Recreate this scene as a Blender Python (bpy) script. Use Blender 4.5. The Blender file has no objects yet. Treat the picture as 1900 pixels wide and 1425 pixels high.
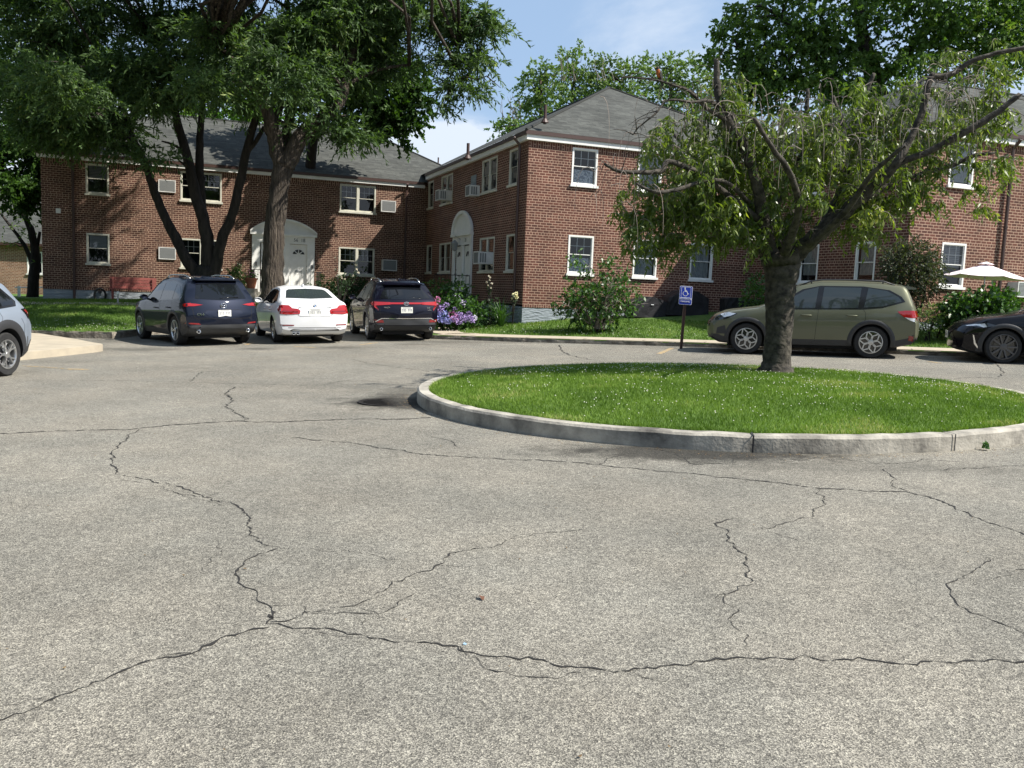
import bpy, bmesh, math, random
import numpy as np
from mathutils import Vector, Matrix
from mathutils.bvhtree import BVHTree
from mathutils.geometry import tessellate_polygon
R = math.radians
S = bpy.context.scene
COL = S.collection

# ---------------------------------------------------------------- camera
EYE = Vector((0, 0, 1.61)); FPX = 1600.0
_p = math.atan(173 / 1600.); _r = math.atan(.04)
FW = Vector((0, math.cos(_p), -math.sin(_p)))
_u0 = Vector((0, math.sin(_p), math.cos(_p)))
RT = Vector((1, 0, 0)) * math.cos(_r) + _u0 * math.sin(_r)
UP = -Vector((1, 0, 0)) * math.sin(_r) + _u0 * math.cos(_r)
cam = bpy.data.cameras.new('camera')
cam.sensor_width = 36; cam.lens = 36 * FPX / 1900
cam.clip_start = .05; cam.clip_end = 3000
camo = bpy.data.objects.new('camera', cam); COL.objects.link(camo)
m = Matrix.Identity(4)
for i in range(3):
    m[i][0] = RT[i]; m[i][1] = UP[i]; m[i][2] = -FW[i]; m[i][3] = EYE[i]
camo.matrix_world = m
S.camera = camo

# ---------------------------------------------------------------- light
SUN_EL = 48.; SUN_AZ = -14.      # azimuth measured from +X towards +Y
sd = Vector((math.cos(R(SUN_EL)) * math.cos(R(SUN_AZ)), math.cos(R(SUN_EL)) * math.sin(R(SUN_AZ)), math.sin(R(SUN_EL))))
sun = bpy.data.lights.new('sun', 'SUN'); sun.energy = 5.; sun.angle = R(.53); sun.color = (1, .94, .85)
suno = bpy.data.objects.new('sun', sun); COL.objects.link(suno)
suno.rotation_euler = (-sd).to_track_quat('-Z', 'Y').to_euler(); suno.location = (30, -5, 30)
S.view_settings.view_transform = 'Standard'; S.view_settings.look = 'None'
S.view_settings.gamma = 1; S.view_settings.exposure = 0.85
W = bpy.data.worlds.new('World'); S.world = W; W.use_nodes = True
nt = W.node_tree; nt.nodes.clear()
def N(tree, typ, **kw):
    n = tree.nodes.new(typ)
    for k, v in kw.items():
        if k == 'inp':
            for a, b in v.items(): n.inputs[a].default_value = b
        else: setattr(n, k, v)
    return n
def LK(tree, a, b): tree.links.new(a, b)
sky = N(nt, 'ShaderNodeTexSky', sky_type='NISHITA', sun_disc=False, sun_elevation=R(SUN_EL), sun_rotation=R(90 - SUN_AZ), air_density=1.1, dust_density=.9, ozone_density=1.6)
tc = N(nt, 'ShaderNodeTexCoord')
sep = N(nt, 'ShaderNodeSeparateXYZ'); LK(nt, tc.outputs['Generated'], sep.inputs[0])
# wispy clouds: noise stretched horizontally, plus a low cumulus band
mp = N(nt, 'ShaderNodeMapping', inp={'Scale': (1.6, 1.6, 4.5), 'Location': (.33, .1, .2)}); LK(nt, tc.outputs['Generated'], mp.inputs[0])
n1 = N(nt, 'ShaderNodeTexNoise', inp={'Scale': 1.7, 'Detail': 9., 'Roughness': .58, 'Distortion': .35}); LK(nt, mp.outputs[0], n1.inputs[0])
cr = N(nt, 'ShaderNodeMapRange', inp={1: .42, 2: .74, 3: .08, 4: .9}); cr.interpolation_type = 'SMOOTHSTEP'; LK(nt, n1.outputs[0], cr.inputs[0])
mp2 = N(nt, 'ShaderNodeMapping', inp={'Scale': (1, 1, 1.6)}); LK(nt, tc.outputs['Generated'], mp2.inputs[0])
n2 = N(nt, 'ShaderNodeTexNoise', inp={'Scale': 7.0, 'Detail': 8., 'Roughness': .55}); LK(nt, mp2.outputs[0], n2.inputs[0])
lo = N(nt, 'ShaderNodeMapRange', inp={1: .235, 2: .14, 3: 0., 4: .55}); LK(nt, sep.outputs[2], lo.inputs[0])
ad = N(nt, 'ShaderNodeMath', operation='ADD'); LK(nt, n2.outputs[0], ad.inputs[0]); LK(nt, lo.outputs[0], ad.inputs[1])
cr2 = N(nt, 'ShaderNodeMapRange', inp={1: .72, 2: .86, 3: 0., 4: .95}); cr2.interpolation_type = 'SMOOTHSTEP'; LK(nt, ad.outputs[0], cr2.inputs[0])
mx = N(nt, 'ShaderNodeMath', operation='MAXIMUM'); LK(nt, cr.outputs[0], mx.inputs[0]); LK(nt, cr2.outputs[0], mx.inputs[1])
mixc = N(nt, 'ShaderNodeMix', data_type='RGBA'); LK(nt, mx.outputs[0], mixc.inputs['Factor']); veil = N(nt, 'ShaderNodeMix', data_type='RGBA', inp={'Factor': .5}); LK(nt, sky.outputs[0], veil.inputs[6]); veil.inputs[7].default_value = (6.0, 9.0, 13.6, 1)
LK(nt, veil.outputs[2], mixc.inputs[6])
mixc.inputs[7].default_value = (9.2, 10.2, 11.6, 1)
bg = N(nt, 'ShaderNodeBackground', inp={'Strength': .05}); LK(nt, mixc.outputs[2], bg.inputs[0])
LK(nt, bg.outputs[0], N(nt, 'ShaderNodeOutputWorld').inputs[0])

# ---------------------------------------------------------------- helpers
def ray(px, py): return FW + RT * ((px - 950) / FPX) - UP * ((py - 712.5) / FPX)
def at(px, py, Y):                      # real point at forward distance Y
    d = ray(px, py); return EYE + d * (Y / d.y)
def plane_z(x, y):                      # slope of the parking court
    x = max(-25, min(25, x)); y = max(-15, min(34, y)); return .029 * x + .0105 * y
def G(px, py, dz=0.):
    d = ray(px, py); n = Vector((-.029, -.0105, 1)); t = (dz - n.dot(EYE)) / n.dot(d); return EYE + d * t
PHI = R(20.958)
U = Vector((math.cos(PHI), math.sin(PHI), 0)); V = Vector((-math.sin(PHI), math.cos(PHI), 0))
K = Vector((.2298, 27.5552, .638))
J = K + V * 12.11

def tag(o, label=None, cat=None, group=None, kind=None):
    if label: o['label'] = label
    if cat: o['category'] = cat
    if group: o['group'] = group
    if kind: o['kind'] = kind
    return o
def empty(name, loc=(0, 0, 0), rz=0., label=None, cat=None, group=None, mat=None):
    o = bpy.data.objects.new(name, None); COL.objects.link(o)
    if mat is not None: o.matrix_world = mat
    else: o.location = loc; o.rotation_euler = (0, 0, rz)
    o.empty_display_size = .2
    return tag(o, label, cat, group)
def obj(name, me, mat=None, parent=None, loc=None, rz=None):
    o = bpy.data.objects.new(name, me); COL.objects.link(o)
    if parent is not None: o.parent = parent
    if loc is not None: o.location = loc
    if rz is not None: o.rotation_euler = (0, 0, rz)
    if mat is not None:
        for q in (mat if isinstance(mat, (list, tuple)) else [mat]): me.materials.append(q)
    return o
def copy_tree(o, parent=None):
    c = o.copy(); COL.objects.link(c)
    if parent is not None: c.parent = parent
    for ch in [x for x in KIDS.get(o.name, [])]: copy_tree(ch, c)
    return c
KIDS = {}

class MB:
    def __init__(s): s.v = []; s.f = []; s.mi = []; s.uv = []; s.hasuv = False
    def add(s, vs, fs, mi=0, uvs=None):
        b = len(s.v); s.v += [tuple(v) for v in vs]
        for k, f in enumerate(fs):
            s.f.append([b + i for i in f]); s.mi.append(mi)
            if uvs: s.uv.append(uvs[k]); s.hasuv = True
            else: s.uv.append([(0, 0)] * len(f))
        return s
    def box(s, x0, x1, y0, y1, z0, z1, mi=0, M=None):
        vs = [Vector(p) for p in ((x0,y0,z0),(x1,y0,z0),(x1,y1,z0),(x0,y1,z0),(x0,y0,z1),(x1,y0,z1),(x1,y1,z1),(x0,y1,z1))]
        if M is not None: vs = [M @ v for v in vs]
        return s.add(vs, [(0,3,2,1),(4,5,6,7),(0,1,5,4),(1,2,6,5),(2,3,7,6),(3,0,4,7)], mi)
    def tube(s, pts, rad, seg=8, mi=0, cap=True, jit=0., rng=None):
        pts = [Vector(p) for p in pts]; n = len(pts)
        if not isinstance(rad, (list, tuple)): rad = [rad] * n
        vs = []; fs = []
        ref = Vector((0, 0, 1)); prev = None
        for i, p in enumerate(pts):
            t = (pts[min(i + 1, n - 1)] - pts[max(i - 1, 0)]).normalized()
            if prev is None:
                a = t.cross(ref) if abs(t.dot(ref)) < .95 else t.cross(Vector((1, 0, 0)))
            else: a = prev - t * prev.dot(t)
            a.normalize(); prev = a; b = t.cross(a)
            for k in range(seg):
                w = 2 * math.pi * k / seg; rr = rad[i] * (1 + (rng.uniform(-jit, jit) if rng else 0))
                vs.append(p + (a * math.cos(w) + b * math.sin(w)) * rr)
        for i in range(n - 1):
            for k in range(seg):
                k2 = (k + 1) % seg
                fs.append((i * seg + k, i * seg + k2, (i + 1) * seg + k2, (i + 1) * seg + k))
        if cap:
            fs.append(tuple(range(seg - 1, -1, -1))); fs.append(tuple((n - 1) * seg + k for k in range(seg)))
        return s.add(vs, fs, mi)
    def lathe(s, prof, seg=24, mi=0, M=None, axis='z', closed=False):
        vs = []; fs = []
        for (r, z) in prof:
            for k in range(seg):
                w = 2 * math.pi * k / seg
                if axis == 'z': v = Vector((r * math.cos(w), r * math.sin(w), z))
                else: v = Vector((r * math.cos(w), z, r * math.sin(w)))
                vs.append(M @ v if M is not None else v)
        n = len(prof)
        for i in range(n if closed else n - 1):
            j = (i + 1) % n
            for k in range(seg):
                k2 = (k + 1) % seg; q = (i * seg + k, i * seg + k2, j * seg + k2, j * seg + k)
                fs.append(q if axis == 'z' else q[::-1])
        return s.add(vs, fs, mi)
    def prism(s, poly, y0, y1, mi=0, M=None):      # poly in (x,z), extruded along y
        n = len(poly)
        vs = [Vector((x, y0, z)) for x, z in poly] + [Vector((x, y1, z)) for x, z in poly]
        if M is not None: vs = [M @ v for v in vs]
        fs = [tuple(range(n)), tuple(range(2 * n - 1, n - 1, -1))]
        fs += [(i, i + n, (i + 1) % n + n, (i + 1) % n) for i in range(n)]
        return s.add(vs, fs, mi)
    def mesh(s, name, smooth=False):
        me = bpy.data.meshes.new(name); me.from_pydata(s.v, [], s.f)
        if any(s.mi): me.polygons.foreach_set('material_index', s.mi)
        if s.hasuv:
            uv = me.uv_layers.new(name='UVMap'); flat = [c for f in s.uv for p in f for c in p]
            uv.data.foreach_set('uv', flat)
        if smooth: me.polygons.foreach_set('use_smooth', [True] * len(me.polygons))
        me.update(); return me
    def build(s, name, mat=None, parent=None, smooth=False, fix=True, **kw):
        me = s.mesh(name, smooth)
        if fix and not s.hasuv:
            bm = bmesh.new(); bm.from_mesh(me); bmesh.ops.recalc_face_normals(bm, faces=bm.faces); bm.to_mesh(me); bm.free()
        o = obj(name, me, mat, parent, **kw)
        if parent is not None: KIDS.setdefault(parent.name, []).append(o)
        return o
def smooth_angle(o, deg=35):
    me = o.data
    me.polygons.foreach_set('use_smooth', [True] * len(me.polygons))
    try: me.set_sharp_from_angle(angle=R(deg))
    except Exception: pass

# ---------------------------------------------------------------- materials
def mat(name, col=(.5, .5, .5), rough=.6, metal=0., spec=.5, coat=0., emit=None, coatr=.03):
    m = bpy.data.materials.new(name); m.use_nodes = True
    b = m.node_tree.nodes['Principled BSDF']
    b.inputs['Base Color'].default_value = (*col, 1); b.inputs['Roughness'].default_value = rough
    b.inputs['Metallic'].default_value = metal; b.inputs['Specular IOR Level'].default_value = spec
    b.inputs['Coat Weight'].default_value = coat; b.inputs['Coat Roughness'].default_value = coatr
    return m
def nodes(m): return m.node_tree, m.node_tree.nodes['Principled BSDF']
def noisy(name, c1, c2, scale=8., rough=.8, bump=0., bscale=None, detail=6., coord='Object', lo=.35, hi=.65, rr=None, stretch=None, bdist=.01, spec=.3):
    m = mat(name, c1, rough, spec=spec); t, b = nodes(m)
    c = N(t, 'ShaderNodeTexCoord'); src = c.outputs[coord]
    if stretch:
        q = N(t, 'ShaderNodeMapping', inp={'Scale': stretch}); LK(t, src, q.inputs[0]); src = q.outputs[0]
    n = N(t, 'ShaderNodeTexNoise', inp={'Scale': scale, 'Detail': detail, 'Roughness': .6}); LK(t, src, n.inputs[0])
    r = N(t, 'ShaderNodeMapRange', inp={1: lo, 2: hi}); LK(t, n.outputs[0], r.inputs[0])
    x = N(t, 'ShaderNodeMix', data_type='RGBA'); x.inputs[6].default_value = (*c1, 1); x.inputs[7].default_value = (*c2, 1)
    LK(t, r.outputs[0], x.inputs['Factor']); LK(t, x.outputs[2], b.inputs['Base Color'])
    if bump:
        n2 = N(t, 'ShaderNodeTexNoise', inp={'Scale': bscale or scale * 4, 'Detail': 5.}); LK(t, src, n2.inputs[0])
        bp = N(t, 'ShaderNodeBump', inp={'Strength': bump, 'Distance': bdist}); LK(t, n2.outputs[0], bp.inputs['Height']); LK(t, bp.outputs[0], b.inputs['Normal'])
    return m
def leaf_mat(name, c1, c2, c3=None, trans=.35, rough=.55, spec=.3, var=1.4):
    m = bpy.data.materials.new(name); m.use_nodes = True; t, b = nodes(m)
    g = N(t, 'ShaderNodeNewGeometry'); r = N(t, 'ShaderNodeValToRGB')
    r.color_ramp.elements[0].color = (*c1, 1); r.color_ramp.elements[1].color = (*c2, 1)
    if c3:
        e = r.color_ramp.elements.new(.88); e.color = (*c2, 1); r.color_ramp.elements[2].color = (*c3, 1)
    c = N(t, 'ShaderNodeTexCoord'); n = N(t, 'ShaderNodeTexNoise', inp={'Scale': .9, 'Detail': 2.}); LK(t, c.outputs['Object'], n.inputs[0])
    a = N(t, 'ShaderNodeMath', operation='MULTIPLY_ADD', inp={1: .6}); LK(t, g.outputs['Random Per Island'], a.inputs[0])
    a2 = N(t, 'ShaderNodeMath', operation='MULTIPLY_ADD', inp={1: var, 2: .2 - var / 2}); LK(t, n.outputs[0], a2.inputs[0]); LK(t, a2.outputs[0], a.inputs[2])
    LK(t, a.outputs[0], r.inputs[0]); LK(t, r.outputs[0], b.inputs['Base Color'])
    b.inputs['Roughness'].default_value = rough; b.inputs['Specular IOR Level'].default_value = spec
    tr = N(t, 'ShaderNodeBsdfTranslucent')
    hs = N(t, 'ShaderNodeMix', data_type='RGBA', blend_type='MULTIPLY', inp={'Factor': 1.}); hs.inputs[7].default_value = (1.35, 1.5, .45, 1)
    LK(t, r.outputs[0], hs.inputs[6]); LK(t, hs.outputs[2], tr.inputs[0])
    mx = N(t, 'ShaderNodeMixShader', inp={0: trans}); LK(t, b.outputs[0], mx.inputs[1]); LK(t, tr.outputs[0], mx.inputs[2])
    LK(t, mx.outputs[0], t.nodes['Material Output'].inputs[0]); return m

def brick_mat(name, cA=(.125, .048, .034), cB=(.066, .028, .022), cM=(.385, .26, .19)):
    m = mat(name, cA, .85, spec=.25); t, b = nodes(m)
    uv = N(t, 'ShaderNodeUVMap'); sp = N(t, 'ShaderNodeSeparateXYZ'); LK(t, uv.outputs[0], sp.inputs[0])
    br = N(t, 'ShaderNodeTexBrick', offset=.5, inp={'Scale': 1., 'Mortar Size': .011, 'Mortar Smooth': .25, 'Bias': -.1, 'Brick Width': .2035, 'Row Height': .081})
    br.inputs['Color1'].default_value = (*cA, 1); br.inputs['Color2'].default_value = (*cB, 1); br.inputs['Mortar'].default_value = (*cM, 1)
    # slight wander so courses are not ruler-straight
    n0 = N(t, 'ShaderNodeTexNoise', inp={'Scale': 2.2, 'Detail': 2.}); LK(t, uv.outputs[0], n0.inputs[0])
    wa = N(t, 'ShaderNodeVectorMath', operation='SCALE', inp={'Scale': .012}); LK(t, n0.outputs[1], wa.inputs[0])
    av = N(t, 'ShaderNodeVectorMath', operation='ADD'); LK(t, uv.outputs[0], av.inputs[0]); LK(t, wa.outputs[0], av.inputs[1]); LK(t, av.outputs[0], br.inputs['Vector'])
    # every seventh course is headers (half-length bricks)
    br2 = N(t, 'ShaderNodeTexBrick', offset=.5, inp={'Scale': 1., 'Mortar Size': .011, 'Mortar Smooth': .25, 'Bias': -.1, 'Brick Width': .1, 'Row Height': .081})
    br2.inputs['Color1'].default_value = (*cA, 1); br2.inputs['Color2'].default_value = (*cB, 1); br2.inputs['Mortar'].default_value = (*cM, 1); LK(t, av.outputs[0], br2.inputs['Vector'])
    d = N(t, 'ShaderNodeMath', operation='DIVIDE', inp={1: .081 * 7}); LK(t, sp.outputs[1], d.inputs[0])
    fr = N(t, 'ShaderNodeMath', operation='FRACT'); LK(t, d.outputs[0], fr.inputs[0])
    lt = N(t, 'ShaderNodeMath', operation='LESS_THAN', inp={1: 1 / 7.}); LK(t, fr.outputs[0], lt.inputs[0])
    cm = N(t, 'ShaderNodeMix', data_type='RGBA'); LK(t, lt.outputs[0], cm.inputs['Factor']); LK(t, br.outputs[0], cm.inputs[6]); LK(t, br2.outputs[0], cm.inputs[7])
    fm = N(t, 'ShaderNodeMix', data_type='FLOAT'); LK(t, lt.outputs[0], fm.inputs['Factor']); LK(t, br.outputs[1], fm.inputs[2]); LK(t, br2.outputs[1], fm.inputs[3])
    n = N(t, 'ShaderNodeTexNoise', inp={'Scale': 1.1, 'Detail': 5., 'Roughness': .6}); LK(t, uv.outputs[0], n.inputs[0])
    r = N(t, 'ShaderNodeMapRange', inp={1: .3, 2: .7, 3: .72, 4: 1.22}); LK(t, n.outputs[0], r.inputs[0])
    nf = N(t, 'ShaderNodeTexNoise', inp={'Scale': 60., 'Detail': 3.}); LK(t, uv.outputs[0], nf.inputs[0])
    rf = N(t, 'ShaderNodeMapRange', inp={1: .3, 2: .7, 3: .8, 4: 1.2}); LK(t, nf.outputs[0], rf.inputs[0])
    mm = N(t, 'ShaderNodeMath', operation='MULTIPLY'); LK(t, r.outputs[0], mm.inputs[0]); LK(t, rf.outputs[0], mm.inputs[1])
    x = N(t, 'ShaderNodeVectorMath', operation='SCALE'); LK(t, cm.outputs[2], x.inputs[0]); LK(t, mm.outputs[0], x.inputs['Scale'])
    LK(t, x.outputs[0], b.inputs['Base Color'])
    inv = N(t, 'ShaderNodeMath', operation='SUBTRACT', inp={0: 1.}); LK(t, fm.outputs[0], inv.inputs[1])
    bp = N(t, 'ShaderNodeBump', inp={'Strength': .7, 'Distance': .008}); LK(t, inv.outputs[0], bp.inputs['Height']); LK(t, bp.outputs[0], b.inputs['Normal'])
    return m
def shingle_mat(name, c1, c2, c3):
    m = mat(name, c1, .95, spec=.15); t, b = nodes(m)
    uv = N(t, 'ShaderNodeUVMap')
    br = N(t, 'ShaderNodeTexBrick', offset=.37, offset_frequency=3, squash=1.3, squash_frequency=2, inp={'Scale': 1., 'Mortar Size': .006, 'Mortar Smooth': .5, 'Bias': 0., 'Brick Width': .34, 'Row Height': .135})
    br.inputs['Color1'].default_value = (*c1, 1); br.inputs['Color2'].default_value = (*c2, 1); br.inputs['Mortar'].default_value = (*c3, 1)
    LK(t, uv.outputs[0], br.inputs['Vector'])
    n = N(t, 'ShaderNodeTexNoise', inp={'Scale': .7, 'Detail': 6., 'Roughness': .65}); LK(t, uv.outputs[0], n.inputs[0])
    r = N(t, 'ShaderNodeMapRange', inp={1: .3, 2: .7, 3: .8, 4: 1.2}); LK(t, n.outputs[0], r.inputs[0])
    mp = N(t, 'ShaderNodeMapping', inp={'Scale': (2.2, 14, 1)}); LK(t, uv.outputs[0], mp.inputs[0])
    n2 = N(t, 'ShaderNodeTexNoise', inp={'Scale': 1.6, 'Detail': 3.}); LK(t, mp.outputs[0], n2.inputs[0])
    r2 = N(t, 'ShaderNodeMapRange', inp={1: .35, 2: .65, 3: .78, 4: 1.25}); LK(t, n2.outputs[0], r2.inputs[0])
    mm = N(t, 'ShaderNodeMath', operation='MULTIPLY'); LK(t, r.outputs[0], mm.inputs[0]); LK(t, r2.outputs[0], mm.inputs[1])
    x = N(t, 'ShaderNodeVectorMath', operation='SCALE'); LK(t, br.outputs[0], x.inputs[0]); LK(t, mm.outputs[0], x.inputs['Scale'])
    LK(t, x.outputs[0], b.inputs['Base Color'])
    bp = N(t, 'ShaderNodeBump', inp={'Strength': .5, 'Distance': .01}); LK(t, mm.outputs[0], bp.inputs['Height']); LK(t, bp.outputs[0], b.inputs['Normal'])
    return m

M = {}
M['brick'] = brick_mat('brick_red')
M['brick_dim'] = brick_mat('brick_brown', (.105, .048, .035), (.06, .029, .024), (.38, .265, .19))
M['roof'] = shingle_mat('shingles', (.082, .086, .08), (.052, .055, .052), (.036, .038, .037))
M['white'] = noisy('white_paint', (.78, .78, .75), (.70, .70, .67), 3., .5, spec=.4)
M['cream'] = noisy('cream_trim', (.62, .61, .52), (.5, .49, .42), 5., .55)
M['gutter'] = mat('brown_gutter', (.06, .032, .026), .45)
M['foundation'] = noisy('painted_stucco', (.30, .34, .37), (.22, .25, .28), 2.5, .9, bump=1., bscale=3.2, stretch=(1.3, 1, 6.), bdist=.05)
M['iron'] = mat('black_iron', (.02, .02, .022), .4, .3)
M['dark'] = mat('dark_interior', (.012, .013, .016), .8)
M['room'] = noisy('room_interior', (.05, .05, .05), (.02, .022, .026), 2.5, .9)
M['blind'] = noisy('blind', (.42, .43, .44), (.3, .31, .32), 12., .8, stretch=(.3, .3, 9))
M['curtain'] = noisy('curtain', (.55, .56, .56), (.3, .33, .36), 14., .9, stretch=(3, 1, .6))
M['lace'] = noisy('lace_curtain', (.75, .77, .8), (.32, .36, .42), 18., .9, detail=2., lo=.47, hi=.53)
g = bpy.data.materials.new('window_glass'); g.use_nodes = True; t = g.node_tree; t.nodes.remove(t.nodes['Principled BSDF'])
gl = N(t, 'ShaderNodeBsdfGlossy', inp={'Roughness': .02}); gl.inputs[0].default_value = (1, 1, 1, 1)
tr = N(t, 'ShaderNodeBsdfTransparent'); tr.inputs[0].default_value = (.82, .86, .88, 1)
fz = N(t, 'ShaderNodeFresnel', inp={'IOR': 1.55}); mxs = N(t, 'ShaderNodeMixShader')
nz = N(t, 'ShaderNodeTexNoise', inp={'Scale': 1.3}); bpn = N(t, 'ShaderNodeBump', inp={'Strength': .06, 'Distance': .05}); LK(t, nz.outputs[0], bpn.inputs['Height']); LK(t, bpn.outputs[0], gl.inputs['Normal'])
LK(t, fz.outputs[0], mxs.inputs[0]); LK(t, tr.outputs[0], mxs.inputs[1]); LK(t, gl.outputs[0], mxs.inputs[2]); LK(t, mxs.outputs[0], t.nodes['Material Output'].inputs[0])
M['glass'] = g
M['bark'] = noisy('locust_bark', (.10, .082, .064), (.028, .023, .02), 3.5, .95, bump=1., bscale=5., stretch=(3.4, 3.4, .45), bdist=.16)
M['bark_dark'] = noisy('dark_bark', (.04, .034, .03), (.018, .016, .014), 4., .95, bump=1., bscale=6., stretch=(2, 2, .5), bdist=.05)
M['bark_cherry'] = noisy('cherry_bark', (.085, .075, .06), (.02, .018, .016), 6., .9, bump=.9, bscale=8., stretch=(1.6, 1.6, 1.8), bdist=.035)
M['twig'] = noisy('dead_twig', (.25, .215, .19), (.13, .11, .095), 9., .9)
M['concrete'] = noisy('kerb_concrete', (.42, .395, .34), (.10, .094, .084), 2.6, .95, bump=.7, bscale=30., lo=.36, hi=.68, detail=10.)
M['sidewalk'] = noisy('sidewalk_concrete', (.43, .375, .285), (.34, .30, .235), 2.5, .9, bump=.3, bscale=60.)
M['metal'] = mat('bright_metal', (.62, .62, .62), .25, 1.)
M['chrome'] = mat('chrome', (.85, .85, .86), .08, 1.)
M['ac'] = noisy('ac_casing', (.68, .68, .66), (.55, .55, .53), 5., .5)
M['acgrille'] = mat('ac_grille', (.16, .17, .17), .6)
M['black_cloth'] = noisy('black_cover', (.012, .012, .015), (.022, .022, .026), 4., .55, bump=.6, bscale=3., bdist=.06)

# ---------------------------------------------------------------- ground
def np_mesh(name, v, f, mat, parent=None, smooth=False):
    """v (N,3), f (M,k) arrays -> object"""
    me = bpy.data.meshes.new(name); k = f.shape[1]
    me.vertices.add(len(v)); me.vertices.foreach_set('co', np.ascontiguousarray(v, dtype=np.float32).ravel())
    me.loops.add(f.size); me.loops.foreach_set('vertex_index', np.ascontiguousarray(f, dtype=np.int32).ravel())
    me.polygons.add(len(f)); me.polygons.foreach_set('loop_start', np.arange(0, f.size, k, dtype=np.int32))
    me.update(calc_edges=True); me.validate()
    if smooth: me.polygons.foreach_set('use_smooth', [True] * len(me.polygons))
    o = obj(name, me, mat, parent)
    if parent is not None: KIDS.setdefault(parent.name, []).append(o)
    return o
def plane_zn(x, y): return .029 * np.clip(x, -25, 25) + .0105 * np.clip(y, -15, 34)

# asphalt
am = mat('asphalt', (.2, .19, .175), .93, spec=.25); t, b = nodes(am)
c = N(t, 'ShaderNodeTexCoord'); co = c.outputs['Object']
vo = N(t, 'ShaderNodeTexVoronoi', inp={'Scale': 200., 'Randomness': 1.}); LK(t, co, vo.inputs[0])
sp = N(t, 'ShaderNodeSeparateColor'); LK(t, vo.outputs['Color'], sp.inputs[0])
rp = N(t, 'ShaderNodeValToRGB'); e = rp.color_ramp.elements
e[0].color = (.075, .072, .068, 1); e[0].position = .0; e[1].color = (.46, .445, .39, 1); e[1].position = 1.
for p_, c_ in ((.3, (.15, .145, .134)), (.62, (.24, .23, .21)), (.86, (.36, .345, .31))):
    q = e.new(p_); q.color = (*c_, 1)
LK(t, sp.outputs[0], rp.inputs[0])
vo2 = N(t, 'ShaderNodeTexVoronoi', inp={'Scale': 42.}); LK(t, co, vo2.inputs[0])
s2 = N(t, 'ShaderNodeSeparateColor'); LK(t, vo2.outputs['Color'], s2.inputs[0])
r2 = N(t, 'ShaderNodeMapRange', inp={1: 0, 2: 1, 3: .82, 4: 1.18}); LK(t, s2.outputs[0], r2.inputs[0])
na = N(t, 'ShaderNodeTexNoise', inp={'Scale': .35, 'Detail': 7., 'Roughness': .62}); LK(t, co, na.inputs[0])
ra = N(t, 'ShaderNodeMapRange', inp={1: .33, 2: .68, 3: .78, 4: 1.14}); LK(t, na.outputs[0], ra.inputs[0])
nb = N(t, 'ShaderNodeTexNoise', inp={'Scale': 3.4, 'Detail': 8., 'Roughness': .7}); LK(t, co, nb.inputs[0])
rb = N(t, 'ShaderNodeMapRange', inp={1: .3, 2: .7, 3: .88, 4: 1.1}); LK(t, nb.outputs[0], rb.inputs[0])
def mul(a, bb):
    q = N(t, 'ShaderNodeMath', operation='MULTIPLY'); LK(t, a, q.inputs[0]); LK(t, bb, q.inputs[1]); return q.outputs[0]
f = mul(mul(r2.outputs[0], ra.outputs[0]), rb.outputs[0])
# damp / worn stains with their own outline: (x, y, rx, ry, strength)
for (sx, sy, rx, ry, st) in ((-1.6, 11.4, .85, .75, .75), (-1.25, 12.4, .8, .6, .4), (-1.1, 11.2, .5, .7, .5), (1.8, 8.15, 1.7, .5, .75), (6.2, 8.4, 1.2, .4, .5), (3.2, 7.6, 1.6, .3, .25), (-5.9, 19.9, .5, .4, .4), (-4.2, 20.6, .5, .4, .35), (-2.6, 21.9, .5, .4, .35), (-8.3, 19.4, 1.2, .5, .3), (-9.2, 23., 2.2, 2.0, .3), (-1.2, 22.9, 3., .5, .25), (7., 20.2, 3.6, .8, .25)):
    mp_ = N(t, 'ShaderNodeMapping', vector_type='TEXTURE', inp={'Location': (sx, sy, 0), 'Scale': (rx, ry, 9)}); LK(t, co, mp_.inputs[0])
    ln = N(t, 'ShaderNodeVectorMath', operation='LENGTH'); LK(t, mp_.outputs[0], ln.inputs[0])
    a_ = N(t, 'ShaderNodeMath', operation='MULTIPLY_ADD', inp={1: 1.3}); LK(t, nb.outputs[0], a_.inputs[0]); LK(t, ln.outputs['Value'], a_.inputs[2])
    r_ = N(t, 'ShaderNodeMapRange', inp={1: 1.15, 2: 1.75, 3: 1 - st, 4: 1.}); LK(t, a_.outputs[0], r_.inputs[0]); f = mul(f, r_.outputs[0])
nw = N(t, 'ShaderNodeTexNoise', inp={'Scale': .9, 'Detail': 4.}); LK(t, co, nw.inputs[0])
tint = N(t, 'ShaderNodeMix', data_type='RGBA'); tint.inputs[6].default_value = (.80, .795, .75, 1); tint.inputs[7].default_value = (.89, .865, .80, 1)
rw = N(t, 'ShaderNodeMapRange', inp={1: .4, 2: .62}); LK(t, nw.outputs[0], rw.inputs[0]); LK(t, rw.outputs[0], tint.inputs['Factor'])
sc = N(t, 'ShaderNodeVectorMath', operation='SCALE'); LK(t, rp.outputs[0], sc.inputs[0]); LK(t, f, sc.inputs['Scale'])
ml = N(t, 'ShaderNodeVectorMath', operation='MULTIPLY'); LK(t, sc.outputs[0], ml.inputs[0]); LK(t, tint.outputs[2], ml.inputs[1])
LK(t, ml.outputs[0], b.inputs['Base Color'])
bp = N(t, 'ShaderNodeBump', inp={'Strength': .55, 'Distance': .004}); LK(t, vo.outputs['Distance'], bp.inputs['Height']); LK(t, bp.outputs[0], b.inputs['Normal'])
M['asphalt'] = am

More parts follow.
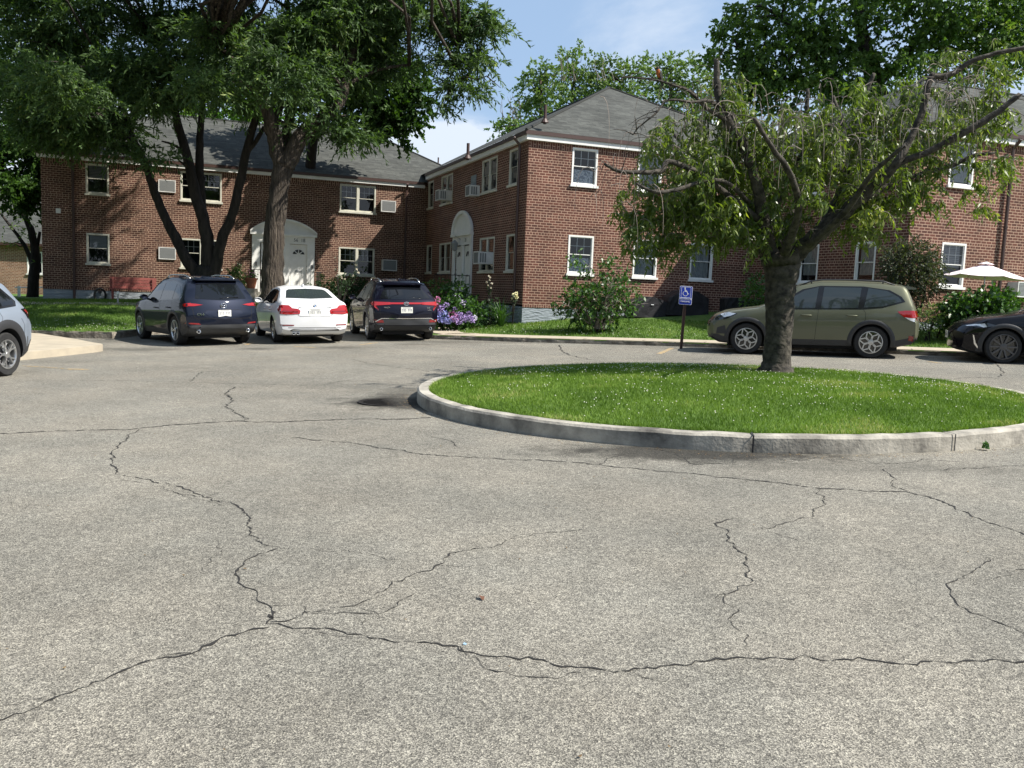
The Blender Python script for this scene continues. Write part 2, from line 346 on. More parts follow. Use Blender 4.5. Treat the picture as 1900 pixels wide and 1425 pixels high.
xs = np.concatenate([[-900, -300, -120, -60], np.arange(-25, 25.1, 2.5), [60, 120, 300, 900]])
ys = np.concatenate([[-60, -30], np.arange(-15, 34.1, 2.45), [60, 120, 300, 1200]])
gx, gy = np.meshgrid(xs, ys); gv = np.stack([gx.ravel(), gy.ravel(), plane_zn(gx, gy).ravel()], 1)
nx = len(xs); ii = np.arange(len(ys) - 1)[:, None] * nx + np.arange(nx - 1)[None, :]
gf = np.stack([ii, ii + 1, ii + 1 + nx, ii + nx], -1).reshape(-1, 4)
o = np_mesh('ground', gv, gf, M['asphalt']); tag(o, 'grey weathered asphalt parking court', 'ground', kind='structure')

# kerb line of the surrounding lawn, from far left to far right
KL = [(-400, 22), (-60, 22.5), (-30, 23.2), (-14, 23.1), (-12.4, 22.95), (-11.3, 22.8), (-10.6, 22.72), (-10.5, 23.2), (-10.45, 24.2), (-10.0, 25.2), (-8.6, 26.2), (-7, 27.1), (-5.4, 28.1), (-4.4, 28.5), (-3.6, 28.75), (-3.25, 28.3), (-3.05, 27), (-2.85, 25.5), (-2.6, 24.5),
      (-2.22, 24.02), (-1.84, 23.85), (-.78, 23.5), (.22, 23.15), (2.11, 22.7), (3.89, 22.25), (4.92, 21.95), (7.45, 21.1), (8.93, 20.5), (9.75, 20.15), (11.61, 19.45), (16, 17.8), (30, 12.5), (60, 6), (400, 0)]
KLa = np.array(KL, float)
def kdist(x, y):
    x = np.asarray(x, float); y = np.asarray(y, float); d = np.full(np.broadcast(x, y).shape, 1e9)
    for a, bb in zip(KLa[:-1], KLa[1:]):
        e_ = bb - a; t_ = np.clip(((x - a[0]) * e_[0] + (y - a[1]) * e_[1]) / (e_ @ e_), 0, 1)
        d = np.minimum(d, np.hypot(x - a[0] - t_ * e_[0], y - a[1] - t_ * e_[1]))
    return d
def kerb_h(x): return np.interp(x, [-10, -3], [.17, .10])
def lawn_z(x, y):
    x = np.asarray(x, float); y = np.asarray(y, float)
    dd = kdist(x, y); off = np.interp(x, [-11, -9], [.2, 1.25])
    return plane_zn(x, y) + kerb_h(x) + np.minimum(.085 * np.maximum(0, dd - off), .56)
def LZ(x, y): return float(lawn_z(x, y))
# lawn sheet: rows of growing distance behind the kerb
def resample(pts, step):
    out = [np.array(pts[0], float)]
    for a, bb in zip(pts[:-1], pts[1:]):
        a = np.array(a, float); bb = np.array(bb, float); n_ = max(1, int(np.ceil(np.linalg.norm(bb - a) / step)))
        for k in range(1, n_ + 1): out.append(a + (bb - a) * k / n_)
    return np.array(out)
kr = resample(KL, .6)
dist = np.array([0, .12, .3, .6, 1, 1.5, 2, 2.6, 3.4, 4.5, 6, 8, 10, 13, 17, 24, 40, 90, 400, 1100])
lx = np.repeat(kr[None, :, 0], len(dist), 0); ly = kr[None, :, 1] + dist[:, None]
lz = lawn_z(lx, ly) - .004
lv = np.stack([lx.ravel(), ly.ravel(), lz.ravel()], 1); nx = len(kr)
ii = np.arange(len(dist) - 1)[:, None] * nx + np.arange(nx - 1)[None, :]
lf = np.stack([ii, ii + 1, ii + 1 + nx, ii + nx], -1).reshape(-1, 4)
M['turf'] = noisy('turf', (.06, .115, .02), (.10, .17, .035), 2.2, .95, bump=.8, bscale=55., bdist=.03)
o = np_mesh('lawn', lv, lf, M['turf'], smooth=True); tag(o, 'mown lawn round the brick buildings', 'lawn', kind='structure')

def strip(name, line, w, zt, zb, mt, joints=1.5, rng=random.Random(3), bevel=.02, wob=.006):
    """kerb following a ground line; w = width behind the line"""
    mb = MB(); pts = resample(line, .25); n_ = len(pts); rows = []
    for i, p in enumerate(pts):
        tt = pts[min(i + 1, n_ - 1)] - pts[max(i - 1, 0)]; tt /= np.linalg.norm(tt); nn = np.array([-tt[1], tt[0]])
        jz = rng.uniform(-wob, wob); jx = rng.uniform(-wob, wob)
        zg = plane_zn(p[0], p[1]); z1 = zt(p[0], p[1])
        rows.append([(p[0] + nn[0] * (q + jx), p[1] + nn[1] * (q + jx), z) for q, z in ((0, zg - .1), (-.0, z1 - bevel * 2 + jz), (bevel, z1 + jz), (w, z1 + jz * .5), (w, zg - .1))])
    for a, bb in zip(rows[:-1], rows[1:]):
        mb.add(a + bb, [(i, 5 + i, 6 + i, 1 + i) for i in range(4)])
    return mb.build(name, mt)
kt = lambda x, y: float(plane_zn(x, y) + kerb_h(x))
M['kerb_old'] = noisy('kerb_old', (.33, .30, .25), (.12, .105, .085), 4., .95, bump=1., bscale=14., lo=.3, hi=.62, bdist=.04)
o = strip('kerb', [k for k in KL if k[0] <= -2.2 and k[0] > -31], .16, kt, 0, M['kerb_old'], wob=.022); tag(o, 'old broken concrete kerb along the left lawn', 'kerb', kind='structure')
o = strip('kerb', [k for k in KL if k[0] >= -2.3 and k[0] < 31], .14, kt, 0, M['kerb_old'], wob=.012); tag(o, 'low concrete kerb along the pavement', 'kerb', kind='structure')
# pavement behind the kerb (right and round the bay)
def ribbon(name, line, w0, w1, zf, mt, step=.4):
    pts = resample(line, step); vs = []; fs = []; n_ = len(pts)
    for i, p in enumerate(pts):
        tt = pts[min(i + 2, n_ - 1)] - pts[max(i - 2, 0)]; tt /= np.linalg.norm(tt); nn = np.array([-tt[1], tt[0]])
        for w in np.linspace(w0, w1, 5):
            x, y = p + nn * w; vs.append((x, y, zf(x, y)))
    for i in range(n_ - 1):
        for k in range(4): fs.append((i * 5 + k, i * 5 + 5 + k, i * 5 + 6 + k, i * 5 + 1 + k))
    return MB().add(vs, fs).build(name, mt)
pz = lambda x, y: float(plane_zn(x, y) + kerb_h(x)) + .012
o = ribbon('pavement', [k for k in KL if k[0] >= -2.3 and k[0] < 31], .13, 1.2, pz, M['sidewalk']); tag(o, 'sand coloured concrete pavement', 'pavement', kind='structure')
o = ribbon('pavement', [(-10.45, 24.5), (-10.0, 25.2), (-8.6, 26.2), (-7, 27.1), (-5.4, 28.1), (-4.4, 28.5), (-3.7, 28.95), (-3.0, 28.95), (-2.9, 27.5), (-2.75, 26.), (-2.4, 24.9), (-2., 24.25)], .12, 1.2, pz, M['sidewalk']); tag(o, 'concrete pavement round the parking bay', 'pavement', kind='structure')
# expansion joints cut across the pavement
mb = MB()
for k in range(26):
    s = -1.2 + k * 1.52; x = s; y = float(np.interp(x, KLa[:, 0], KLa[:, 1])); z = pz(x, y + .6) + .003
    mb.add([(x - .008, y + .15, z), (x + .012, y + .15, z), (x + .42, y + 1.22, z), (x + .40, y + 1.22, z)], [(0, 1, 2, 3)])
tag(mb.build('pavement_joints', mat('joint', (.09, .08, .065), .95)), 'dark joints across the pavement slabs', 'joint', kind='structure')
# footpath across the left lawn
o = ribbon('path', [(-30, 28.2), (-16, 29.6), (-10.5, 31.2), (-9, 32.5)], -.45, .45, lambda x, y: LZ(x, y) + .012, M['sidewalk']); tag(o, 'narrow path across the shaded lawn', 'path', kind='structure')
o = ribbon('path', [(-6.9, 28.2), (-8.2, 31.0), (-9.1, 34.2)], -.9, .9, lambda x, y: LZ(x, y) + .016, M['sidewalk']); tag(o, 'path to the white double doors', 'path', kind='structure')
# raised corner slab at left
poly = [(-9.5, 16.55), (-9.28, 17.3), (-9.08, 18.1), (-8.98, 18.6), (-9.0, 18.85), (-9.15, 19.05), (-9.5, 19.4), (-10.3, 20.3), (-11.3, 21.3), (-12.2, 22.2), (-13.2, 22.9), (-30, 22.9), (-30, 16.3), (-12, 16.5)]
mb = MB(); pr = resample(poly + [poly[0]], .5)[:-1]; n_ = len(pr)
cx, cy = pr.mean(0)
top = [(x, y, plane_zn(x, y) + .15) for x, y in pr]; ed = [(x + (x - cx) / abs(x - cx + 1e-6) * .01, y, plane_zn(x, y) + .12) for x, y in pr]; bo = [(x, y, plane_zn(x, y) - .1) for x, y in pr]
ins = [(x + (cx - x) * .01, y + (cy - y) * .01, plane_zn(x, y) + .155) for x, y in pr]
mb.add(ins + top + bo, [tuple(range(n_))] + [(i + n_, (i + 1) % n_ + n_, (i + 1) % n_, i) for i in range(n_)] + [(i + 2 * n_, (i + 1) % n_ + 2 * n_, (i + 1) % n_ + n_, i + n_) for i in range(n_)])
o = mb.build('pavement', M['sidewalk']); tag(o, 'pale raised pavement corner beside the silver car', 'pavement', kind='structure')

# ---------------------------------------------------------------- island
ICX, ICY, IA, IB = 2.9, 11.95, 4.2, 3.8
def isl(th, k=1.): return ICX + IA * k * math.cos(th), ICY + IB * k * math.sin(th)
mb = MB(); rr = random.Random(5); NS = 140
JT = [5, 24, 43, 62, 102, 113, 130]      # joints between kerb stones
rows = []
for i in range(NS):
    th = 2 * math.pi * i / NS; a = []
    jj = rr.uniform(-.004, .004)
    gap = .012 if i in JT else 0
    for off, dz in ((0, -.1), (0.0, .145), (.022, .168), (.15, .17), (.17, .10)):
        x = ICX + (IA - off - gap) * math.cos(th); y = ICY + (IB - off - gap) * math.sin(th)
        a.append((x, y, float(plane_zn(x, y)) + dz + jj - gap * .6))
    rows.append(a)
for i in range(NS):
    mb.add(rows[i] + rows[(i + 1) % NS], [(k, 5 + k, 6 + k, 1 + k) for k in range(4)])
o = mb.build('kerb', M['concrete']); tag(o, 'round grey concrete kerb of the grass island', 'kerb', kind='structure')
mbj = MB()
for i in JT:                                        # dark open joints
    th = 2 * math.pi * i / NS; c_, s_ = math.cos(th), math.sin(th)
    x0, y0 = ICX + (IA + .003) * c_, ICY + (IB + .003) * s_; x1, y1 = ICX + (IA - .16) * c_, ICY + (IB - .16) * s_
    tx, ty = -s_ * .008, c_ * .008; z0 = float(plane_zn(x0, y0))
    mbj.add([(x0 - tx, y0 - ty, z0), (x0 + tx, y0 + ty, z0), (x0 + tx, y0 + ty, z0 + .168), (x0 - tx, y0 - ty, z0 + .168), (x1 - tx, y1 - ty, z0 + .176), (x1 + tx, y1 + ty, z0 + .176)], [(0, 1, 2, 3), (3, 2, 5, 4)])
tag(mbj.build('kerb_joints', M['dark']), 'dark joints between the island kerb stones', 'joint', kind='structure')
def isl_z(x, y):
    r_ = np.sqrt(((x - ICX) / (IA - .15)) ** 2 + ((y - ICY) / (IB - .15)) ** 2)
    return plane_zn(x, y) + .14 + .13 * np.clip(1 - r_ ** 2, 0, 1)
vs = [(ICX, ICY, float(isl_z(ICX, ICY)))]; fs = []; nr = 14
for j in range(1, nr + 1):
    for i in range(72):
        th = 2 * math.pi * i / 72; x = ICX + (IA - .15) * math.cos(th) * j / nr; y = ICY + (IB - .15) * math.sin(th) * j / nr
        vs.append((x, y, float(isl_z(x, y)) - .01))
for i in range(72):
    fs.append((0, 1 + i, 1 + (i + 1) % 72))
    for j in range(nr - 1):
        a = 1 + j * 72; bb = a + 72; fs.append((a + i, bb + i, bb + (i + 1) % 72, a + (i + 1) % 72))
o = MB().add(vs, fs).build('island_lawn', M['turf'], smooth=True); tag(o, 'domed turf of the round island', 'lawn', kind='structure')

# ---------------------------------------------------------------- grass blades
def blades(name, x, y, zf, h, w, mt, seed, lean=.5):
    rg = np.random.default_rng(seed); n_ = len(x); z = zf(x, y) - .012
    a = rg.uniform(0, 2 * np.pi, n_); hh = h * rg.uniform(.55, 1.3, n_); ww = w * rg.uniform(.6, 1.3, n_)
    la = rg.uniform(0, 2 * np.pi, n_); ll = hh * lean * rg.uniform(.1, 1.3, n_)
    B = np.stack([x, y, z], 1); s = np.stack([np.cos(a), np.sin(a), 0 * a], 1) * ww[:, None] / 2
    tip = B + np.stack([np.cos(la) * ll, np.sin(la) * ll, hh], 1)
    mid = B + np.stack([np.cos(la) * ll * .35, np.sin(la) * ll * .35, hh * .6], 1)
    v = np.stack([B - s, B + s, mid + s * .8, tip, mid - s * .8], 1).reshape(-1, 3)
    i0 = np.arange(n_)[:, None] * 5
    f_ = np.concatenate([i0 + np.array([[0, 1, 2, 4]]), ], 0); f3 = i0 + np.array([[4, 2, 3, 3]])
    # quads then tips as triangles (kept as two meshes' worth of faces in one: use triangles everywhere)
    tri = np.concatenate([i0 + np.array([[0, 1, 2]]), i0 + np.array([[0, 2, 4]]), i0 + np.array([[4, 2, 3]])], 0)
    return np_mesh(name, v, tri, mt)
M['grass'] = leaf_mat('grass_blade', (.09, .165, .025), (.175, .275, .045), (.33, .35, .13), trans=.25, rough=.6, spec=.2, var=2.6)
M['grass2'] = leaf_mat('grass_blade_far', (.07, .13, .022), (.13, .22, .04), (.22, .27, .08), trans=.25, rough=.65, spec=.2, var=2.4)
rg = np.random.default_rng(11)
n_ = 180000; th = rg.uniform(0, 2 * np.pi, n_); r_ = np.sqrt(rg.uniform(0, 1, n_))
x = ICX + (IA - .14) * r_ * np.cos(th); y = ICY + (IB - .14) * r_ * np.sin(th)
o = blades('grass', x, y, isl_z, .042, .006, M['grass'], 1, .7); tag(o, 'short bright green grass covering the round island', 'grass', kind='stuff')
# ragged longer blades at the kerb edge
th = rg.uniform(0, 2 * np.pi, 14000); q_ = .985 - .03 * rg.random(14000)
x = ICX + (IA - .12) * q_ * np.cos(th); y = ICY + (IB - .12) * q_ * np.sin(th)
o = blades('grass_edge', x, y, isl_z, .065, .007, M['grass'], 2, .9); tag(o, 'longer ragged grass along the inside of the island kerb', 'grass', kind='stuff')
def lawn_blades(name, x0, x1, dmax, n_, h, seed, lab):
    rg = np.random.default_rng(seed); x = rg.uniform(x0, x1, n_); d = rg.uniform(0.004, 1, n_) * dmax
    yk = np.interp(x, KLa[:, 0], KLa[:, 1]); y = yk + d
    dd = kdist(x, y); keep = dd > np.interp(x, [-11, -9.9], [.14, 1.22])
    q = np.stack([x, y], 1) - np.array([K.x, K.y]); uu = q @ np.array([U.x, U.y]); vv = q @ np.array([V.x, V.y])
    keep &= ~((uu > 0) & (vv > 0)) & ~((uu > 8.54) & (vv > -7.05)) & ~(vv > 12.11)
    x = x[keep]; y = y[keep]
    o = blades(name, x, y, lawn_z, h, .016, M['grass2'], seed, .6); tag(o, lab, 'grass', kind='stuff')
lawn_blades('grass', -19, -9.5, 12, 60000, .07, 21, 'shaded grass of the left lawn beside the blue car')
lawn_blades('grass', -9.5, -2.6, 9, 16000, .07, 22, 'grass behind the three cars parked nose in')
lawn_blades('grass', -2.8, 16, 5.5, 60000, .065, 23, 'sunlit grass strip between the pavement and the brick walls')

# clover heads
def flowers(name, x, y, zf, size, mt, lab, seed):
    rg = np.random.default_rng(seed); n_ = len(x); z = zf(x, y) + rg.uniform(.03, .055, n_)
    base = np.array([[1, 0, 0], [0, 1, 0], [-1, 0, 0], [0, -1, 0], [0, 0, .9], [0, 0, -.7]], float)
    s = size * rg.uniform(.6, 1.25, n_); v = (np.stack([x, y, z], 1)[:, None, :] + base[None] * s[:, None, None]).reshape(-1, 3)
    tri = np.array([[0, 1, 4], [1, 2, 4], [2, 3, 4], [3, 0, 4], [1, 0, 5], [2, 1, 5], [3, 2, 5], [0, 3, 5]])
    f_ = (np.arange(n_)[:, None, None] * 6 + tri[None]).reshape(-1, 3)
    o = np_mesh(name, v, f_, mt); tag(o, lab, 'clover', kind='stuff')
M['clover'] = mat('clover_white', (.72, .72, .60), .8)
n_ = 1800; ncl = 70; cth = rg.uniform(0, 2 * np.pi, ncl); crr = np.sqrt(rg.uniform(0, 1, ncl)) * .9
ccx = ICX + IA * crr * np.cos(cth); ccy = ICY + IB * crr * np.sin(cth) ; w_ = rg.integers(0, ncl, n_)
x = ccx[w_] + rg.normal(0, .42, n_); y = ccy[w_] + rg.normal(0, .42, n_)
keep = (((x - ICX) / (IA - .25)) ** 2 + ((y - ICY) / (IB - .25)) ** 2 < 1); keep &= rg.random(n_) < np.clip((y - 8.4) / 4, .12, 1)
flowers('clover_flowers', x[keep], y[keep], isl_z, .0075, M['clover'], 'small white clover heads dotted over the island grass', 4)
x = rg.uniform(-2.5, 8, 260); y = np.interp(x, KLa[:, 0], KLa[:, 1]) + rg.uniform(1.4, 3.4, 260)
flowers('clover_flowers', x, y, lawn_z, .011, M['clover'], 'pale clover heads in the sunlit grass strip', 5)
x = rg.uniform(-13.5, -10.6, 130); y = np.interp(x, KLa[:, 0], KLa[:, 1]) + rg.uniform(.3, 2.5, 130)
flowers('clover_flowers', x, y, lawn_z, .011, M['clover'], 'pale clover heads in the left lawn near the kerb', 6)

# ---------------------------------------------------------------- cracks
CR = [
 (1.5, [(-40,1352),(0,1340),(60,1320),(120,1293),(190,1262),(260,1232),(340,1215),(420,1180),(500,1163)]),
 (1.25, [(500,1140),(505,1155),(560,1167),(640,1172),(700,1185),(770,1195),(850,1200),(880,1215),(980,1220),(1060,1238),(1140,1247),(1230,1240),(1330,1222),(1480,1217),(1540,1224),(1640,1226),(1700,1232),(1800,1228),(1940,1222)]),
 (.6, [(850,1200),(880,1228),(920,1250),(1000,1255),(1080,1244)]),
 (1.1, [(503,1150),(495,1130),(465,1095),(437,1082),(440,1055),(470,1030),(515,1018)]),
 (.8, [(515,1018),(480,1005),(460,975),(455,945),(380,920),(340,905),(270,890),(225,880),(208,862),(210,835),(235,815),(255,797)]),
 (.4, [(515,1018),(600,1022),(640,1019),(680,1030),(720,1038),(790,1042)]),
 (.9, [(505,1155),(540,1148),(575,1135)]), (.5, [(575,1135),(640,1125),(700,1105)]), (.8, [(700,1105),(735,1085),(765,1070),(800,1060),(830,1035),(835,1025),(900,1018)]), (.5, [(900,1018),(960,998),(1020,988),(1090,985)]),
 (.5, [(500,1124),(560,1125),(580,1135),(620,1138),(700,1137),(740,1115),(770,1103)]), (.35, [(665,1130),(700,1140),(720,1152)]), (.35, [(672,1145),(662,1160)]),
 (1.7, [(-30,806),(0,805),(100,800),(240,797),(330,788),(440,782),(520,783),(640,778),(760,778),(800,775)]),
 (1.0, [(440,782),(462,778),(420,755),(430,740),(420,730),(434,718)]),
 (1.1, [(540,812),(640,820),(760,840),(900,850),(1060,858),(1160,868),(1300,882),(1440,895),(1510,905),(1620,910),(1680,912),(1760,935),(1830,970),(1930,1000)]),
 (.6, [(1515,905),(1525,925),(1523,942),(1480,968),(1440,978),(1400,982)]),
 (1.0, [(1360,962),(1328,972),(1350,990),(1355,1008),(1378,1030),(1380,1050),(1392,1082)]), (.6, [(1392,1082),(1340,1100),(1322,1112)]), (.6, [(1340,1100),(1350,1125),(1362,1140),(1350,1150),(1375,1180),(1383,1205)]),
 (.5, [(1640,870),(1660,900),(1690,914)]), (.5, [(1940,1045),(1890,1058),(1855,1075)]),
 (.7, [(1835,1035),(1820,1060),(1752,1083),(1780,1120),(1830,1145),(1880,1165),(1930,1200)]),
 (.5, [(1060,858),(1110,862),(1150,845)]), (.6, [(60,708),(200,706),(350,709),(420,712),(560,715),(640,712)]), (.5, [(350,708),(375,690),(410,688)]),
 (.9, [(1038,640),(1042,652),(1060,660),(1100,668)]), (.6, [(655,667),(690,676),(740,682),(800,690)]), (.5, [(600,713),(650,705),(770,712)]),
 (.9, [(1770,702),(1820,700),(1860,703)]), (.6, [(1845,672),(1862,690),(1855,700)]), (.5, [(1180,812),(1240,838),(1330,845)]), (.8, [(1250,842),(1290,862),(1400,858)]), (.5, [(1200,832),(1290,846),(1330,852),(1420,850),(1500,856)]), (.4, [(1300,850),(1310,838)]), (.4, [(1360,858),(1372,845)]), (.5, [(1560,850),(1640,862),(1720,852),(1790,858)]), (.4, [(240,1235),(330,1218),(400,1205)]), (.4, [(0,1310),(50,1300),(120,1280)]), (.35, [(560,1172),(640,1182),(700,1196)]), (.35, [(1180,1252),(1240,1262),(1300,1250)]), (.35, [(220,890),(300,905),(345,925),(420,938)]), (.3, [(820,1050),(860,1052),(900,1046)]), (.4, [(1440,860),(1520,850),(1600,866)]), (.6, [(1740,872),(1820,868),(1930,862)]),
 (.6, [(790,808),(840,820),(850,828)]), (.4, [(320,915),(380,925),(400,915)]), (.3, [(1420,985),(1500,1010)]), (.3, [(380,1060),(410,1020),(400,1000)]),
]
cr_rng = random.Random(8); mb = MB()
for wid, pl in CR:
    pts = resample([(G(px, py).x, G(px, py).y) for px, py in pl], .035)
    n_ = len(pts); ph = 0; L_ = []
    off = 0
    for i, p in enumerate(pts):
        off = off * .7 + cr_rng.gauss(0, .012); tt = pts[min(i + 1, n_ - 1)] - pts[max(i - 1, 0)]; tt = tt / (np.linalg.norm(tt) + 1e-9); nn = np.array([-tt[1], tt[0]])
        far = 1 + max(0, p[1] - 3.5) * .2
        w = wid * .0042 * far * cr_rng.uniform(.2, 1.5) * cr_rng.choice((.6, 1, 1, 1.3)) * (.35 if i in (0, n_ - 1) else 1); c_ = p + nn * off
        L_.append((c_ + nn * w, c_ - nn * w))
        if cr_rng.random() < .10:      # short side splinters
            a = cr_rng.uniform(0, 6.28); q = c_ + np.array([math.cos(a), math.sin(a)]) * cr_rng.uniform(.02, .07); e_ = nn * w * .5
            mb.add([(c_[0] + e_[0], c_[1] + e_[1], plane_z(*c_) + .004), (c_[0] - e_[0], c_[1] - e_[1], plane_z(*c_) + .004), (q[0], q[1], plane_z(*q) + .004)], [(0, 1, 2)])
    for a, bb in zip(L_[:-1], L_[1:]):
        mb.add([(*q, plane_z(*q) + .003) for q in (a[0], a[1], bb[1], bb[0])], [(0, 1, 2, 3)])
tag(mb.build('asphalt_cracks', mat('crack', (.018, .017, .016), 1.)), 'dark branching cracks in the asphalt', 'crack', kind='structure')
# faded yellow bay lines
M['yellow'] = noisy('faded_yellow', (.46, .31, .12), (.22, .20, .16), 14., .9, lo=.38, hi=.58)
def line(a, bb, w, name='bay_marking'):
    p, q = G(*a), G(*bb); d = (q - p); d.z = 0; d.normalize(); n = Vector((-d.y, d.x, 0)) * w / 2; pts = [p - n, p + n, q + n, q - n]
    return [(v.x, v.y, plane_z(v.x, v.y) + .004) for v in pts]
mb = MB()
for a, bb, w in (((43, 679), (120, 684), .05), ((125, 685), (168, 686), .13), ((1222, 657), (1247, 646), .12), ((545, 643), (585, 645), .1), ((668, 640), (700, 636), .1), ((1722, 671), (1745, 674), .1), ((455, 640), (470, 636), .1)):
    mb.add(line(a, bb, w), [(0, 1, 2, 3)])
tag(mb.build('bay_markings', M['yellow']), 'worn yellow parking bay paint', 'marking', kind='structure')
# drain
p = G(716, 746.5)
dr = empty('drain_cover', (p.x, p.y, p.z), 0, 'dark round iron drain cover in a damp sunken patch beside the island kerb', 'drain cover')
mb = MB(); mb.lathe([(.37, -.02), (.37, .006), (.335, .008), (.33, -.012)], 32); mb.build('frame', noisy('wet_iron', (.010, .009, .008), (.02, .017, .015), 12, .7), dr)
mb = MB(); mb.lathe([(.001, -.001), (.328, -.001)], 32)
for k in range(-4, 5):
    l_ = math.sqrt(max(0, .30 ** 2 - (k * .065) ** 2)); mb.box(-l_, l_, k * .065 - .01, k * .065 + .01, 0, .005)
mb.build('grate', noisy('wet_iron2', (.006, .005, .005), (.014, .012, .01), 20, .8, bump=.5), dr)
# grit, seeds and leaf crumbs scattered over the asphalt, thicker along the kerb
rg = np.random.default_rng(77); n_ = 900
x = rg.uniform(-7, 9, n_); y = rg.uniform(2.4, 21, n_); q = rg.random(n_) < .55; th = rg.uniform(np.pi * .9, np.pi * 2.1, n_); rr_ = 1.01 + np.abs(rg.normal(0, .035, n_))
x = np.where(q, ICX + IA * rr_ * np.cos(th), x); y = np.where(q, ICY + IB * rr_ * np.sin(th), y)
a = rg.uniform(0, 6.28, n_); s = rg.uniform(.004, .013, n_); z = plane_zn(x, y) + .005; c_, s_ = np.cos(a) * s, np.sin(a) * s
v = np.stack([np.stack([x + c_, y + s_, z + s * .4], 1), np.stack([x - s_ * .5, y + c_ * .5, z], 1), np.stack([x - c_, y - s_, z + s * .5], 1), np.stack([x + s_ * .5, y - c_ * .5, z + s * .1], 1)], 1).reshape(-1, 3)
f_ = np.arange(n_)[:, None] * 4 + np.array([[0, 1, 2, 3]])
inside = ((x - ICX) / IA) ** 2 + ((y - ICY) / IB) ** 2 < 1.0
o = np_mesh('leaf_litter', v, f_[~inside], leaf_mat('litter', (.10, .06, .03), (.22, .15, .07), (.34, .28, .16), trans=.05)); tag(o, 'brown leaf crumbs and grit scattered on the asphalt', 'litter', kind='stuff')
# fallen leaf and litter on the asphalt
p = G(893, 1112)
mb = MB(); mb.add([(-.035, -.008, .004), (-.01, -.02, .014), (.03, -.006, .006), (.036, .008, .012), (-.005, .016, .02), (-.03, .008, .006)], [(0, 1, 4, 5), (1, 2, 3, 4)])
mb.v = [(a * .75, b * .75, c) for a, b, c in mb.v]
o = mb.build('fallen_leaf', mat('rust_leaf', (.10, .04, .02), .8), loc=(p.x, p.y, p.z + .002), rz=1.9); tag(o, 'curled rust brown dead leaf lying on the foreground asphalt', 'leaf')
p = G(862, 1197)
mb = MB(); mb.add([(-.008, -.004, .004), (.007, -.007, .002), (.010, .003, .005), (-.003, .007, .009)], [(0, 1, 2, 3)])
o = mb.build('litter_scrap', mat('blue_plastic', (.22, .33, .42), .5), loc=(p.x, p.y, p.z + .002)); tag(o, 'tiny pale blue plastic scrap beside the long foreground crack', 'litter')

# ---------------------------------------------------------------- buildings
def uvquad(mb, pts, uvs, mi=0): mb.add(pts, [tuple(range(len(pts)))], mi, [uvs])
def wall(mb, O, d, n, L, z0, z1, holes=(), depth=.11, u0=0., mi=0, top=True):
    """vertical wall from local point O along d (2D unit), outward normal n, with rectangular holes (a,b,za,zb)"""
    us = sorted({0., L} | {h[0] for h in holes} | {h[1] for h in holes}); zs = sorted({z0, z1} | {h[2] for h in holes} | {h[3] for h in holes})
    P = lambda u, z, k=0.: (O[0] + d[0] * u - n[0] * k, O[1] + d[1] * u - n[1] * k, z)
    ccw = d[0] * n[1] - d[1] * n[0] < 0
    for a, b_ in zip(us[:-1], us[1:]):
        for c_, e_ in zip(zs[:-1], zs[1:]):
            um, zm = (a + b_) / 2, (c_ + e_) / 2
            if any(h[0] < um < h[1] and h[2] < zm < h[3] for h in holes): continue
            q = [P(a, c_), P(b_, c_), P(b_, e_), P(a, e_)]; w = [(a + u0, c_), (b_ + u0, c_), (b_ + u0, e_), (a + u0, e_)]
            if not ccw: q.reverse(); w.reverse()
            uvquad(mb, q, w, mi)
    for (a, b_, c_, e_) in holes:
        for q, w in (([P(a, c_), P(a, e_), P(a, e_, depth), P(a, c_, depth)], [(0, c_), (0, e_), (depth, e_), (depth, c_)]), ([P(b_, c_), P(b_, e_), P(b_, e_, depth), P(b_, c_, depth)], [(0, c_), (0, e_), (depth, e_), (depth, c_)]),
                     ([P(a, e_), P(b_, e_), P(b_, e_, depth), P(a, e_, depth)], [(a, 0), (b_, 0), (b_, depth), (a, depth)]), ([P(a, c_), P(b_, c_), P(b_, c_, depth), P(a, c_, depth)], [(a, 0), (b_, 0), (b_, depth), (a, depth)])):
            uvquad(mb, q, w, mi)
def soldier(mb, O, d, n, segs, z0, z1, k=.004):
    """row of upright bricks: uv turned a quarter"""
    P = lambda u, z: (O[0] + d[0] * u + n[0] * k, O[1] + d[1] * u + n[1] * k, z)
    ccw = d[0] * n[1] - d[1] * n[0] < 0
    for a, b_ in segs:
        q = [P(a, z0), P(b_, z0), P(b_, z1), P(a, z1)]; h = .2035
        w = [(.005, a), (.005, b_), (h - .003, b_), (h - .003, a)]
        if not ccw: q.reverse(); w.reverse()
        uvquad(mb, q, w)

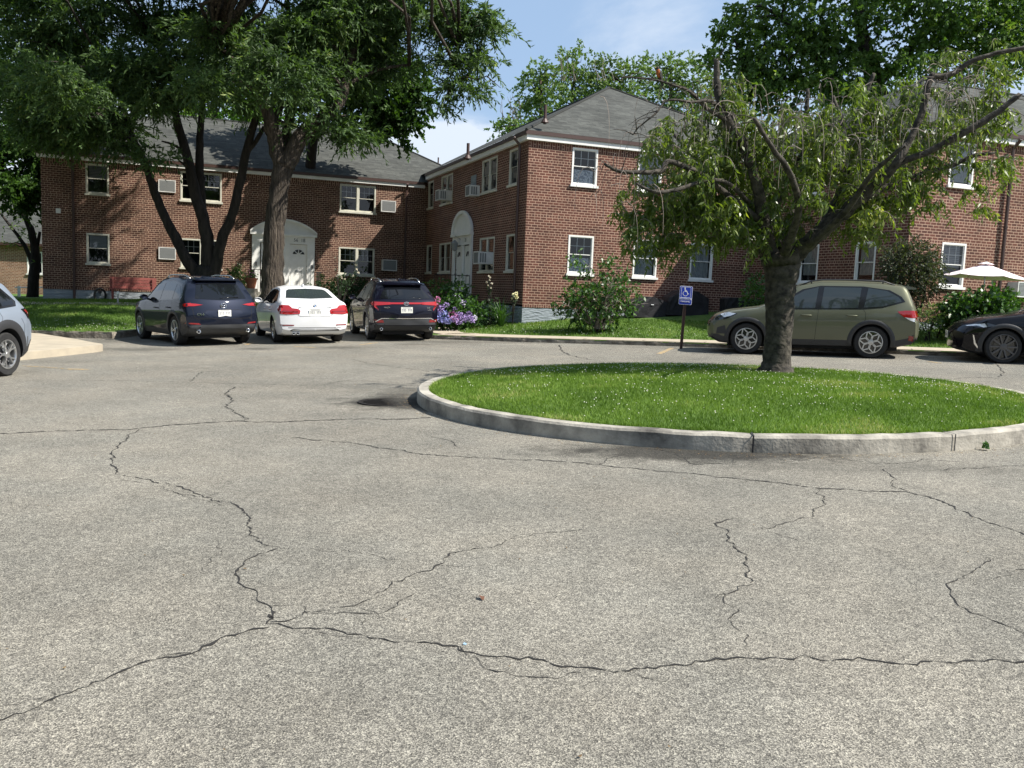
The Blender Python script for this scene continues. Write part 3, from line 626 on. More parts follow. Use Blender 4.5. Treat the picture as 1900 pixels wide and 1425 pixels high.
WIN = {}
def window(parent, x, y, rz, z, w, h, double=False, grid=True, inside='blind', trim='white', cov=.5, slim=False):
    """window in a wall opening; local frame: outside is -Y, origin bottom centre"""
    key = (round(w, 2), round(h, 2), double, grid, trim, slim)
    if key not in WIN:
        fr = MB(); b_ = .055
        fr.box(-w/2, -w/2 + b_, -.012, .07, 0, h); fr.box(w/2 - b_, w/2, -.012, .07, 0, h); fr.box(-w/2 + b_, w/2 - b_, -.012, .07, h - b_, h); fr.box(-w/2 + b_, w/2 - b_, -.012, .07, 0, b_ * .8)
        wins = [(-w/2 + b_, w/2 - b_)]
        if double: fr.box(-.05, .05, -.012, .07, b_ * .8, h - b_); wins = [(-w/2 + b_, -.05), (.05, w/2 - b_)]
        pn = MB(); mt = MB()
        for a, c_ in wins:
            s = .010 if slim else .022; z0 = b_ * .8; z1 = h - b_; zm = z0 + (z1 - z0) * .5
            # upper sash (outer), lower sash (inner)
            for (za, zb, yy) in ((zm, z1, .02), (z0, zm + .02, .045)):
                fr.box(a, a + s, yy, yy + .022, za, zb); fr.box(c_ - s, c_, yy, yy + .022, za, zb); fr.box(a + s, c_ - s, yy, yy + .022, za, za + s * 1.1); fr.box(a + s, c_ - s, yy, yy + .022, zb - s, zb)
                pn.add([(a + s, yy + .012, za + s), (c_ - s, yy + .012, za + s), (c_ - s, yy + .012, zb - s), (a + s, yy + .012, zb - s)], [(0, 1, 2, 3)])
            if grid:
                for k in (1, 2):
                    xx = a + s + (c_ - a - 2 * s) * k / 3; mt.box(xx - .009, xx + .009, .034, .042, zm + s, z1 - s)
                zz = zm + s + (z1 - zm - 2 * s) / 2; mt.box(a + s, c_ - s, .0345, .0415, zz - .008, zz + .008)
        si = MB(); si.box(-w/2 - .045, w/2 + .045, -.07, .05, -.075, -.002)
        rm = MB(); D_ = .75
        rm.add([(-w/2, .11, 0), (w/2, .11, 0), (w/2, .11, h), (-w/2, .11, h), (-w/2, D_, 0), (w/2, D_, 0), (w/2, D_, h), (-w/2, D_, h)], [(0, 4, 5, 1), (1, 5, 6, 2), (2, 6, 7, 3), (3, 7, 4, 0), (4, 7, 6, 5)])
        WIN[key] = [fr.mesh('window'), pn.mesh('pane'), mt.mesh('glazing_bars'), si.mesh('sill'), rm.mesh('room')]
        for me, mm in zip(WIN[key], (M[trim], M['glass'], M['white'], M[trim], M['room'])): me.materials.append(mm)
    fr, pn, mt, si, rm = WIN[key]
    f = obj('window', fr, None, parent, (x, y, z), rz)
    for nm, me in (('pane', pn), ('glazing_bars', mt), ('sill', si), ('room', rm)):
        if nm == 'glazing_bars' and not grid: continue
        obj(nm, me, None, f)
    if inside:
        mb = MB(); s = .1
        segs = [(-w/2 + s, -.06), (.06, w/2 - s)] if double else [(-w/2 + s, w/2 - s)]
        for a, c_ in segs:
            if inside in ('blind', 'curtain'):
                top = h - .07; bot = h * (1 - cov)
                if inside == 'blind':
                    nsl = max(2, int((top - bot) / .05))
                    for k in range(nsl):
                        zz = top - (k + .5) * (top - bot) / nsl; mb.add([(a, .1, zz - .024), (c_, .1, zz - .024), (c_, .115, zz + .02), (a, .115, zz + .02)], [(0, 1, 2, 3)])
                else:
                    n_ = 14
                    for k in range(n_):
                        xa, xb = a + (c_ - a) * k / n_, a + (c_ - a) * (k + 1) / n_; ya, yb = .11 + .02 * (k % 2), .11 + .02 * ((k + 1) % 2)
                        mb.add([(xa, ya, bot), (xb, yb, bot), (xb, yb, top), (xa, ya, top)], [(0, 1, 2, 3)])
            else:       # lace half curtain at the bottom
                mb.add([(a, .1, .06), (c_, .1, .06), (c_, .1, h * .42), (a, .1, h * .42)], [(0, 1, 2, 3)])
        mb.build('curtain' if inside != 'blind' else 'blind', M['lace' if inside == 'lace' else inside], f, fix=False)
    return f
def ac_unit(parent, x, y, z, rz, w=.62, h=.42, out=.3, name='air_conditioner', style='grille'):
    """box air conditioner poking out along local -Y"""
    mb = MB(); mb.box(-w/2, w/2, -out, .15, 0, h)
    mb.box(-w/2 - .012, w/2 + .012, -out - .012, -out + .0, -.012, .02); mb.box(-w/2 - .012, w/2 + .012, -out - .012, -out, h - .02, h + .012)
    mb.box(-w/2 - .012, -w/2 + .02, -out - .012, -out, .02, h - .02); mb.box(w/2 - .02, w/2 + .012, -out - .012, -out, .02, h - .02)
    o = mb.build(name, M['ac'], parent, loc=(x, y, z), rz=rz)
    g_ = MB(); g_.box(-w/2 + .03, w/2 - .03, -out - .006, -out - .001, .03, h - .03)
    if style == 'slats':
        for sx in (-1, 1):
            for k in range(3):
                yy = -out + .05 + k * .085; g_.box(sx * (w/2 + .004) - .002, sx * (w/2 + .004) + .002, yy, yy + .055, .05, h - .05)
    g_.build('grille', M['acgrille'], o)
    if style == 'grille':
        s_ = MB()
        for k in range(9): zz = .05 + k * (h - .1) / 9; s_.box(-w/2 + .035, w/2 - .035, -out - .012, -out - .008, zz, zz + .012)
        s_.build('louvres', mat('louvre', (.3, .31, .31), .5), o)
    return o
def roofmesh(polys):
    """polys: list of 3D vertex lists; UV from slope direction"""
    mb = MB()
    for p in polys:
        p = [Vector(q) for q in p]; n = (p[1] - p[0]).cross(p[2] - p[0]).normalized()
        if n.z < 0: p.reverse(); n = -n
        h = Vector((0, 0, 1)).cross(n).normalized(); s = n.cross(h)
        uvquad(mb, p, [(q.dot(h), q.dot(s)) for q in p])
    return mb
def downspout(parent, x, y, n, z0, z1):
    mb = MB(); a = Vector((x + n[0] * .09, y + n[1] * .09, 0)); w = Vector((n[0], n[1], 0))
    mb.tube([a + w * .2 + Vector((0, 0, z0)), a + w * .02 + Vector((0, 0, z0 + .12)), a + Vector((0, 0, z0 + .25)), a + Vector((0, 0, z1 - .25)), a + w * .22 + Vector((0, 0, z1))], .05, 8)
    for z in (z0 + 1.2, (z0 + z1) / 2 + .3, z1 - .7): mb.tube([a + Vector((0, 0, z)), a + Vector((0, 0, z + .05))], .062, 8)
    return mb.build('downspout', M['gutter'], parent)

# ===== wing B (with the arched side door), local x=U, y=V, origin at the front-left corner, z world
B = empty('brick_building', (K.x, K.y, 0), PHI, 'central red brick wing with grey hip roof, its front in full sun', 'building', None)
WB = 10.64; LB = 12.11; zt_, zf_ = 6.30, 1.18
def sgl(c, z, h): return (c - .45, c + .45, z, z + h)
cwin = [1.95, 4.33, 6.52]
holes = [sgl(c, 2.24, 1.23) for c in cwin] + [sgl(c, 5.07, 1.15) for c in cwin]
wl = MB()
wall(wl, (0, 0), (1, 0), (0, -1), 8.54, zf_, zt_ + .1, holes)
bw = [(.87, 1.67), (2.87, 4.47), (8.15, 9.78), (11.0, 11.82)]
bh = [(a, b_, 2.26, 3.45) for a, b_ in bw] + [(a, b_, 5.06, 6.2) for a, b_ in bw]
door_h = (5.35, 7.6, 1.3, 3.95)
wall(wl, (0, 0), (0, 1), (-1, 0), LB + .3, zf_, zt_ + .1, bh + [door_h], u0=50)
soldier(wl, (0, 0), (1, 0), (0, -1), [(0, 1.5), (2.4, 3.88), (4.78, 6.07), (6.97, 8.54)], 6.09, 6.30)
soldier(wl, (0, 0), (0, 1), (-1, 0), [(0, .87), (1.67, 2.87), (4.47, 8.15), (9.78, 11.0), (11.82, 12.11)], 6.09, 6.30)
soldier(wl, (0, 0), (1, 0), (0, -1), [(0, 8.54)], 1.10, 1.20, .012)
wl.build('wall', M['brick'], B)
fd = MB(); fd.box(.002, 8.6, .002, .3, 0, zf_ - .06); fd.box(-.004, .3, .3, LB, 0, zf_ - .06); fd.build('foundation', M['foundation'], B)
bk = MB(); bk.box(.2, WB, 9, LB + 5, 0, 6.3); bk.box(8.0, WB, .3, 9, 0, 6.3); bk.build('rear_wall', M['brick'], B)
fr = MB(); fr.box(-.12, 8.42, -.12, 0, zt_, 6.455); fr.box(-.12, 0, 0, 11.97, zt_, 6.455); fr.build('frieze', M['white'], B)
e = .17; zr = 6.52; d_ = 5.49; za = 9.56; LR = 16.
gt = MB(); gt.box(-e, 8.4, -e, -.05, 6.456, 6.57); gt.box(-e, -.05, -.05, 11.95, 6.456, 6.57); gt.build('gutter', M['gutter'], B)
zr = 6.575; q0, q1, q2, q3 = (-e, -e, zr), (WB + e, -e, zr), (WB + e, LR, zr), (-e, LR, zr); ap, ar = (-e + d_, -e + d_, za), (-e + d_, LR, za)
roofmesh([(q0, q1, ap), (q0, ap, ar, q3), (q1, q2, ar, ap)]).build('roof', M['roof'], B, fix=False)
rc = MB()      # ridge caps along the hips
for a, b_ in ((q0, ap), (q1, ap), (ap, ar)):
    rc.tube([Vector(a) + Vector((0, 0, .005)), Vector(b_) + Vector((0, 0, .005))], .05, 6)
rc.build('ridge_caps', M['roof'], B)
for px_, py_, h_ in ((1011, 224, .48), (868, 291, .42), (813, 304, .42)):
    # vents stand on the left slope
    d = ray(px_, py_); n = U * (za - zr) + Vector((0, 0, -1)) * d_; n = Vector((-(za - zr) * U.x, -(za - zr) * U.y, d_)).normalized()
    P0 = K - U * e; P0.z = zr; tt = (P0 - EYE).dot(n) / d.dot(n); q = EYE + d * tt; lq = ((q - K).dot(U), (q - K).dot(V), q.z)
    mb = MB(); mb.lathe([(.05, -.1), (.05, h_), (.035, h_), (.035, h_ - .05)], 10); mb.lathe([(.13, -.06), (.06, .06)], 10); mb.build('roof_vent', M['gutter'], B, loc=lq)
ins_c = ['lace', 'blind', 'blind']
for i, c_ in enumerate(cwin):
    window(B, c_, 0, 0, 2.24, .9, 1.23, inside=['lace', 'curtain', 'curtain'][i], cov=.95); window(B, c_, 0, 0, 5.07, .9, 1.15, inside=['lace', 'curtain', 'curtain'][i], cov=.95)
for i, (a, b_) in enumerate(bw):
    dbl = b_ - a > 1
    window(B, 0, (a + b_) / 2, -math.pi / 2, 2.26, b_ - a, 1.19, dbl, grid=False, inside=None, trim='cream', slim=True); window(B, 0, (a + b_) / 2, -math.pi / 2, 5.06, b_ - a, 1.14, dbl, grid=False, inside=None, trim='cream', slim=True)
ac_unit(B, 0, 3.35, 2.50, -math.pi / 2, .55, .42, .5, style='slats'); ac_unit(B, 0, 4.95, 4.98, -math.pi / 2, .5, .38, .38, style='slats'); ac_unit(B, 0, 8.6, 5.12, -math.pi / 2, .55, .4, .5, style='slats')
mb = MB(); mb.box(-.02, 0, 5.15, 5.75, 5.1, 5.8); mb.build('blanking_panel', M['foundation'], B)
downspout(B, -.05, .42, (-1, 0), .8, 6.42)
# arched doorway of the side wall (outside is -x)
mb = MB(); hw = 1.2; yc = 6.48; zs = 3.72
arch = [(yc + hw * math.cos(a) , zs + .78 * math.sin(a)) for a in np.linspace(0, math.pi, 21)]
def archpoly(mb, pts, x0, x1, mi=0):
    n_ = len(pts); vs = [(x0, y, z) for y, z in pts] + [(x1, y, z) for y, z in pts]
    mb.add(vs, [tuple(range(n_)), tuple(range(2 * n_ - 1, n_ - 1, -1))] + [(i, (i + 1) % n_, (i + 1) % n_ + n_, i + n_) for i in range(n_)], mi)
archpoly(mb, arch, -.06, .0)
ring = [(yc + (hw + .06) * math.cos(a), zs + .86 * math.sin(a)) for a in np.linspace(0, math.pi, 21)]
for i in range(20):
    a, b_, c_, d2 = ring[i], ring[i + 1], arch[i + 1], arch[i]
    archpoly(mb, [a, b_, (c_[0] * .94 + yc * .06, c_[1] - .04), (d2[0] * .94 + yc * .06, d2[1] - .04)], -.14, -.061)
mb.box(-.16, -.001, yc - hw - .05, yc + hw + .05, zs - .1, zs); mb.box(-.08, -.001, yc - hw, yc - hw + .22, 1.2, zs - .1); mb.box(-.08, -.001, yc + hw - .22, yc + hw, 1.2, zs - .1)
mb.box(-.07, -.001, yc - hw + .22, yc + hw - .22, 3.28, zs - .1); mb.box(-.07, .02, yc - .12, yc + .12, 1.2, 3.28)
ds = mb.build('door_surround', M['white'], B)
def text_mesh(s, size, depth=.004):
    cu = bpy.data.curves.new('txt', 'FONT'); cu.body = s; cu.size = size; cu.extrude = depth; cu.align_x = 'CENTER'; cu.align_y = 'CENTER'
    to = bpy.data.objects.new('txt', cu); COL.objects.link(to); dg = bpy.context.evaluated_depsgraph_get()
    me = bpy.data.meshes.new_from_object(to.evaluated_get(dg)); bpy.data.objects.remove(to); me.name = 'letters'; return me
def put_text(name, s, size, mt, parent, Mx):
    me = text_mesh(s, size); me.transform(Mx); me.materials.clear(); o = obj(name, me, mt, parent)
    if parent is not None: KIDS.setdefault(parent.name, []).append(o)
    return o
FRONT = Matrix.Rotation(R(90), 4, 'X')             # text facing -Y
LEFTW = Matrix.Rotation(-R(90), 4, 'Z') @ FRONT    # text facing -X
M['num'] = mat('number_grey', (.12, .14, .13), .5)
put_text('house_number', '21', .2, M['num'], ds, Matrix.Translation((-.085, 5.95, 3.45)) @ LEFTW)
def door(parent, face, x, y, z, w, h, hand=1):
    """white panel door with a fan light; face 'front' (-Y) or 'left' (-X)"""
    rz = 0 if face == 'front' else -math.pi / 2
    mb = MB(); mb.box(-w/2, w/2, 0, .05, 0, h); 
    for sx in (-1, 1):
        for (za, zb) in ((.18, .8), (1.0, 1.5)):
            xc = sx * w * .22; pw = w * .15; mb.box(xc - pw, xc + pw, -.008, 0, za, zb); 
    o = mb.build('door', M['white'], parent, loc=(x, y, z), rz=rz)
    fan = MB(); r_ = w * .28
    for k in range(4):
        a0, a1 = math.pi * k / 4 + .07, math.pi * (k + 1) / 4 - .07; pts = [(.06 * math.cos((a0 + a1) / 2), .06 * math.sin((a0 + a1) / 2))] + [(r_ * math.cos(a0 + (a1 - a0) * j / 5), r_ * .85 * math.sin(a0 + (a1 - a0) * j / 5)) for j in range(6)]
        fan.prism([(px_, h - .42 + pz_) for px_, pz_ in pts], -.012, -.002)
    fan.build('fanlight', M['iron'], o)
    hd = MB(); hx = hand * (w/2 - .08); hd.lathe([(.03, 0), (.03, -.02), (.012, -.03), (.012, -.05), (.03, -.06), (.02, -.085), (.001, -.09)], 12, M=Matrix.Translation((hx, 0, .95)), axis='y'); hd.lathe([(.028, 0), (.028, -.02), (.001, -.022)], 12, M=Matrix.Translation((hx, 0, 1.12)), axis='y'); hd.build('handle', mat('knob', (.25, .25, .24), .35, .8), o)
    ml = MB(); ml.box(-.14, .14, -.012, -.001, .86, .93); ml.build('letter_slot', mat('slot', (.35, .35, .33), .4, .6), o)
    return o
door(B, 'left', .03, yc - .55, 1.22, .86, 2.03); door(B, 'left', .03, yc + .55, 1.22, .86, 2.03, -1)
# lantern on the surround
ln_ = MB(); Lc = Vector((-.3, yc + .15, 3.25))
ln_.tube([(-.08, yc + .15, 3.5), (-.3, yc + .15, 3.62), (-.3, yc + .15, 3.5)], .012, 6)
ln_.lathe([(.02, .22), (.13, .12), (.14, .1), (.11, -.16), (.05, -.2), (.001, -.22)], 6, M=Matrix.Translation(Lc)); ln_.build('wall_lantern', mat('lantern_glass', (.22, .23, .23), .3, spec=.6), B)
# stoop with railing
st = MB(); st.box(-1.5, -.05, yc - 1.3, yc + 1.3, 0, 1.2); st.box(-1.8, -1.5, yc - .9, yc + .9, 0, 1.02); st.box(-2.1, -1.8, yc - .9, yc + .9, 0, .84); st.build('stoop', M['concrete'], B)
rl = MB()
for yy in (yc - 1.22,):
    rl.tube([(-1.45, yy, 2.1), (-.1, yy, 2.1)], .016, 6); rl.tube([(-1.45, yy, 1.3), (-.1, yy, 1.3)], .012, 6)
    for k in range(11): xx = -1.45 + k * .135; rl.tube([(xx, yy, 1.2), (xx, yy, 2.1)], .009, 5)
rl.build('railing', M['iron'], B)

# ===== block A (left, in tree shade), origin J
A = empty('brick_building', (J.x, J.y, 0), PHI, 'long shaded brick block behind the big left trees, white doorway numbered 56 18', 'building')
wa = MB(); zfA, ztA = 1.05, 5.95
sg = [(-13.62, -12.80)]; db = [(-10.19, -8.62), (-3.83, -2.28)]
SX = 15.16
hs = []
for a, b_ in sg + db: hs += [(a + SX, b_ + SX, 2.03, 3.19), (a + SX, b_ + SX, 4.72, 5.86)]
hs.append((-7.2 + SX, -4.95 + SX, 1.15, 3.2))
wall(wa, (-SX, 0), (1, 0), (0, -1), SX + .1, zfA, ztA + .1, hs, u0=100)
wall(wa, (-SX, 0), (0, 1), (-1, 0), 8.8, zfA, ztA + .1, [], u0=150)
soldier(wa, (-SX, 0), (1, 0), (0, -1), [(0, SX - 13.62), (SX - 12.8, SX - 10.19), (SX - 8.62, SX - 3.83), (SX - 2.28, SX)], ztA - .21, ztA)
soldier(wa, (-SX, 0), (1, 0), (0, -1), [(0, SX)], .97, 1.07, .012)
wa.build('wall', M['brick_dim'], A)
bk = MB(); bk.box(-SX + .2, 3.2, 8.5, 8.8, 0, 6.); bk.box(-SX + .2, 0, 1.2, 1.3, 3.4, 4.6); bk.build('rear_wall', M['brick_dim'], A)
fd = MB(); fd.box(-SX + .002, 0, .002, .3, -.4, .98); fd.box(-SX + .002, -SX + .3, .3, 8.6, -.4, .98); fd.build('foundation', M['foundation'], A)
fr = MB(); fr.box(-SX - .12, -.13, -.12, 0, ztA, 6.075); fr.box(-SX - .12, -SX, 0, 8.8, ztA, 6.075); fr.build('frieze', M['white'], A)
eL = -SX - .17; eR = 2.87; zr = 6.195; dA = 4.29; zaA = 8.69
gt = MB(); gt.box(eL, -.18, -.17, -.05, 6.077, 6.19); gt.box(eL, eL + .12, -.05, 8.9, 6.077, 6.19); gt.build('gutter', M['gutter'], A)
a0, a1, a2, a3 = (eL, -.17, zr), (eR, -.17, zr), (eR, 8.41, zr), (eL, 8.41, zr); r0_, r1_ = (eL + dA, -.17 + dA, zaA), (eR - dA, -.17 + dA, zaA)
roofmesh([(a0, a1, r1_, r0_), (a1, a2, r1_), (a2, a3, r0_, r1_), (a3, a0, r0_)]).build('roof', M['roof'], A, fix=False)
rc = MB()
for a, b_ in ((a0, r0_), (a1, r1_), (r0_, r1_)): rc.tube([a, b_], .05, 6)
rc.build('ridge_caps', M['roof'], A)
for a, b_ in sg + db:
    dbl = b_ - a > 1
    window(A, (a + b_) / 2, 0, 0, 2.03, b_ - a, 1.16, dbl, grid=dbl, inside='blind' if not dbl else None, trim='cream'); window(A, (a + b_) / 2, 0, 0, 4.72, b_ - a, 1.14, dbl, grid=dbl, inside='blind' if not dbl else None, trim='cream', cov=.5)
for x_, z_, o_ in ((-10.69, 4.98, .05), (-10.69, 2.32, .05), (-1.77, 4.80, .28), (-1.66, 2.27, .3)): ac_unit(A, x_, 0, z_, 0, .62, .46, o_)
downspout(A, -14.06, 0, (0, -1), .55, 6.05); downspout(A, -.95, 0, (0, -1), .7, 6.05)
mb = MB(); mb.box(-14.66, -14.5, -.07, 0, 3.88, 4.06); mb.build('alarm_box', M['white'], A)
# double doorway with segmental pediment
mb = MB(); x0, x1 = -7.42, -4.86; xc = (x0 + x1) / 2; hwA = (x1 - x0) / 2
mb.box(x0, x0 + .32, -.07, 0, .6, 3.52); mb.box(x1 - .32, x1, -.07, 0, .6, 3.52); mb.box(xc - .24, xc + .24, -.07, .02, 1.15, 3.2); mb.box(x0 + .32, x1 - .32, -.07, 0, 3.2, 3.52)
mb.box(x0 - .08, x1 + .08, -.17, 0, 3.52, 3.62)
sag = .52; Rr = ((hwA + .08) ** 2 + sag ** 2) / (2 * sag); a_m = math.asin((hwA + .08) / Rr)
seg = [(xc + Rr * math.sin(a), 3.62 + Rr * (math.cos(a) - math.cos(a_m))) for a in np.linspace(-a_m, a_m, 25)]
mb.prism(seg, -.05, 0)
for i in range(24):
    a, b_ = seg[i], seg[i + 1]; mb.prism([a, b_, (b_[0], b_[1] + .075), (a[0], a[1] + .075)], -.2, 0); mb.prism([(a[0], a[1] - .05), (b_[0], b_[1] - .05), (b_[0], b_[1] - .001), (a[0], a[1] - .001)], -.12, -.051)
dsA = mb.build('door_surround', M['white'], A)
door(A, 'front', -6.62, .03, 1.17, .86, 2.02, -1); door(A, 'front', -5.52, .03, 1.17, .86, 2.02, 1)
put_text('house_number', '56  18', .19, M['num'], dsA, Matrix.Translation((-5.5, -.076, 3.36)) @ FRONT); put_text('house_number', '56', .19, M['num'], dsA, Matrix.Translation((-6.62, -.076, 3.36)) @ FRONT)
mb = MB(); mb.box(-7.3, -7.22, -.1, -.07, 2.22, 2.38); mb.box(-5.0, -4.92, -.1, -.07, 2.2, 2.36); mb.build('door_bell', mat('bell', (.1, .1, .1), .4), A)
st = MB(); st.box(-7.5, -4.7, -1.5, -.05, -.2, 1.15); st.box(-7.0, -5.2, -1.8, -1.5, -.2, .97); st.box(-7.0, -5.2, -2.1, -1.8, -.2, .8); st.box(-7.0, -5.2, -2.4, -2.1, -.2, .63); st.build('stoop', M['concrete'], A)
rl = MB()
for xx in (-7.42, -4.78):
    rl.tube([(xx, -1.45, 2.05), (xx, -.1, 2.05)], .016, 6); rl.tube([(xx, -1.45, 1.25), (xx, -.1, 1.25)], .012, 6)
    for k in range(9): yy = -1.45 + k * .165; rl.tube([(xx, yy, 1.15), (xx, yy, 2.05)], .009, 5)
    xe = xx + (.42 if xx < -6 else -.42); rl.tube([(xx, -1.45, 2.05), (xe, -1.45, 2.05)], .016, 6)
    for k in range(4): q = xx + (xe - xx) * k / 3; rl.tube([(q, -1.45, 1.15), (q, -1.45, 2.05)], .009, 5)
rl.build('railing', M['iron'], A)

# ===== wing C (right), origin at its front-left corner
KC = K + U * 8.54 - V * 7.05
Cb = empty('brick_building', (KC.x, KC.y, 0), PHI, 'two storey red brick wing at far right behind the weeping tree and pale parasol', 'building')
wc = MB(); WC = 16.
fw = [(1.23, 2.13), (5.2, 6.1), (9, 9.9)]
hc = [(a, b_, 2.22, 3.44) for a, b_ in fw] + [(a, b_, 5.02, 6.2) for a, b_ in fw]
wall(wc, (0, 0), (1, 0), (0, -1), WC, 1.28, 6.4, hc, u0=200)
# side wall facing left (-x); v runs from 0 to 7.05
sw = [(1.16, 1.96), (3.57, 4.47)]
hsd = [(a, b_, 2.24, 3.44) for a, b_ in sw] + [(a, b_, 5.02, 6.2) for a, b_ in sw]
wall(wc, (0, 0), (0, 1), (-1, 0), 7.2, 1.28, 6.4, hsd, u0=250)
soldier(wc, (0, 0), (1, 0), (0, -1), [(0, 1.23), (2.13, 5.2), (6.1, 9), (9.9, WC)], 6.09, 6.30); soldier(wc, (0, 0), (0, 1), (-1, 0), [(0, 1.16), (1.96, 3.57), (4.47, 7.05)], 6.09, 6.30); soldier(wc, (0, 0), (1, 0), (0, -1), [(0, WC)], 1.20, 1.30, .012)
wc.build('wall', M['brick'], Cb)
fd = MB(); fd.box(.002, WC, .002, .3, 0, 1.21); fd.box(.002, .3, .3, 7.0, 0, 1.21); fd.build('foundation', M['foundation'], Cb)
fr = MB(); fr.box(-.12, WC, -.12, 0, 6.30, 6.455); fr.box(-.12, 0, 0, 6.9, 6.30, 6.455); fr.build('frieze', M['white'], Cb)
gt = MB(); gt.box(-.17, WC, -.17, -.05, 6.456, 6.57); gt.box(-.17, -.05, -.05, 6.88, 6.456, 6.57); gt.build('gutter', M['gutter'], Cb)
dC = 4.87; zc = 6.575; zca = 6.52 + .54 * 5; Wd = 10.
c0, c1, c2, c3 = (-.17, -.17, zc), (WC, -.17, zc), (WC, Wd - .43, zc), (-.17, Wd - .43, zc); k0, k1 = (-.17 + dC, -.17 + dC, zca), (WC - 1, -.17 + dC, zca)
roofmesh([(c0, c1, k1, k0), (c3, c0, k0), (c2, c3, k0, k1)]).build('roof', M['roof'], Cb, fix=False)
rc = MB()
for a, b_ in ((c0, k0), (k0, k1)): rc.tube([a, b_], .05, 6)
rc.build('ridge_caps', M['roof'], Cb)
n = Vector((-(zca - zc) * U.x, -(zca - zc) * U.y, dC)).normalized(); P0 = KC - U * .17; P0.z = zc; d = ray(1681, 196); tt = (P0 - EYE).dot(n) / d.dot(n); q = EYE + d * tt
mb = MB(); mb.lathe([(.05, -.1), (.05, .35), (.035, .35), (.035, .3)], 10); mb.lathe([(.13, -.06), (.06, .06)], 10); mb.build('roof_vent', M['gutter'], Cb, loc=((q - KC).dot(U), (q - KC).dot(V), q.z))
for i, (a, b_) in enumerate(fw):
    window(Cb, (a + b_) / 2, 0, 0, 2.22, .9, 1.22, inside='blind', cov=.55); window(Cb, (a + b_) / 2, 0, 0, 5.02, .9, 1.18, inside='curtain', cov=.9)
for a, b_ in sw:
    window(Cb, 0, (a + b_) / 2, -math.pi / 2, 2.24, b_ - a, 1.20, grid=False, inside='curtain', cov=.8); window(Cb, 0, (a + b_) / 2, -math.pi / 2, 5.02, b_ - a, 1.18, grid=True, inside=None)
downspout(Cb, 3.46, 0, (0, -1), .9, 6.42)
ac_unit(Cb, 4.35, 0, 2.02, 0, .95, .42, .35)

# ===== far small block at the left edge
q = at(0, 560, 47); D0 = Vector((q.x - 9, 47, 0))
Dd = empty('brick_building', (q.x - 6., 46.5, 0), R(8), 'small distant tan brick block with pale grey roof at the left edge', 'building')
wd = MB(); wall(wd, (0, 0), (1, 0), (0, -1), 8.9, .2, 3.0, [(7.3, 8.1, 1.5, 2.7)], u0=300); wall(wd, (8.9, .9), (1, 0), (0, -1), 2.8, .2, 3.0, [(.9, 1.7, 1.3, 2.6)], u0=320); wall(wd, (8.9, 0), (0, 1), (1, 0), .9, .2, 3., [], u0=330)
wd.build('wall', brick_mat('brick_tan', (.26, .14, .09), (.17, .09, .06), (.42, .34, .26)), Dd)
mb = MB(); mb.box(-1, 12.5, -.3, .0, 2.98, 3.12); mb.build('frieze', M['gutter'], Dd)
roofmesh([((-1, -.3, 3.1), (14, -.3, 3.1), (14, 6, 6.6), (-1, 6, 6.6)), ((-1, 12, 3.1), (14, 12, 3.1), (14, 6, 6.6), (-1, 6, 6.6))]).build('roof', M['roof'], Dd, fix=False)
window(Dd, 7.7, 0, 0, 1.5, .8, 1.2, grid=False, inside=None); window(Dd, 10.2, .9, 0, 1.3, .8, 1.3, grid=False, inside=None)
downspout(Dd, 8.75, 0, (0, -1), .3, 3.0)

# ---------------------------------------------------------------- vegetation
M['leaf_locust'] = leaf_mat('leaf_locust', (.036, .072, .028), (.105, .175, .06), (.27, .34, .11), trans=.4)
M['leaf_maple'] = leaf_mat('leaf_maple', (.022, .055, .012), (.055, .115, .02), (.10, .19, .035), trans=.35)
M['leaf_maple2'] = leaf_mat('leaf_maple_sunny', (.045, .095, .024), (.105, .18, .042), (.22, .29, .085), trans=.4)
M['leaf_bright'] = leaf_mat('leaf_bright', (.07, .15, .02), (.14, .26, .035), (.22, .34, .06), trans=.4)
M['leaf_mid'] = leaf_mat('leaf_mid', (.075, .13, .045), (.15, .225, .075), (.24, .31, .13), trans=.35)
M['leaf_cherry'] = leaf_mat('leaf_cherry', (.07, .115, .024), (.155, .205, .045), (.34, .36, .08), trans=.42, rough=.4, spec=.5)
M['leaf_shrub'] = leaf_mat('leaf_shrub', (.025, .07, .015), (.07, .15, .03), (.16, .25, .06), trans=.3, rough=.4, spec=.5)
M['leaf_dark'] = leaf_mat('leaf_dark', (.012, .035, .012), (.03, .065, .02), (.06, .11, .03), trans=.25)
M['leaf_red'] = leaf_mat('leaf_red', (.035, .05, .03), (.07, .085, .045), (.17, .12, .07), trans=.3)

def leaves(name, C_, D_, l, w, mt, parent, seed, droop=.5, fold=.15, njit=1.):
    """C_ (N,3) bases, D_ (N,3) growing directions; one rhombic folded leaf each"""
    rg = np.random.default_rng(seed); n_ = len(C_)
    D_ = D_ + rg.normal(0, .45 * njit, D_.shape); D_[:, 2] -= droop * rg.random(n_)
    D_ /= np.linalg.norm(D_, axis=1)[:, None] + 1e-9
    q = rg.normal(0, 1, D_.shape); q[:, 2] *= .55; s = np.cross(D_, q); s /= np.linalg.norm(s, axis=1)[:, None] + 1e-9
    nn = np.cross(s, D_); L_ = (l * rg.uniform(.6, 1.35, n_))[:, None]; W_ = (w * rg.uniform(.7, 1.3, n_))[:, None]
    v = np.stack([C_, C_ + D_ * L_ * .45 + s * W_ * .5 + nn * W_ * fold, C_ + D_ * L_ - nn * L_ * .12, C_ + D_ * L_ * .45 - s * W_ * .5 + nn * W_ * fold], 1).reshape(-1, 3)
    f_ = np.arange(n_)[:, None] * 4 + np.array([[0, 1, 2, 3]])
    return np_mesh(name, v, f_, mt, parent)
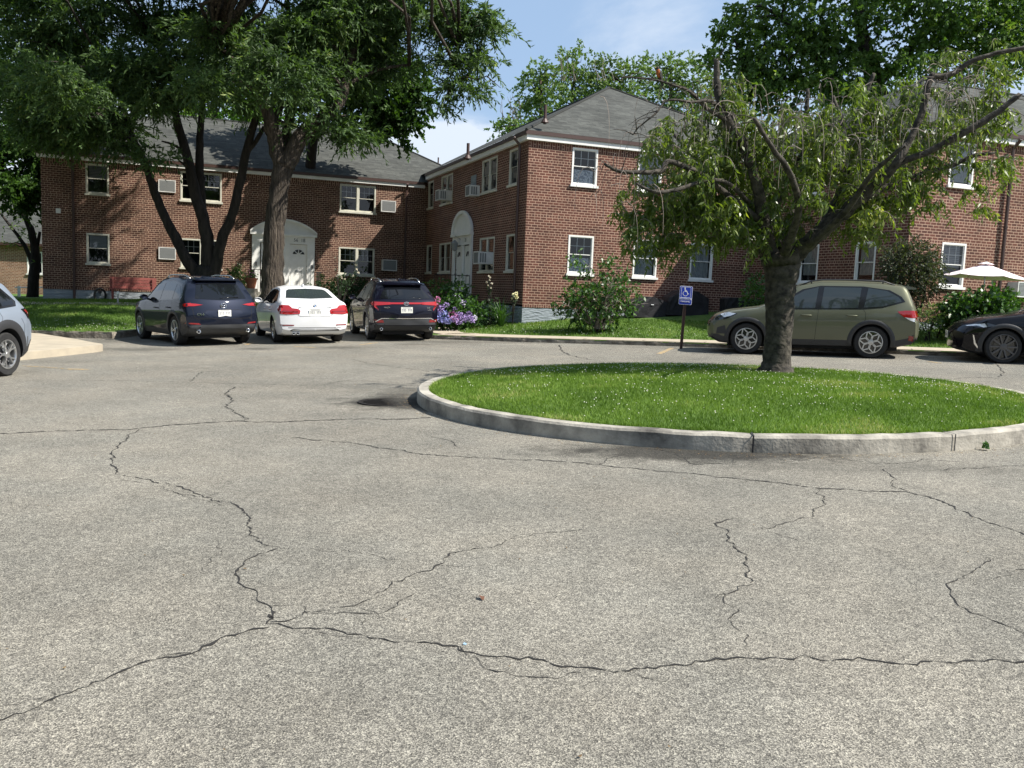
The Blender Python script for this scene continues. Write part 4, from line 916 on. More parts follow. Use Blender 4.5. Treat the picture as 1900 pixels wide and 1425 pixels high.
def blob_pts(blobs, dens, rg, shell=.35, flat=1.):
    """points in ellipsoid blobs (x,y,z,rx,ry,rz) with clumpy sub-structure; returns pos, outward dir"""
    P_, O_ = [], []
    for (x, y, z, rx, ry, rz) in blobs:
        n_ = int(dens * (rx * ry + ry * rz + rx * rz) / 3 ** 1)
        if n_ < 1: continue
        d = rg.normal(0, 1, (n_, 3)); d /= np.linalg.norm(d, axis=1)[:, None]
        r_ = (shell + (1 - shell) * rg.random(n_)) ** .8 * (1 + .18 * np.sin(d[:, 0] * 5 + x) * np.cos(d[:, 2] * 6 + z))
        P_.append(np.array([x, y, z]) + d * r_[:, None] * np.array([rx, ry, rz])); O_.append(d)
    return np.concatenate(P_), np.concatenate(O_)
def sprays(P_, O_, rg, m, length, droop=.6, spread=.25, up=.15):
    """expand each point to m leaf bases along a short drooping twig"""
    n_ = len(P_); T = O_ + rg.normal(0, .6, O_.shape); T[:, 2] += up; T /= np.linalg.norm(T, axis=1)[:, None]
    t_ = np.linspace(.1, 1, m)[None, :, None] * length * rg.uniform(.6, 1.3, n_)[:, None, None]
    Q = P_[:, None, :] + T[:, None, :] * t_; Q[:, :, 2] -= (t_[:, :, 0] ** 2) / length * droop
    Dd_ = np.repeat(T[:, None, :], m, 1) + rg.normal(0, spread, (n_, m, 3)); Dd_[:, :, 2] -= droop * t_[:, :, 0] / length
    return Q.reshape(-1, 3), Dd_.reshape(-1, 3)
def pads(blobs, seed, per=7, fx=.5, fz=.22):
    """break each rounded mass into flat overlapping leaf layers"""
    rg = np.random.default_rng(seed); out = []
    for (x, y, z, rx, ry, rz) in blobs:
        for k in range(per):
            d = rg.normal(0, 1, 3); d /= np.linalg.norm(d); q = rg.uniform(.35, .95); s = rg.uniform(.7, 1.35)
            out.append((x + d[0] * rx * q, y + d[1] * ry * q, z + d[2] * rz * q, rx * fx * s, ry * fx * s, rz * fz * s + .08))
    return out
def pxblobs(lst, ry=None):
    out = []
    for q in lst:
        px, py, Y, rx, rz = q[:5]; c_ = at(px, py, Y); k = Y / FPX
        out.append((c_.x, c_.y, c_.z, rx * k, (q[5] if len(q) > 5 else max(rx, rz) * k * .8), rz * k))
    return out
def pxtube(mb, pts, seg=8, jit=0., rng=None, sub=3, wob=0., mi=0):
    """pts: (px,py,Y,diameter px) -> smooth tapered limb"""
    P_ = [(at(a[0], a[1], a[2]), a[3] * a[2] / FPX / 2) for a in pts]; out = []; rad = []
    n_ = len(P_)
    for i in range(n_ - 1):
        p0 = P_[max(i - 1, 0)][0]; p1, r1 = P_[i]; p2, r2 = P_[i + 1]; p3 = P_[min(i + 2, n_ - 1)][0]
        for k in range(sub):
            t_ = k / sub; a = .5 * ((2 * p1) + (p2 - p0) * t_ + (2 * p0 - 5 * p1 + 4 * p2 - p3) * t_ * t_ + (3 * p1 - p0 - 3 * p2 + p3) * t_ ** 3)
            if rng and wob and (i or k): a = a + Vector((rng.uniform(-1, 1), rng.uniform(-1, 1), rng.uniform(-1, 1))) * wob * (r1 + .01)
            out.append(a); rad.append(r1 + (r2 - r1) * t_)
    out.append(P_[-1][0]); rad.append(P_[-1][1])
    mb.tube(out, rad, seg, mi, jit=jit, rng=rng); return out
def twigs_to(mb, starts, targets, rng, r0=.05, r1=.008, seg=5, n_=4):
    """curved boughs from the nearest start point to each target"""
    for tg in targets:
        tg = Vector(tg); s = min(starts, key=lambda q: (q - tg).length + max(0, q.z - tg.z) * 1.5)
        L_ = (tg - s).length; pts = []
        for k in range(n_ + 1):
            t_ = k / n_; p = s.lerp(tg, t_); p.z += math.sin(t_ * math.pi) * L_ * .10
            if 0 < k < n_: p += Vector((rng.gauss(0, 1), rng.gauss(0, 1), rng.gauss(0, 1))) * L_ * .04
            pts.append(p)
        mb.tube(pts, [r0 * (1 - k / n_) + r1 for k in range(n_ + 1)], seg)

def tree(label, name, limbs, blobs, leafmat, bark, seed, dens, m, tl, ll, lw, droop=.7, group=None, r0=.05, extra=None, cat='tree', shell=.3, twn=1, up=.15, seg=12, pad=None, flat=1., ldroop=.5):
    rng = random.Random(seed); rg = np.random.default_rng(seed)
    base = at(*limbs[0][0][:3]) if limbs else Vector((blobs[0][0], blobs[0][1], 0))
    root = empty(name, (0, 0, 0), 0, label, cat, group)
    mb = MB(); starts = []
    for lb in limbs:
        pts = pxtube(mb, lb, seg if lb[0][3] > 14 else 7, .10 if lb[0][3] > 20 else .05, rng, 4, .10); starts += pts[len(pts) // 3:]
    tgs = []
    for bl in blobs:
        for k in range(twn): d = rg.normal(0, .42, 3); tgs.append((bl[0] + d[0] * bl[3], bl[1] + d[1] * bl[4], bl[2] + d[2] * bl[5]))
    if starts: twigs_to(mb, starts, tgs, rng, r0)
    mb.build('trunk', bark, root, smooth=True)
    P_, O_ = blob_pts(pads(blobs, seed, *pad) if pad else blobs, dens, rg, shell); O_ = O_ * np.array([1, 1, flat]); Q, Dd_ = sprays(P_, O_, rg, m, tl, droop, up=up)
    leaves('crown', Q, Dd_, ll, lw, leafmat, root, seed, droop=ldroop)
    if extra: extra(root, rg)
    return root

# --- big honey locust in the middle-left (behind the white car)
T2 = [[(504,560,29,50.0),(505,530,29,41.6),(506,470,29,37.8),(511,400,29,34.8),(520,340,29,33.3),(527,300,29,37.8)],
      [(526,312,29,33.3),(512,270,29,28.7),(503,230,28.8,25.7),(490,190,28.6,20.5),(470,160,28.4,15.1),(440,120,28,11.4),(400,80,27.6,7.6)],
      [(530,310,29,33.3),(552,265,29,28.7),(575,235,29.2,25.7),(610,215,29.4,21.2),(630,190,29.5,19.7),(642,150,29.7,16.7),(650,110,30,14.4),(668,60,30.3,11.4),(700,10,30.5,9.1),(720,-60,30.6,6.8)],
      [(528,290,29,19.7),(532,240,29.6,16.7),(545,190,30,15.1),(550,130,30.2,12.9),(540,60,30.5,9.8),(530,-20,30.8,7.6)],
      [(503,240,28.8,13.6),(520,200,29.2,9.8),(560,170,29.5,8.3),(600,140,30,6.8)],
      [(668,70,30.3,9.1),(740,30,30.4,6.8),(800,20,30.4,5.3),(860,40,30.2,3.8),(850,90,30,3.0),(845,150,29.8,2.2)],
      [(640,160,29.7,8.3),(700,130,30,6.0),(760,120,30,4.6)]]
b2 = pxblobs([(500,110,29,75,45),(560,60,29,80,50),(640,40,29.5,90,55),(720,20,30,75,50),(600,130,29,60,32),(460,60,28.5,80,50),(420,130,28,70,30),(480,185,28.5,40,16),(560,190,29.2,45,18),
   (650,120,30.5,60,50),(690,90,30.5,60,50),(620,230,29.5,50,20),(660,250,29.6,45,14),(570,235,29,25,10),(800,30,30,60,45),(850,20,30.2,55,40),(885,50,30,45,26),(840,60,30,40,26),(905,40,30,25,20),(830,110,30,38,20),(880,115,30,38,16),(860,160,29.8,45,16),(820,195,29.8,22,10),(895,105,30,22,12),
   (480,-150,23,100,60),(570,-170,23,100,60),(650,-150,23,100,60),(720,-200,23,90,60),(400,-150,23,100,60),(320,-170,23,100,60),(600,-260,24,120,60),(540,-130,22,80,50),(620,-130,22,80,50),(690,-140,22.5,80,50),(460,-130,22,80,50),(490,120,26,60,30),(400,60,27,60,30),(380,150,26,60,26),(560,150,26.5,60,24),(520,-60,30,120,60),(660,-80,30,140,70),(420,-60,29,110,60),(600,-190,30,160,80),(760,-90,30,90,60),(470,-190,30,120,70),(590,-300,30,150,70),(700,100,31,60,60)])  # near blobs above the frame are added, unseen, to shade the left lawn
tree('tall honey locust with a thick forked trunk behind the white sedan', 'honey_locust_tree', T2, b2, M['leaf_locust'], M['bark'], 41, 128, 13, .6, .20, .055, droop=.35, group=None, r0=.06, twn=3, pad=(9, .46, .2), flat=.35, up=.1, ldroop=.55)
# --- multi-stemmed locust at left (behind the blue car)
T1 = [[(378,560,31,48.5),(380,520,31,40.7),(384,505,31,36.7)],
      [(372,520,31,22.3),(345,480,31,19.7),(325,440,31,17.7),(305,400,31,16.4),(290,365,31,15.7),(275,320,31,14.4),(258,280,31,12.5),(235,240,30.8,9.8),(200,190,30.5,6.6)],
      [(384,510,31,23.6),(385,450,31,22.3),(378,410,31,21.6),(362,360,31,19.7),(350,300,31,17.1),(335,250,31,15.1),(325,200,31,13.1),(322,150,31,9.8),(300,90,31,6.6)],
      [(392,505,31.3,21.0),(380,430,31.3,17.1),(374,370,31.4,15.7),(370,300,31.5,14.4),(372,240,31.5,11.8),(378,180,31.5,9.8),(390,110,31.5,6.6)],
      [(395,515,31,22.3),(410,450,31,19.7),(430,400,31,17.1),(445,340,31,15.7),(455,290,31,15.1),(468,240,31,13.8),(480,190,31,10.5),(478,130,31,6.6)],
      [(455,285,31,9.8),(475,262,31,8.5),(490,235,31,6.6)],
      [(350,290,31,5.9),(325,270,31,4.6),(300,262,31,2.6)]]
b1 = pxblobs([(40,60,30,85,50),(120,50,30,90,48),(210,20,30,90,30),(60,150,30,80,45),(150,140,29.5,80,42),(240,125,29.5,75,30),(320,110,29.5,80,40),(390,80,30,70,50),(100,215,30,75,38),(180,205,29.5,65,34),(250,180,29.5,60,32),(310,170,30,50,30),(370,165,30,45,32),
   (420,150,30.5,45,30),(200,255,29.8,50,24),(150,250,30,55,22),(240,240,29.5,35,22),(60,230,30,60,30),(250,275,29.8,22,12),(280,300,29.6,22,10),(320,292,29.6,18,8),(100,270,30.5,35,14),(340,35,30,80,40),(280,55,30.5,45,26),(430,30,30,60,40),
   (70,130,26,70,34),(170,190,27,60,28),(60,-140,24,120,60),(200,-150,24,120,60),(190,235,33,60,30),(120,225,33,60,36),(60,170,33,80,50),(200,120,33,90,50),(120,-60,30,140,70),(300,-80,30,150,70),(40,-40,30,100,60),(200,-190,31,170,80),(380,-200,31,150,80),(470,200,30.5,26,14)])
tree('multi stemmed dark honey locust leaning left behind the blue hatchback', 'honey_locust_tree', T1, b1, M['leaf_locust'], M['bark_dark'], 42, 112, 13, .6, .20, .055, droop=.35, r0=.05, twn=3, pad=(9, .46, .2), flat=.35, up=.1, ldroop=.55)
# --- maple whose low branches hang right of the locust trunk
bm_ = pxblobs([(640,90,36,70,50),(720,130,36,60,55),(690,190,36,70,40),(760,180,36,38,30),(620,180,36,60,40),(715,235,36,45,24),(760,232,36,26,14),(600,60,37,90,60),(680,20,37,90,50),(775,165,36,22,14),(745,262,36,12,10)])
tree('broad leafed maple behind the locust, its dark lobed clumps hanging over the roof', 'maple_tree', [[(575,330,37.5,20),(585,240,37,17),(620,180,36.6,13),(660,120,36.4,9)]], bm_, M['leaf_maple'], M['bark_dark'], 43, 150, 9, .45, .18, .16, droop=.3, r0=.05, twn=2, pad=(8, .42, .25))
# --- maple at far left edge, crown reaching low
T5 = [[(60,556,40,21.1),(66,480,40,16.1),(58,430,40,12.4),(45,400,40,8.7),(30,360,40,5.0)],[(64,500,40,9.9),(45,455,40,7.4),(20,420,40,5.0),(0,395,40,3.7)],[(66,470,40,7.4),(74,430,40,5.0)]]
b5 = pxblobs([(15,330,38,50,60),(10,270,38,60,40),(55,350,38,28,32),(60,300,38,35,34),(70,255,38,45,30)])
tree('dark green maple filling the left edge beside the brick end wall', 'maple_tree', [[(-40,560,38,40),(-38,400,38,30),(-10,330,38,20),(10,280,38,12)]], b5, M['leaf_maple'], M['bark_dark'], 44, 130, 10, .5, .17, .14, droop=.4, twn=2, pad=(8, .5, .28))
tree('small thin tree with bare lower limbs at the corner of the left block', 'small_tree', T5, pxblobs([(20,425,40,26,10),(58,425,40,20,12),(25,455,40,24,6),(70,495,40,12,6),(10,405,40,18,12),(45,390,40,20,12)]), M['leaf_mid'], M['bark_dark'], 45, 42, 8, .45, .15, .06, droop=.5, r0=.03, twn=2)
# --- bright trees beyond the left block
for k, (bl, mt_, lab) in enumerate([
    ([(400,200,62,80,45),(470,215,62,60,30),(340,215,62,50,30),(430,175,62,40,20),(510,220,62,50,26)], 'leaf_bright', 'sunlit lime green tree behind the long grey roof ridge'),
    ([(80,250,58,60,46),(120,225,58,50,30),(150,265,58,60,30),(60,205,58,50,40),(20,190,58,60,50),(180,230,58,50,40)], 'leaf_bright', 'yellow green tree glimpsed through the locust crown at far left'),
    ([(230,180,60,60,50),(280,160,60,60,50),(130,120,60,90,60),(40,90,60,80,70)], 'leaf_mid', 'tall green tree behind the left block, mostly hidden by the locust')]):
    tree(lab, 'tree', [[(bl[0][0], 400, bl[0][2], 14), (bl[0][0], bl[0][1], bl[0][2], 10)]], pxblobs(bl), M[mt_], M['bark_dark'], 50 + k, 26, 10, .8, .34, .2, droop=.4, group='trees beyond the left block', twn=1)
# --- pale trees behind the centre roof
hz = [([(985,170,70,22,38),(1003,140,70,22,30),(1015,180,70,26,40),(975,215,70,25,24),(1000,210,70,30,30),(1035,150,70,16,24)], 'loose pale tree left of the centre roof peak, with bare top twigs'),
      ([(1055,120,72,17,32),(1062,160,72,34,34),(1085,130,72,26,24),(1050,195,72,34,30),(1090,170,72,26,26),(1075,100,72,8,14)], 'pointed pale green tree directly behind the centre roof peak'),
      ([(1125,130,72,24,22),(1150,150,72,38,34),(1180,135,72,30,22),(1130,175,72,34,26),(1110,150,72,22,26),(1170,180,72,40,26)], 'rounded pale green tree right of the roof peak'),
      ([(1215,140,74,34,30),(1245,130,74,34,26),(1280,140,74,34,30),(1235,180,74,50,30),(1300,165,74,36,34),(1275,200,74,50,26),(1320,200,74,30,26)], 'wide pale green tree between the roof peak and the big maple'),
      ([(925,248,66,18,12),(945,236,66,18,16),(965,240,66,20,16),(918,240,66,10,8),(955,225,66,14,12)], 'low scrubby tree showing above the sloping eave')]
for k, (bl, lab) in enumerate(hz):
    rt = tree(lab, 'tree', [[(bl[1][0], 330, bl[1][2], 9), (bl[1][0], bl[1][1], bl[1][2], 5)]], pxblobs(bl), M['leaf_mid'], M['bark'], 60 + k, 44, 9, .8, .26, .16, droop=.3, group='pale trees behind the centre roof', r0=.07, twn=2, up=.5)
mb = MB(); rng = random.Random(4)
for k in range(26):
    x_ = rng.choice([945, 965, 1055, 1110, 1130, 1165]) + rng.uniform(-14, 14); y_ = 225 if x_ < 1000 else 150
    p = at(x_, y_, 69); q = at(x_ + rng.uniform(-14, 6), y_ - rng.uniform(20, 55), 69); mb.tube([p, p.lerp(q, .5) + Vector((rng.uniform(-.3, .3), 0, 0)), q], [.03, .02, .008], 4)
dead = empty('bare_tree', (0, 0, 0), 0, 'leafless grey twigs sticking up among the pale trees behind the roof', 'tree'); mb.build('branches', M['twig'], dead)
# --- big maple at the right, behind the wing
b6 = pxblobs([(1400,40,44,60,50),(1370,110,44,45,36),(1450,90,44,60,50),(1340,60,44,20,18),(1365,22,44,16,12),(1330,108,44,26,12),(1500,40,44,70,50),(1550,110,44,60,50),(1480,150,44,70,40),(1400,160,44,60,36),(1600,60,44,70,55),(1620,140,44,60,40),(1680,30,44,70,50),(1680,110,44,60,40),(1750,70,44,60,50),(1800,30,44,70,50),(1830,110,44,50,50),(1860,60,44,60,50),(1560,180,44,60,24),(1430,190,44,50,22),(1500,-60,45,160,70),(1700,-60,45,170,70),(1900,0,45,70,90),(1895,130,45,40,40),(1600,-180,45,200,80)])
T6 = [[(1640,330,45,46),(1635,220,45,40),(1620,140,45,30),(1600,60,45,22),(1590,-60,45,14)],[(1635,230,45,22),(1560,160,45,17),(1500,90,44.5,12),(1450,30,44.5,8)],[(1625,160,45,18),(1690,90,45,14),(1740,20,45,10)],[(1635,200,45,16),(1720,160,45,12),(1800,120,45,9),(1860,60,45,6)],[(1560,165,45,12),(1470,150,44.5,8),(1400,130,44.3,6)]]
tree('huge maple rising behind the right wing and the weeping tree', 'maple_tree', T6, b6, M['leaf_maple2'], M['bark_dark'], 46, 62, 10, .55, .19, .15, droop=.3, r0=.08, twn=3, shell=.4, pad=(9, .46, .2))

# --- weeping cherry on the island
YT = 13.6
def weeping():
    rng = random.Random(9); rg = np.random.default_rng(9)
    root = empty('weeping_cherry_tree', (0, 0, 0), 0, 'weeping cherry with a stout trunk and hanging leaves on the grass island', 'tree')
    Y = YT; mb = MB()
    L_ = [[(1439,704,Y,80),(1440,692,Y,64),(1441,670,Y,50.3),(1444,620,Y,49.4),(1447,560,Y,51.3),(1449,520,Y,57.0),(1450,492,Y,66.5),(1450,470,Y,70.3)],
      [(1432,488,Y,38.7),(1424,455,Y-.1,31.7),(1416,410,Y-.3,23.8),(1408,360,Y-.5,20.2),(1396,310,Y-.6,18.5),(1375,262,Y-.7,17.6),(1345,215,Y-.8,16.7),(1332,170,Y-.8,13.2),(1330,128,Y-.8,10.6),(1329,110,Y-.8,8.8)],
      [(1400,330,Y-.55,17.6),(1392,295,Y-.4,15.8),(1372,245,Y-.3,14.1),(1352,205,Y-.3,10.6)],
      [(1468,482,Y,38.7),(1500,450,Y-.2,29.9),(1545,412,Y-.4,26.4),(1590,375,Y-.6,22.9),(1632,338,Y-.8,17.6),(1665,300,Y-1,14.1),(1690,255,Y-1,12.3),(1712,205,Y-1,12.3),(1722,160,Y-1,11.4),(1732,138,Y-1,11.4)],
      [(1520,432,Y-.2,22.9),(1545,390,Y+.2,18.5),(1568,340,Y+.4,15.0),(1570,290,Y+.5,13.2),(1566,240,Y+.5,12.3),(1552,200,Y+.5,8.8),(1545,178,Y+.5,6.2)],
      [(1730,142,Y-1,10.6),(1765,138,Y-1,9.7),(1800,115,Y-1.1,8.8),(1850,98,Y-1.2,7.9),(1905,88,Y-1.3,7.9)],
      [(1640,332,Y-.8,15.0),(1672,300,Y-.9,12.3),(1715,285,Y-1,11.4),(1790,245,Y-1.2,13.2),(1840,215,Y-1.3,11.4),(1893,175,Y-1.4,8.8)],
      [(1595,372,Y-.6,13.2),(1650,345,Y-.3,10.6),(1700,325,Y-.1,8.8),(1765,308,Y,8.8),(1810,288,Y,7.9),(1845,284,Y,4.4)],
      [(1418,420,Y-.3,14.1),(1380,385,Y-.5,11.4),(1330,345,Y-.8,10.6),(1290,318,Y-1,10.6),(1240,300,Y-1.1,9.7),(1225,318,Y-1.2,10.6),(1180,320,Y-1.3,7.9),(1145,316,Y-1.4,7.0),(1122,304,Y-1.4,5.3)],
      [(1390,375,Y-.5,7.9),(1350,340,Y-.9,7.9),(1310,335,Y-1.1,7.9),(1255,352,Y-1.3,7.9),(1215,356,Y-1.4,7.0),(1180,340,Y-1.4,4.4)],
      [(1350,225,Y-.8,8.8),(1310,200,Y-1,7.0),(1280,170,Y-1.1,5.3),(1250,158,Y-1.2,4.4),(1222,150,Y-1.2,4.0),(1190,145,Y-1.3,3.5),(1152,143,Y-1.3,2.2)],
      [(1345,215,Y-.8,8.8),(1320,188,Y-1,7.0),(1285,190,Y-1.2,5.3),(1240,186,Y-1.3,4.0),(1215,212,Y-1.4,3.5),(1185,236,Y-1.4,2.6),(1175,250,Y-1.4,1.8)],
      [(1570,270,Y+.5,9.7),(1590,215,Y+.7,8.8),(1605,180,Y+.8,8.8),(1622,136,Y+.8,7.0)],
      [(1440,460,Y+.3,21.1),(1470,400,Y+.8,15.8),(1485,330,Y+1.2,12.3),(1492,260,Y+1.3,10.6),(1497,210,Y+1.3,8.8),(1498,165,Y+1.3,6.2)],
      [(1455,470,Y-.4,19.4),(1480,400,Y-1.,14.1),(1470,330,Y-1.5,11.4),(1430,270,Y-1.8,8.8),(1400,220,Y-2,7.0)],
      [(1500,455,Y-.5,15.8),(1570,390,Y-1.1,11.4),(1620,320,Y-1.7,8.8),(1680,270,Y-2.1,7.0)],
      [(1425,440,Y+.4,15.8),(1350,360,Y+1,11.4),(1290,290,Y+1.5,8.8),(1250,250,Y+1.8,6.2)],
      [(1490,452,Y+.5,15.8),(1600,360,Y+1.2,11.4),(1700,270,Y+1.7,8.8),(1780,240,Y+2,6.2)],
      [(1440,400,Y,10.6),(1460,330,Y+.2,8.8),(1500,270,Y,7.9),(1540,230,Y-.3,6.2)],
      [(1566,245,Y+.5,7.0),(1620,228,Y+.2,6.2),(1690,200,Y-.2,5.3),(1720,180,Y-.4,4.4)]]
    st = []
    for lb in L_: st += pxtube(mb, lb, 18 if lb[0][3] > 30 else 8, .045 if lb[0][3] > 30 else .09, rng, 4, .05 if lb[0][3] > 50 else .14)[1:]
    for q in st[40:]:       # fine side twigs along every limb
        for _ in range(1):
            if rng.random() < .75:
                d = Vector((rng.gauss(0, 1), rng.gauss(0, 1), rng.uniform(-.1, .9))).normalized(); L0 = rng.uniform(.12, .5)
                mb.tube([q + d * L0 * t_ + Vector((0, 0, -.35 * L0 * t_ * t_)) for t_ in (0, .35, .7, 1)], [.009, .006, .004, .002], 4, cap=False)
    for k in range(14):       # burls at the fork and trunk
        px_, py_ = rng.choice([(1425, 470), (1475, 475), (1450, 488), (1375, 250), (1345, 205), (1600, 365), (1520, 425)]); c_ = at(px_ + rng.uniform(-12, 12), py_ + rng.uniform(-10, 10), Y - rng.uniform(.0, .2)); r_ = rng.uniform(.03, .075)
        mb.lathe([(.001, -r_), (r_ * .7, -r_ * .7), (r_, 0), (r_ * .7, r_ * .7), (.001, r_)], 7, M=Matrix.Translation(c_))
    mb.build('trunk', M['bark_cherry'], root, smooth=True)
    # hanging strands: px regions (cx, cy, rx, ry, dy-depth, n, length)
    reg = [(1250,310,65,50,.9,58,.75),(1195,415,42,40,.9,46,.5),(1245,440,50,45,.8,60,.5),(1190,460,30,30,.8,20,.3),(1310,440,40,40,1.,46,.45),(1390,455,40,35,.9,34,.4),(1300,360,55,60,1.2,75,.7),(1345,290,45,45,1.2,44,.75),(1300,400,50,50,1.3,62,.55),(1370,400,45,60,1.3,62,.6),(1430,340,60,70,1.6,88,.7),(1480,265,80,40,1.6,62,.7),(1345,215,40,30,1.,40,.6),(1620,225,40,25,1.,34,.6),(1700,215,30,30,1.,30,.6),
           (1545,300,65,60,1.5,80,.7),(1480,410,60,40,1.4,44,.45),(1600,310,60,60,1.5,76,.7),(1590,410,50,40,1.3,50,.5),(1650,390,45,45,1.2,46,.5),(1700,400,30,50,.9,26,.5),(1650,250,60,50,1.4,48,.7),(1720,270,45,60,1.2,38,.7),(1770,230,50,50,1.2,36,.7),
           (1830,200,50,70,1.1,38,.6),(1860,130,35,50,1.,22,.5),(1800,350,40,50,.9,16,.45),(1850,310,40,60,.9,18,.5),(1400,270,60,40,1.3,26,.6),(1290,270,40,30,1.,18,.6),(1420,450,20,30,.9,14,.4),(1350,440,35,35,1.,34,.4),(1790,160,50,40,1,16,.4),(1535,250,50,30,1.2,26,.7),(1640,450,20,20,.6,12,.35),(1830,410,20,20,.6,6,.3)]
    tw = MB(); C_, Dl = [], []
    for cx, cy, rx, ry, dy, n_, ln in reg:
        cen = []
        for k in range(max(2, int(n_ / 4.5))):
            a = rng.uniform(0, 6.283); q = math.sqrt(rng.random()); front = .0 if rng.random() < .36 else .5
            cen.append((cx + rx * q * math.cos(a), cy - 26 + ry * q * math.sin(a) + rng.gauss(0, 14), YT - .5 + rng.uniform(-dy * .55, dy) + front))
        for k in range(int(n_ * 1.5)):
            c0 = cen[k % len(cen)]; p = at(c0[0] + rng.gauss(0, 9), c0[1] + rng.gauss(0, 8), c0[2] + rng.gauss(0, .1)); L0 = ln * rng.uniform(.3, .95)
            dx, dy2 = rng.uniform(-.25, .25), rng.uniform(-.25, .25); pts = []
            for j in range(6):
                t_ = j / 5; pts.append(p + Vector((dx * math.sin(t_ * 1.6), dy2 * math.sin(t_ * 1.6), .12 * math.sin(t_ * 2.2) - L0 * t_ ** 1.5)))
            if rng.random() < .5: tw.tube(pts, [.006, .005, .0045, .004, .003, .002], 3, cap=False)
            m_ = int(8 + L0 * 26)
            for j in range(m_):
                t_ = (j + rng.random()) / m_ * 5; i = min(4, int(t_)); q2 = pts[i].lerp(pts[i + 1], t_ - i); C_.append(tuple(q2)); Dl.append((rng.uniform(-.9, .9), rng.uniform(-.9, .9), -.5))
    tw.build('hanging_twigs', M['twig'], root)
    leaves('crown', np.array(C_), np.array(Dl), .11, .033, M['leaf_cherry'], root, 9, droop=.75, njit=.6)
    dt = MB()                # dead grey drooping twigs at the top
    for cx, cy, n_ in ((1340,185,26),(1380,215,26),(1290,205,18),(1240,190,12),(1500,190,16),(1570,205,20),(1740,150,44),(1800,150,26),(1700,240,16),(1470,200,14),(1620,190,10),(1225,320,10),(1150,320,12),(1200,235,10),(1420,205,16),(1840,260,10),(1130,320,6),(1560,250,30),(1520,240,24),(1760,190,20)):
        for k in range(int(n_ * .75)):
            p = at(cx + rng.gauss(0, 26), cy + rng.gauss(4, 24), YT - .8 + rng.uniform(-.9, .9)); L0 = rng.uniform(.2, .75); dx, dy2 = rng.uniform(-.35, .35), rng.uniform(-.3, .3); hh = rng.uniform(.03, .2)
            dt.tube([p + Vector((dx * math.sin(t_ * 1.7), dy2 * t_, hh * math.sin(t_ * 2.8) - L0 * t_ ** 2)) for t_ in (0, .2, .4, .6, .8, 1)], [.0075, .006, .005, .004, .003, .002], 3, cap=False)
    dt.build('dead_twigs', M['twig'], root)
weeping()

# --- robin on the thin bare branch
bp_ = at(1222, 148, YT - 1.2)
rb_ = empty('robin', tuple(bp_ + Vector((0, 0, .0))), R(200), 'small orange breasted bird perched on the thin bare branch of the weeping tree', 'bird')
M['robin'] = noisy('robin_orange', (.42, .12, .025), (.30, .08, .02), 30., .8); M['robin_d'] = noisy('robin_dark', (.025, .022, .02), (.05, .045, .04), 30., .8)
def ring_body(mb, st_, seg=12, mi=0):
    vs = []; fs = []
    for (x, y, z, ry, rz) in st_:
        for k in range(seg): w = 2 * math.pi * k / seg; vs.append((x, y + ry * math.cos(w), z + rz * math.sin(w)))
    for i in range(len(st_) - 1):
        for k in range(seg): k2 = (k + 1) % seg; fs.append((i * seg + k, i * seg + k2, (i + 1) * seg + k2, (i + 1) * seg + k))
    fs += [tuple(range(seg)), tuple((len(st_) - 1) * seg + k for k in range(seg))]
    mb.add(vs, fs, mi)
# upright body as one lofted surface from tail root to crown of the head
mb = MB(); vs = []; fs = []; seg = 12
prof_b = [(-.035, .0, .008), (-.03, .015, .02), (-.018, .035, .033), (-.006, .062, .04), (.004, .09, .038), (.012, .112, .03), (.018, .125, .022), (.024, .138, .024), (.028, .152, .023), (.028, .164, .015), (.028, .169, .003)]
for (x, z, r_) in prof_b:
    for k in range(seg): w = 2 * math.pi * k / seg; vs.append((x + r_ * math.cos(w), r_ * .9 * math.sin(w), z + .012 - .25 * r_ * math.cos(w)))
for i in range(len(prof_b) - 1):
    for k in range(seg): k2 = (k + 1) % seg; fs.append((i * seg + k, i * seg + k2, (i + 1) * seg + k2, (i + 1) * seg + k))
mb.add(vs, fs)
me = mb.mesh('body', True); me.materials.append(M['robin']); me.materials.append(M['robin_d'])
for p in me.polygons:
    c_ = p.center
    p.material_index = 1 if (c_.z > .135 or c_.x < (-.012 if c_.z < .08 else .0)) else 0
obj('body', me, None, rb_)
mb = MB(); mb.tube([(.05, 0, .158), (.062, 0, .156), (.072, 0, .153)], [.005, .004, .001], 6); mb.build('beak', mat('beak', (.45, .28, .04), .5), rb_)
mb = MB(); mb.box(-.012, .012, -.014, .014, -.085, .02, M=Matrix.Translation((-.04, 0, .0)) @ Matrix.Rotation(R(25), 4, 'Y')); mb.build('tail', M['robin_d'], rb_)
for s_ in (-1, 1):
    mb = MB(); mb.tube([(-.005, s_ * .012, .03), (-.002, s_ * .013, -.002)], .0025, 5)
    for k in (-1, 0, 1): mb.tube([(-.002, s_ * .013, -.001), (.015, s_ * (.013 + k * .007), -.004)], .0018, 4)
    mb.build('leg', M['robin_d'], rb_)
    mb = MB(); mb.prism([(-.03, .0), (-.045, .03), (-.02, .085), (.0, .1), (.008, .07), (-.01, .03)], s_ * .030, s_ * .040); mb.build('wing', M['robin_d'], rb_)

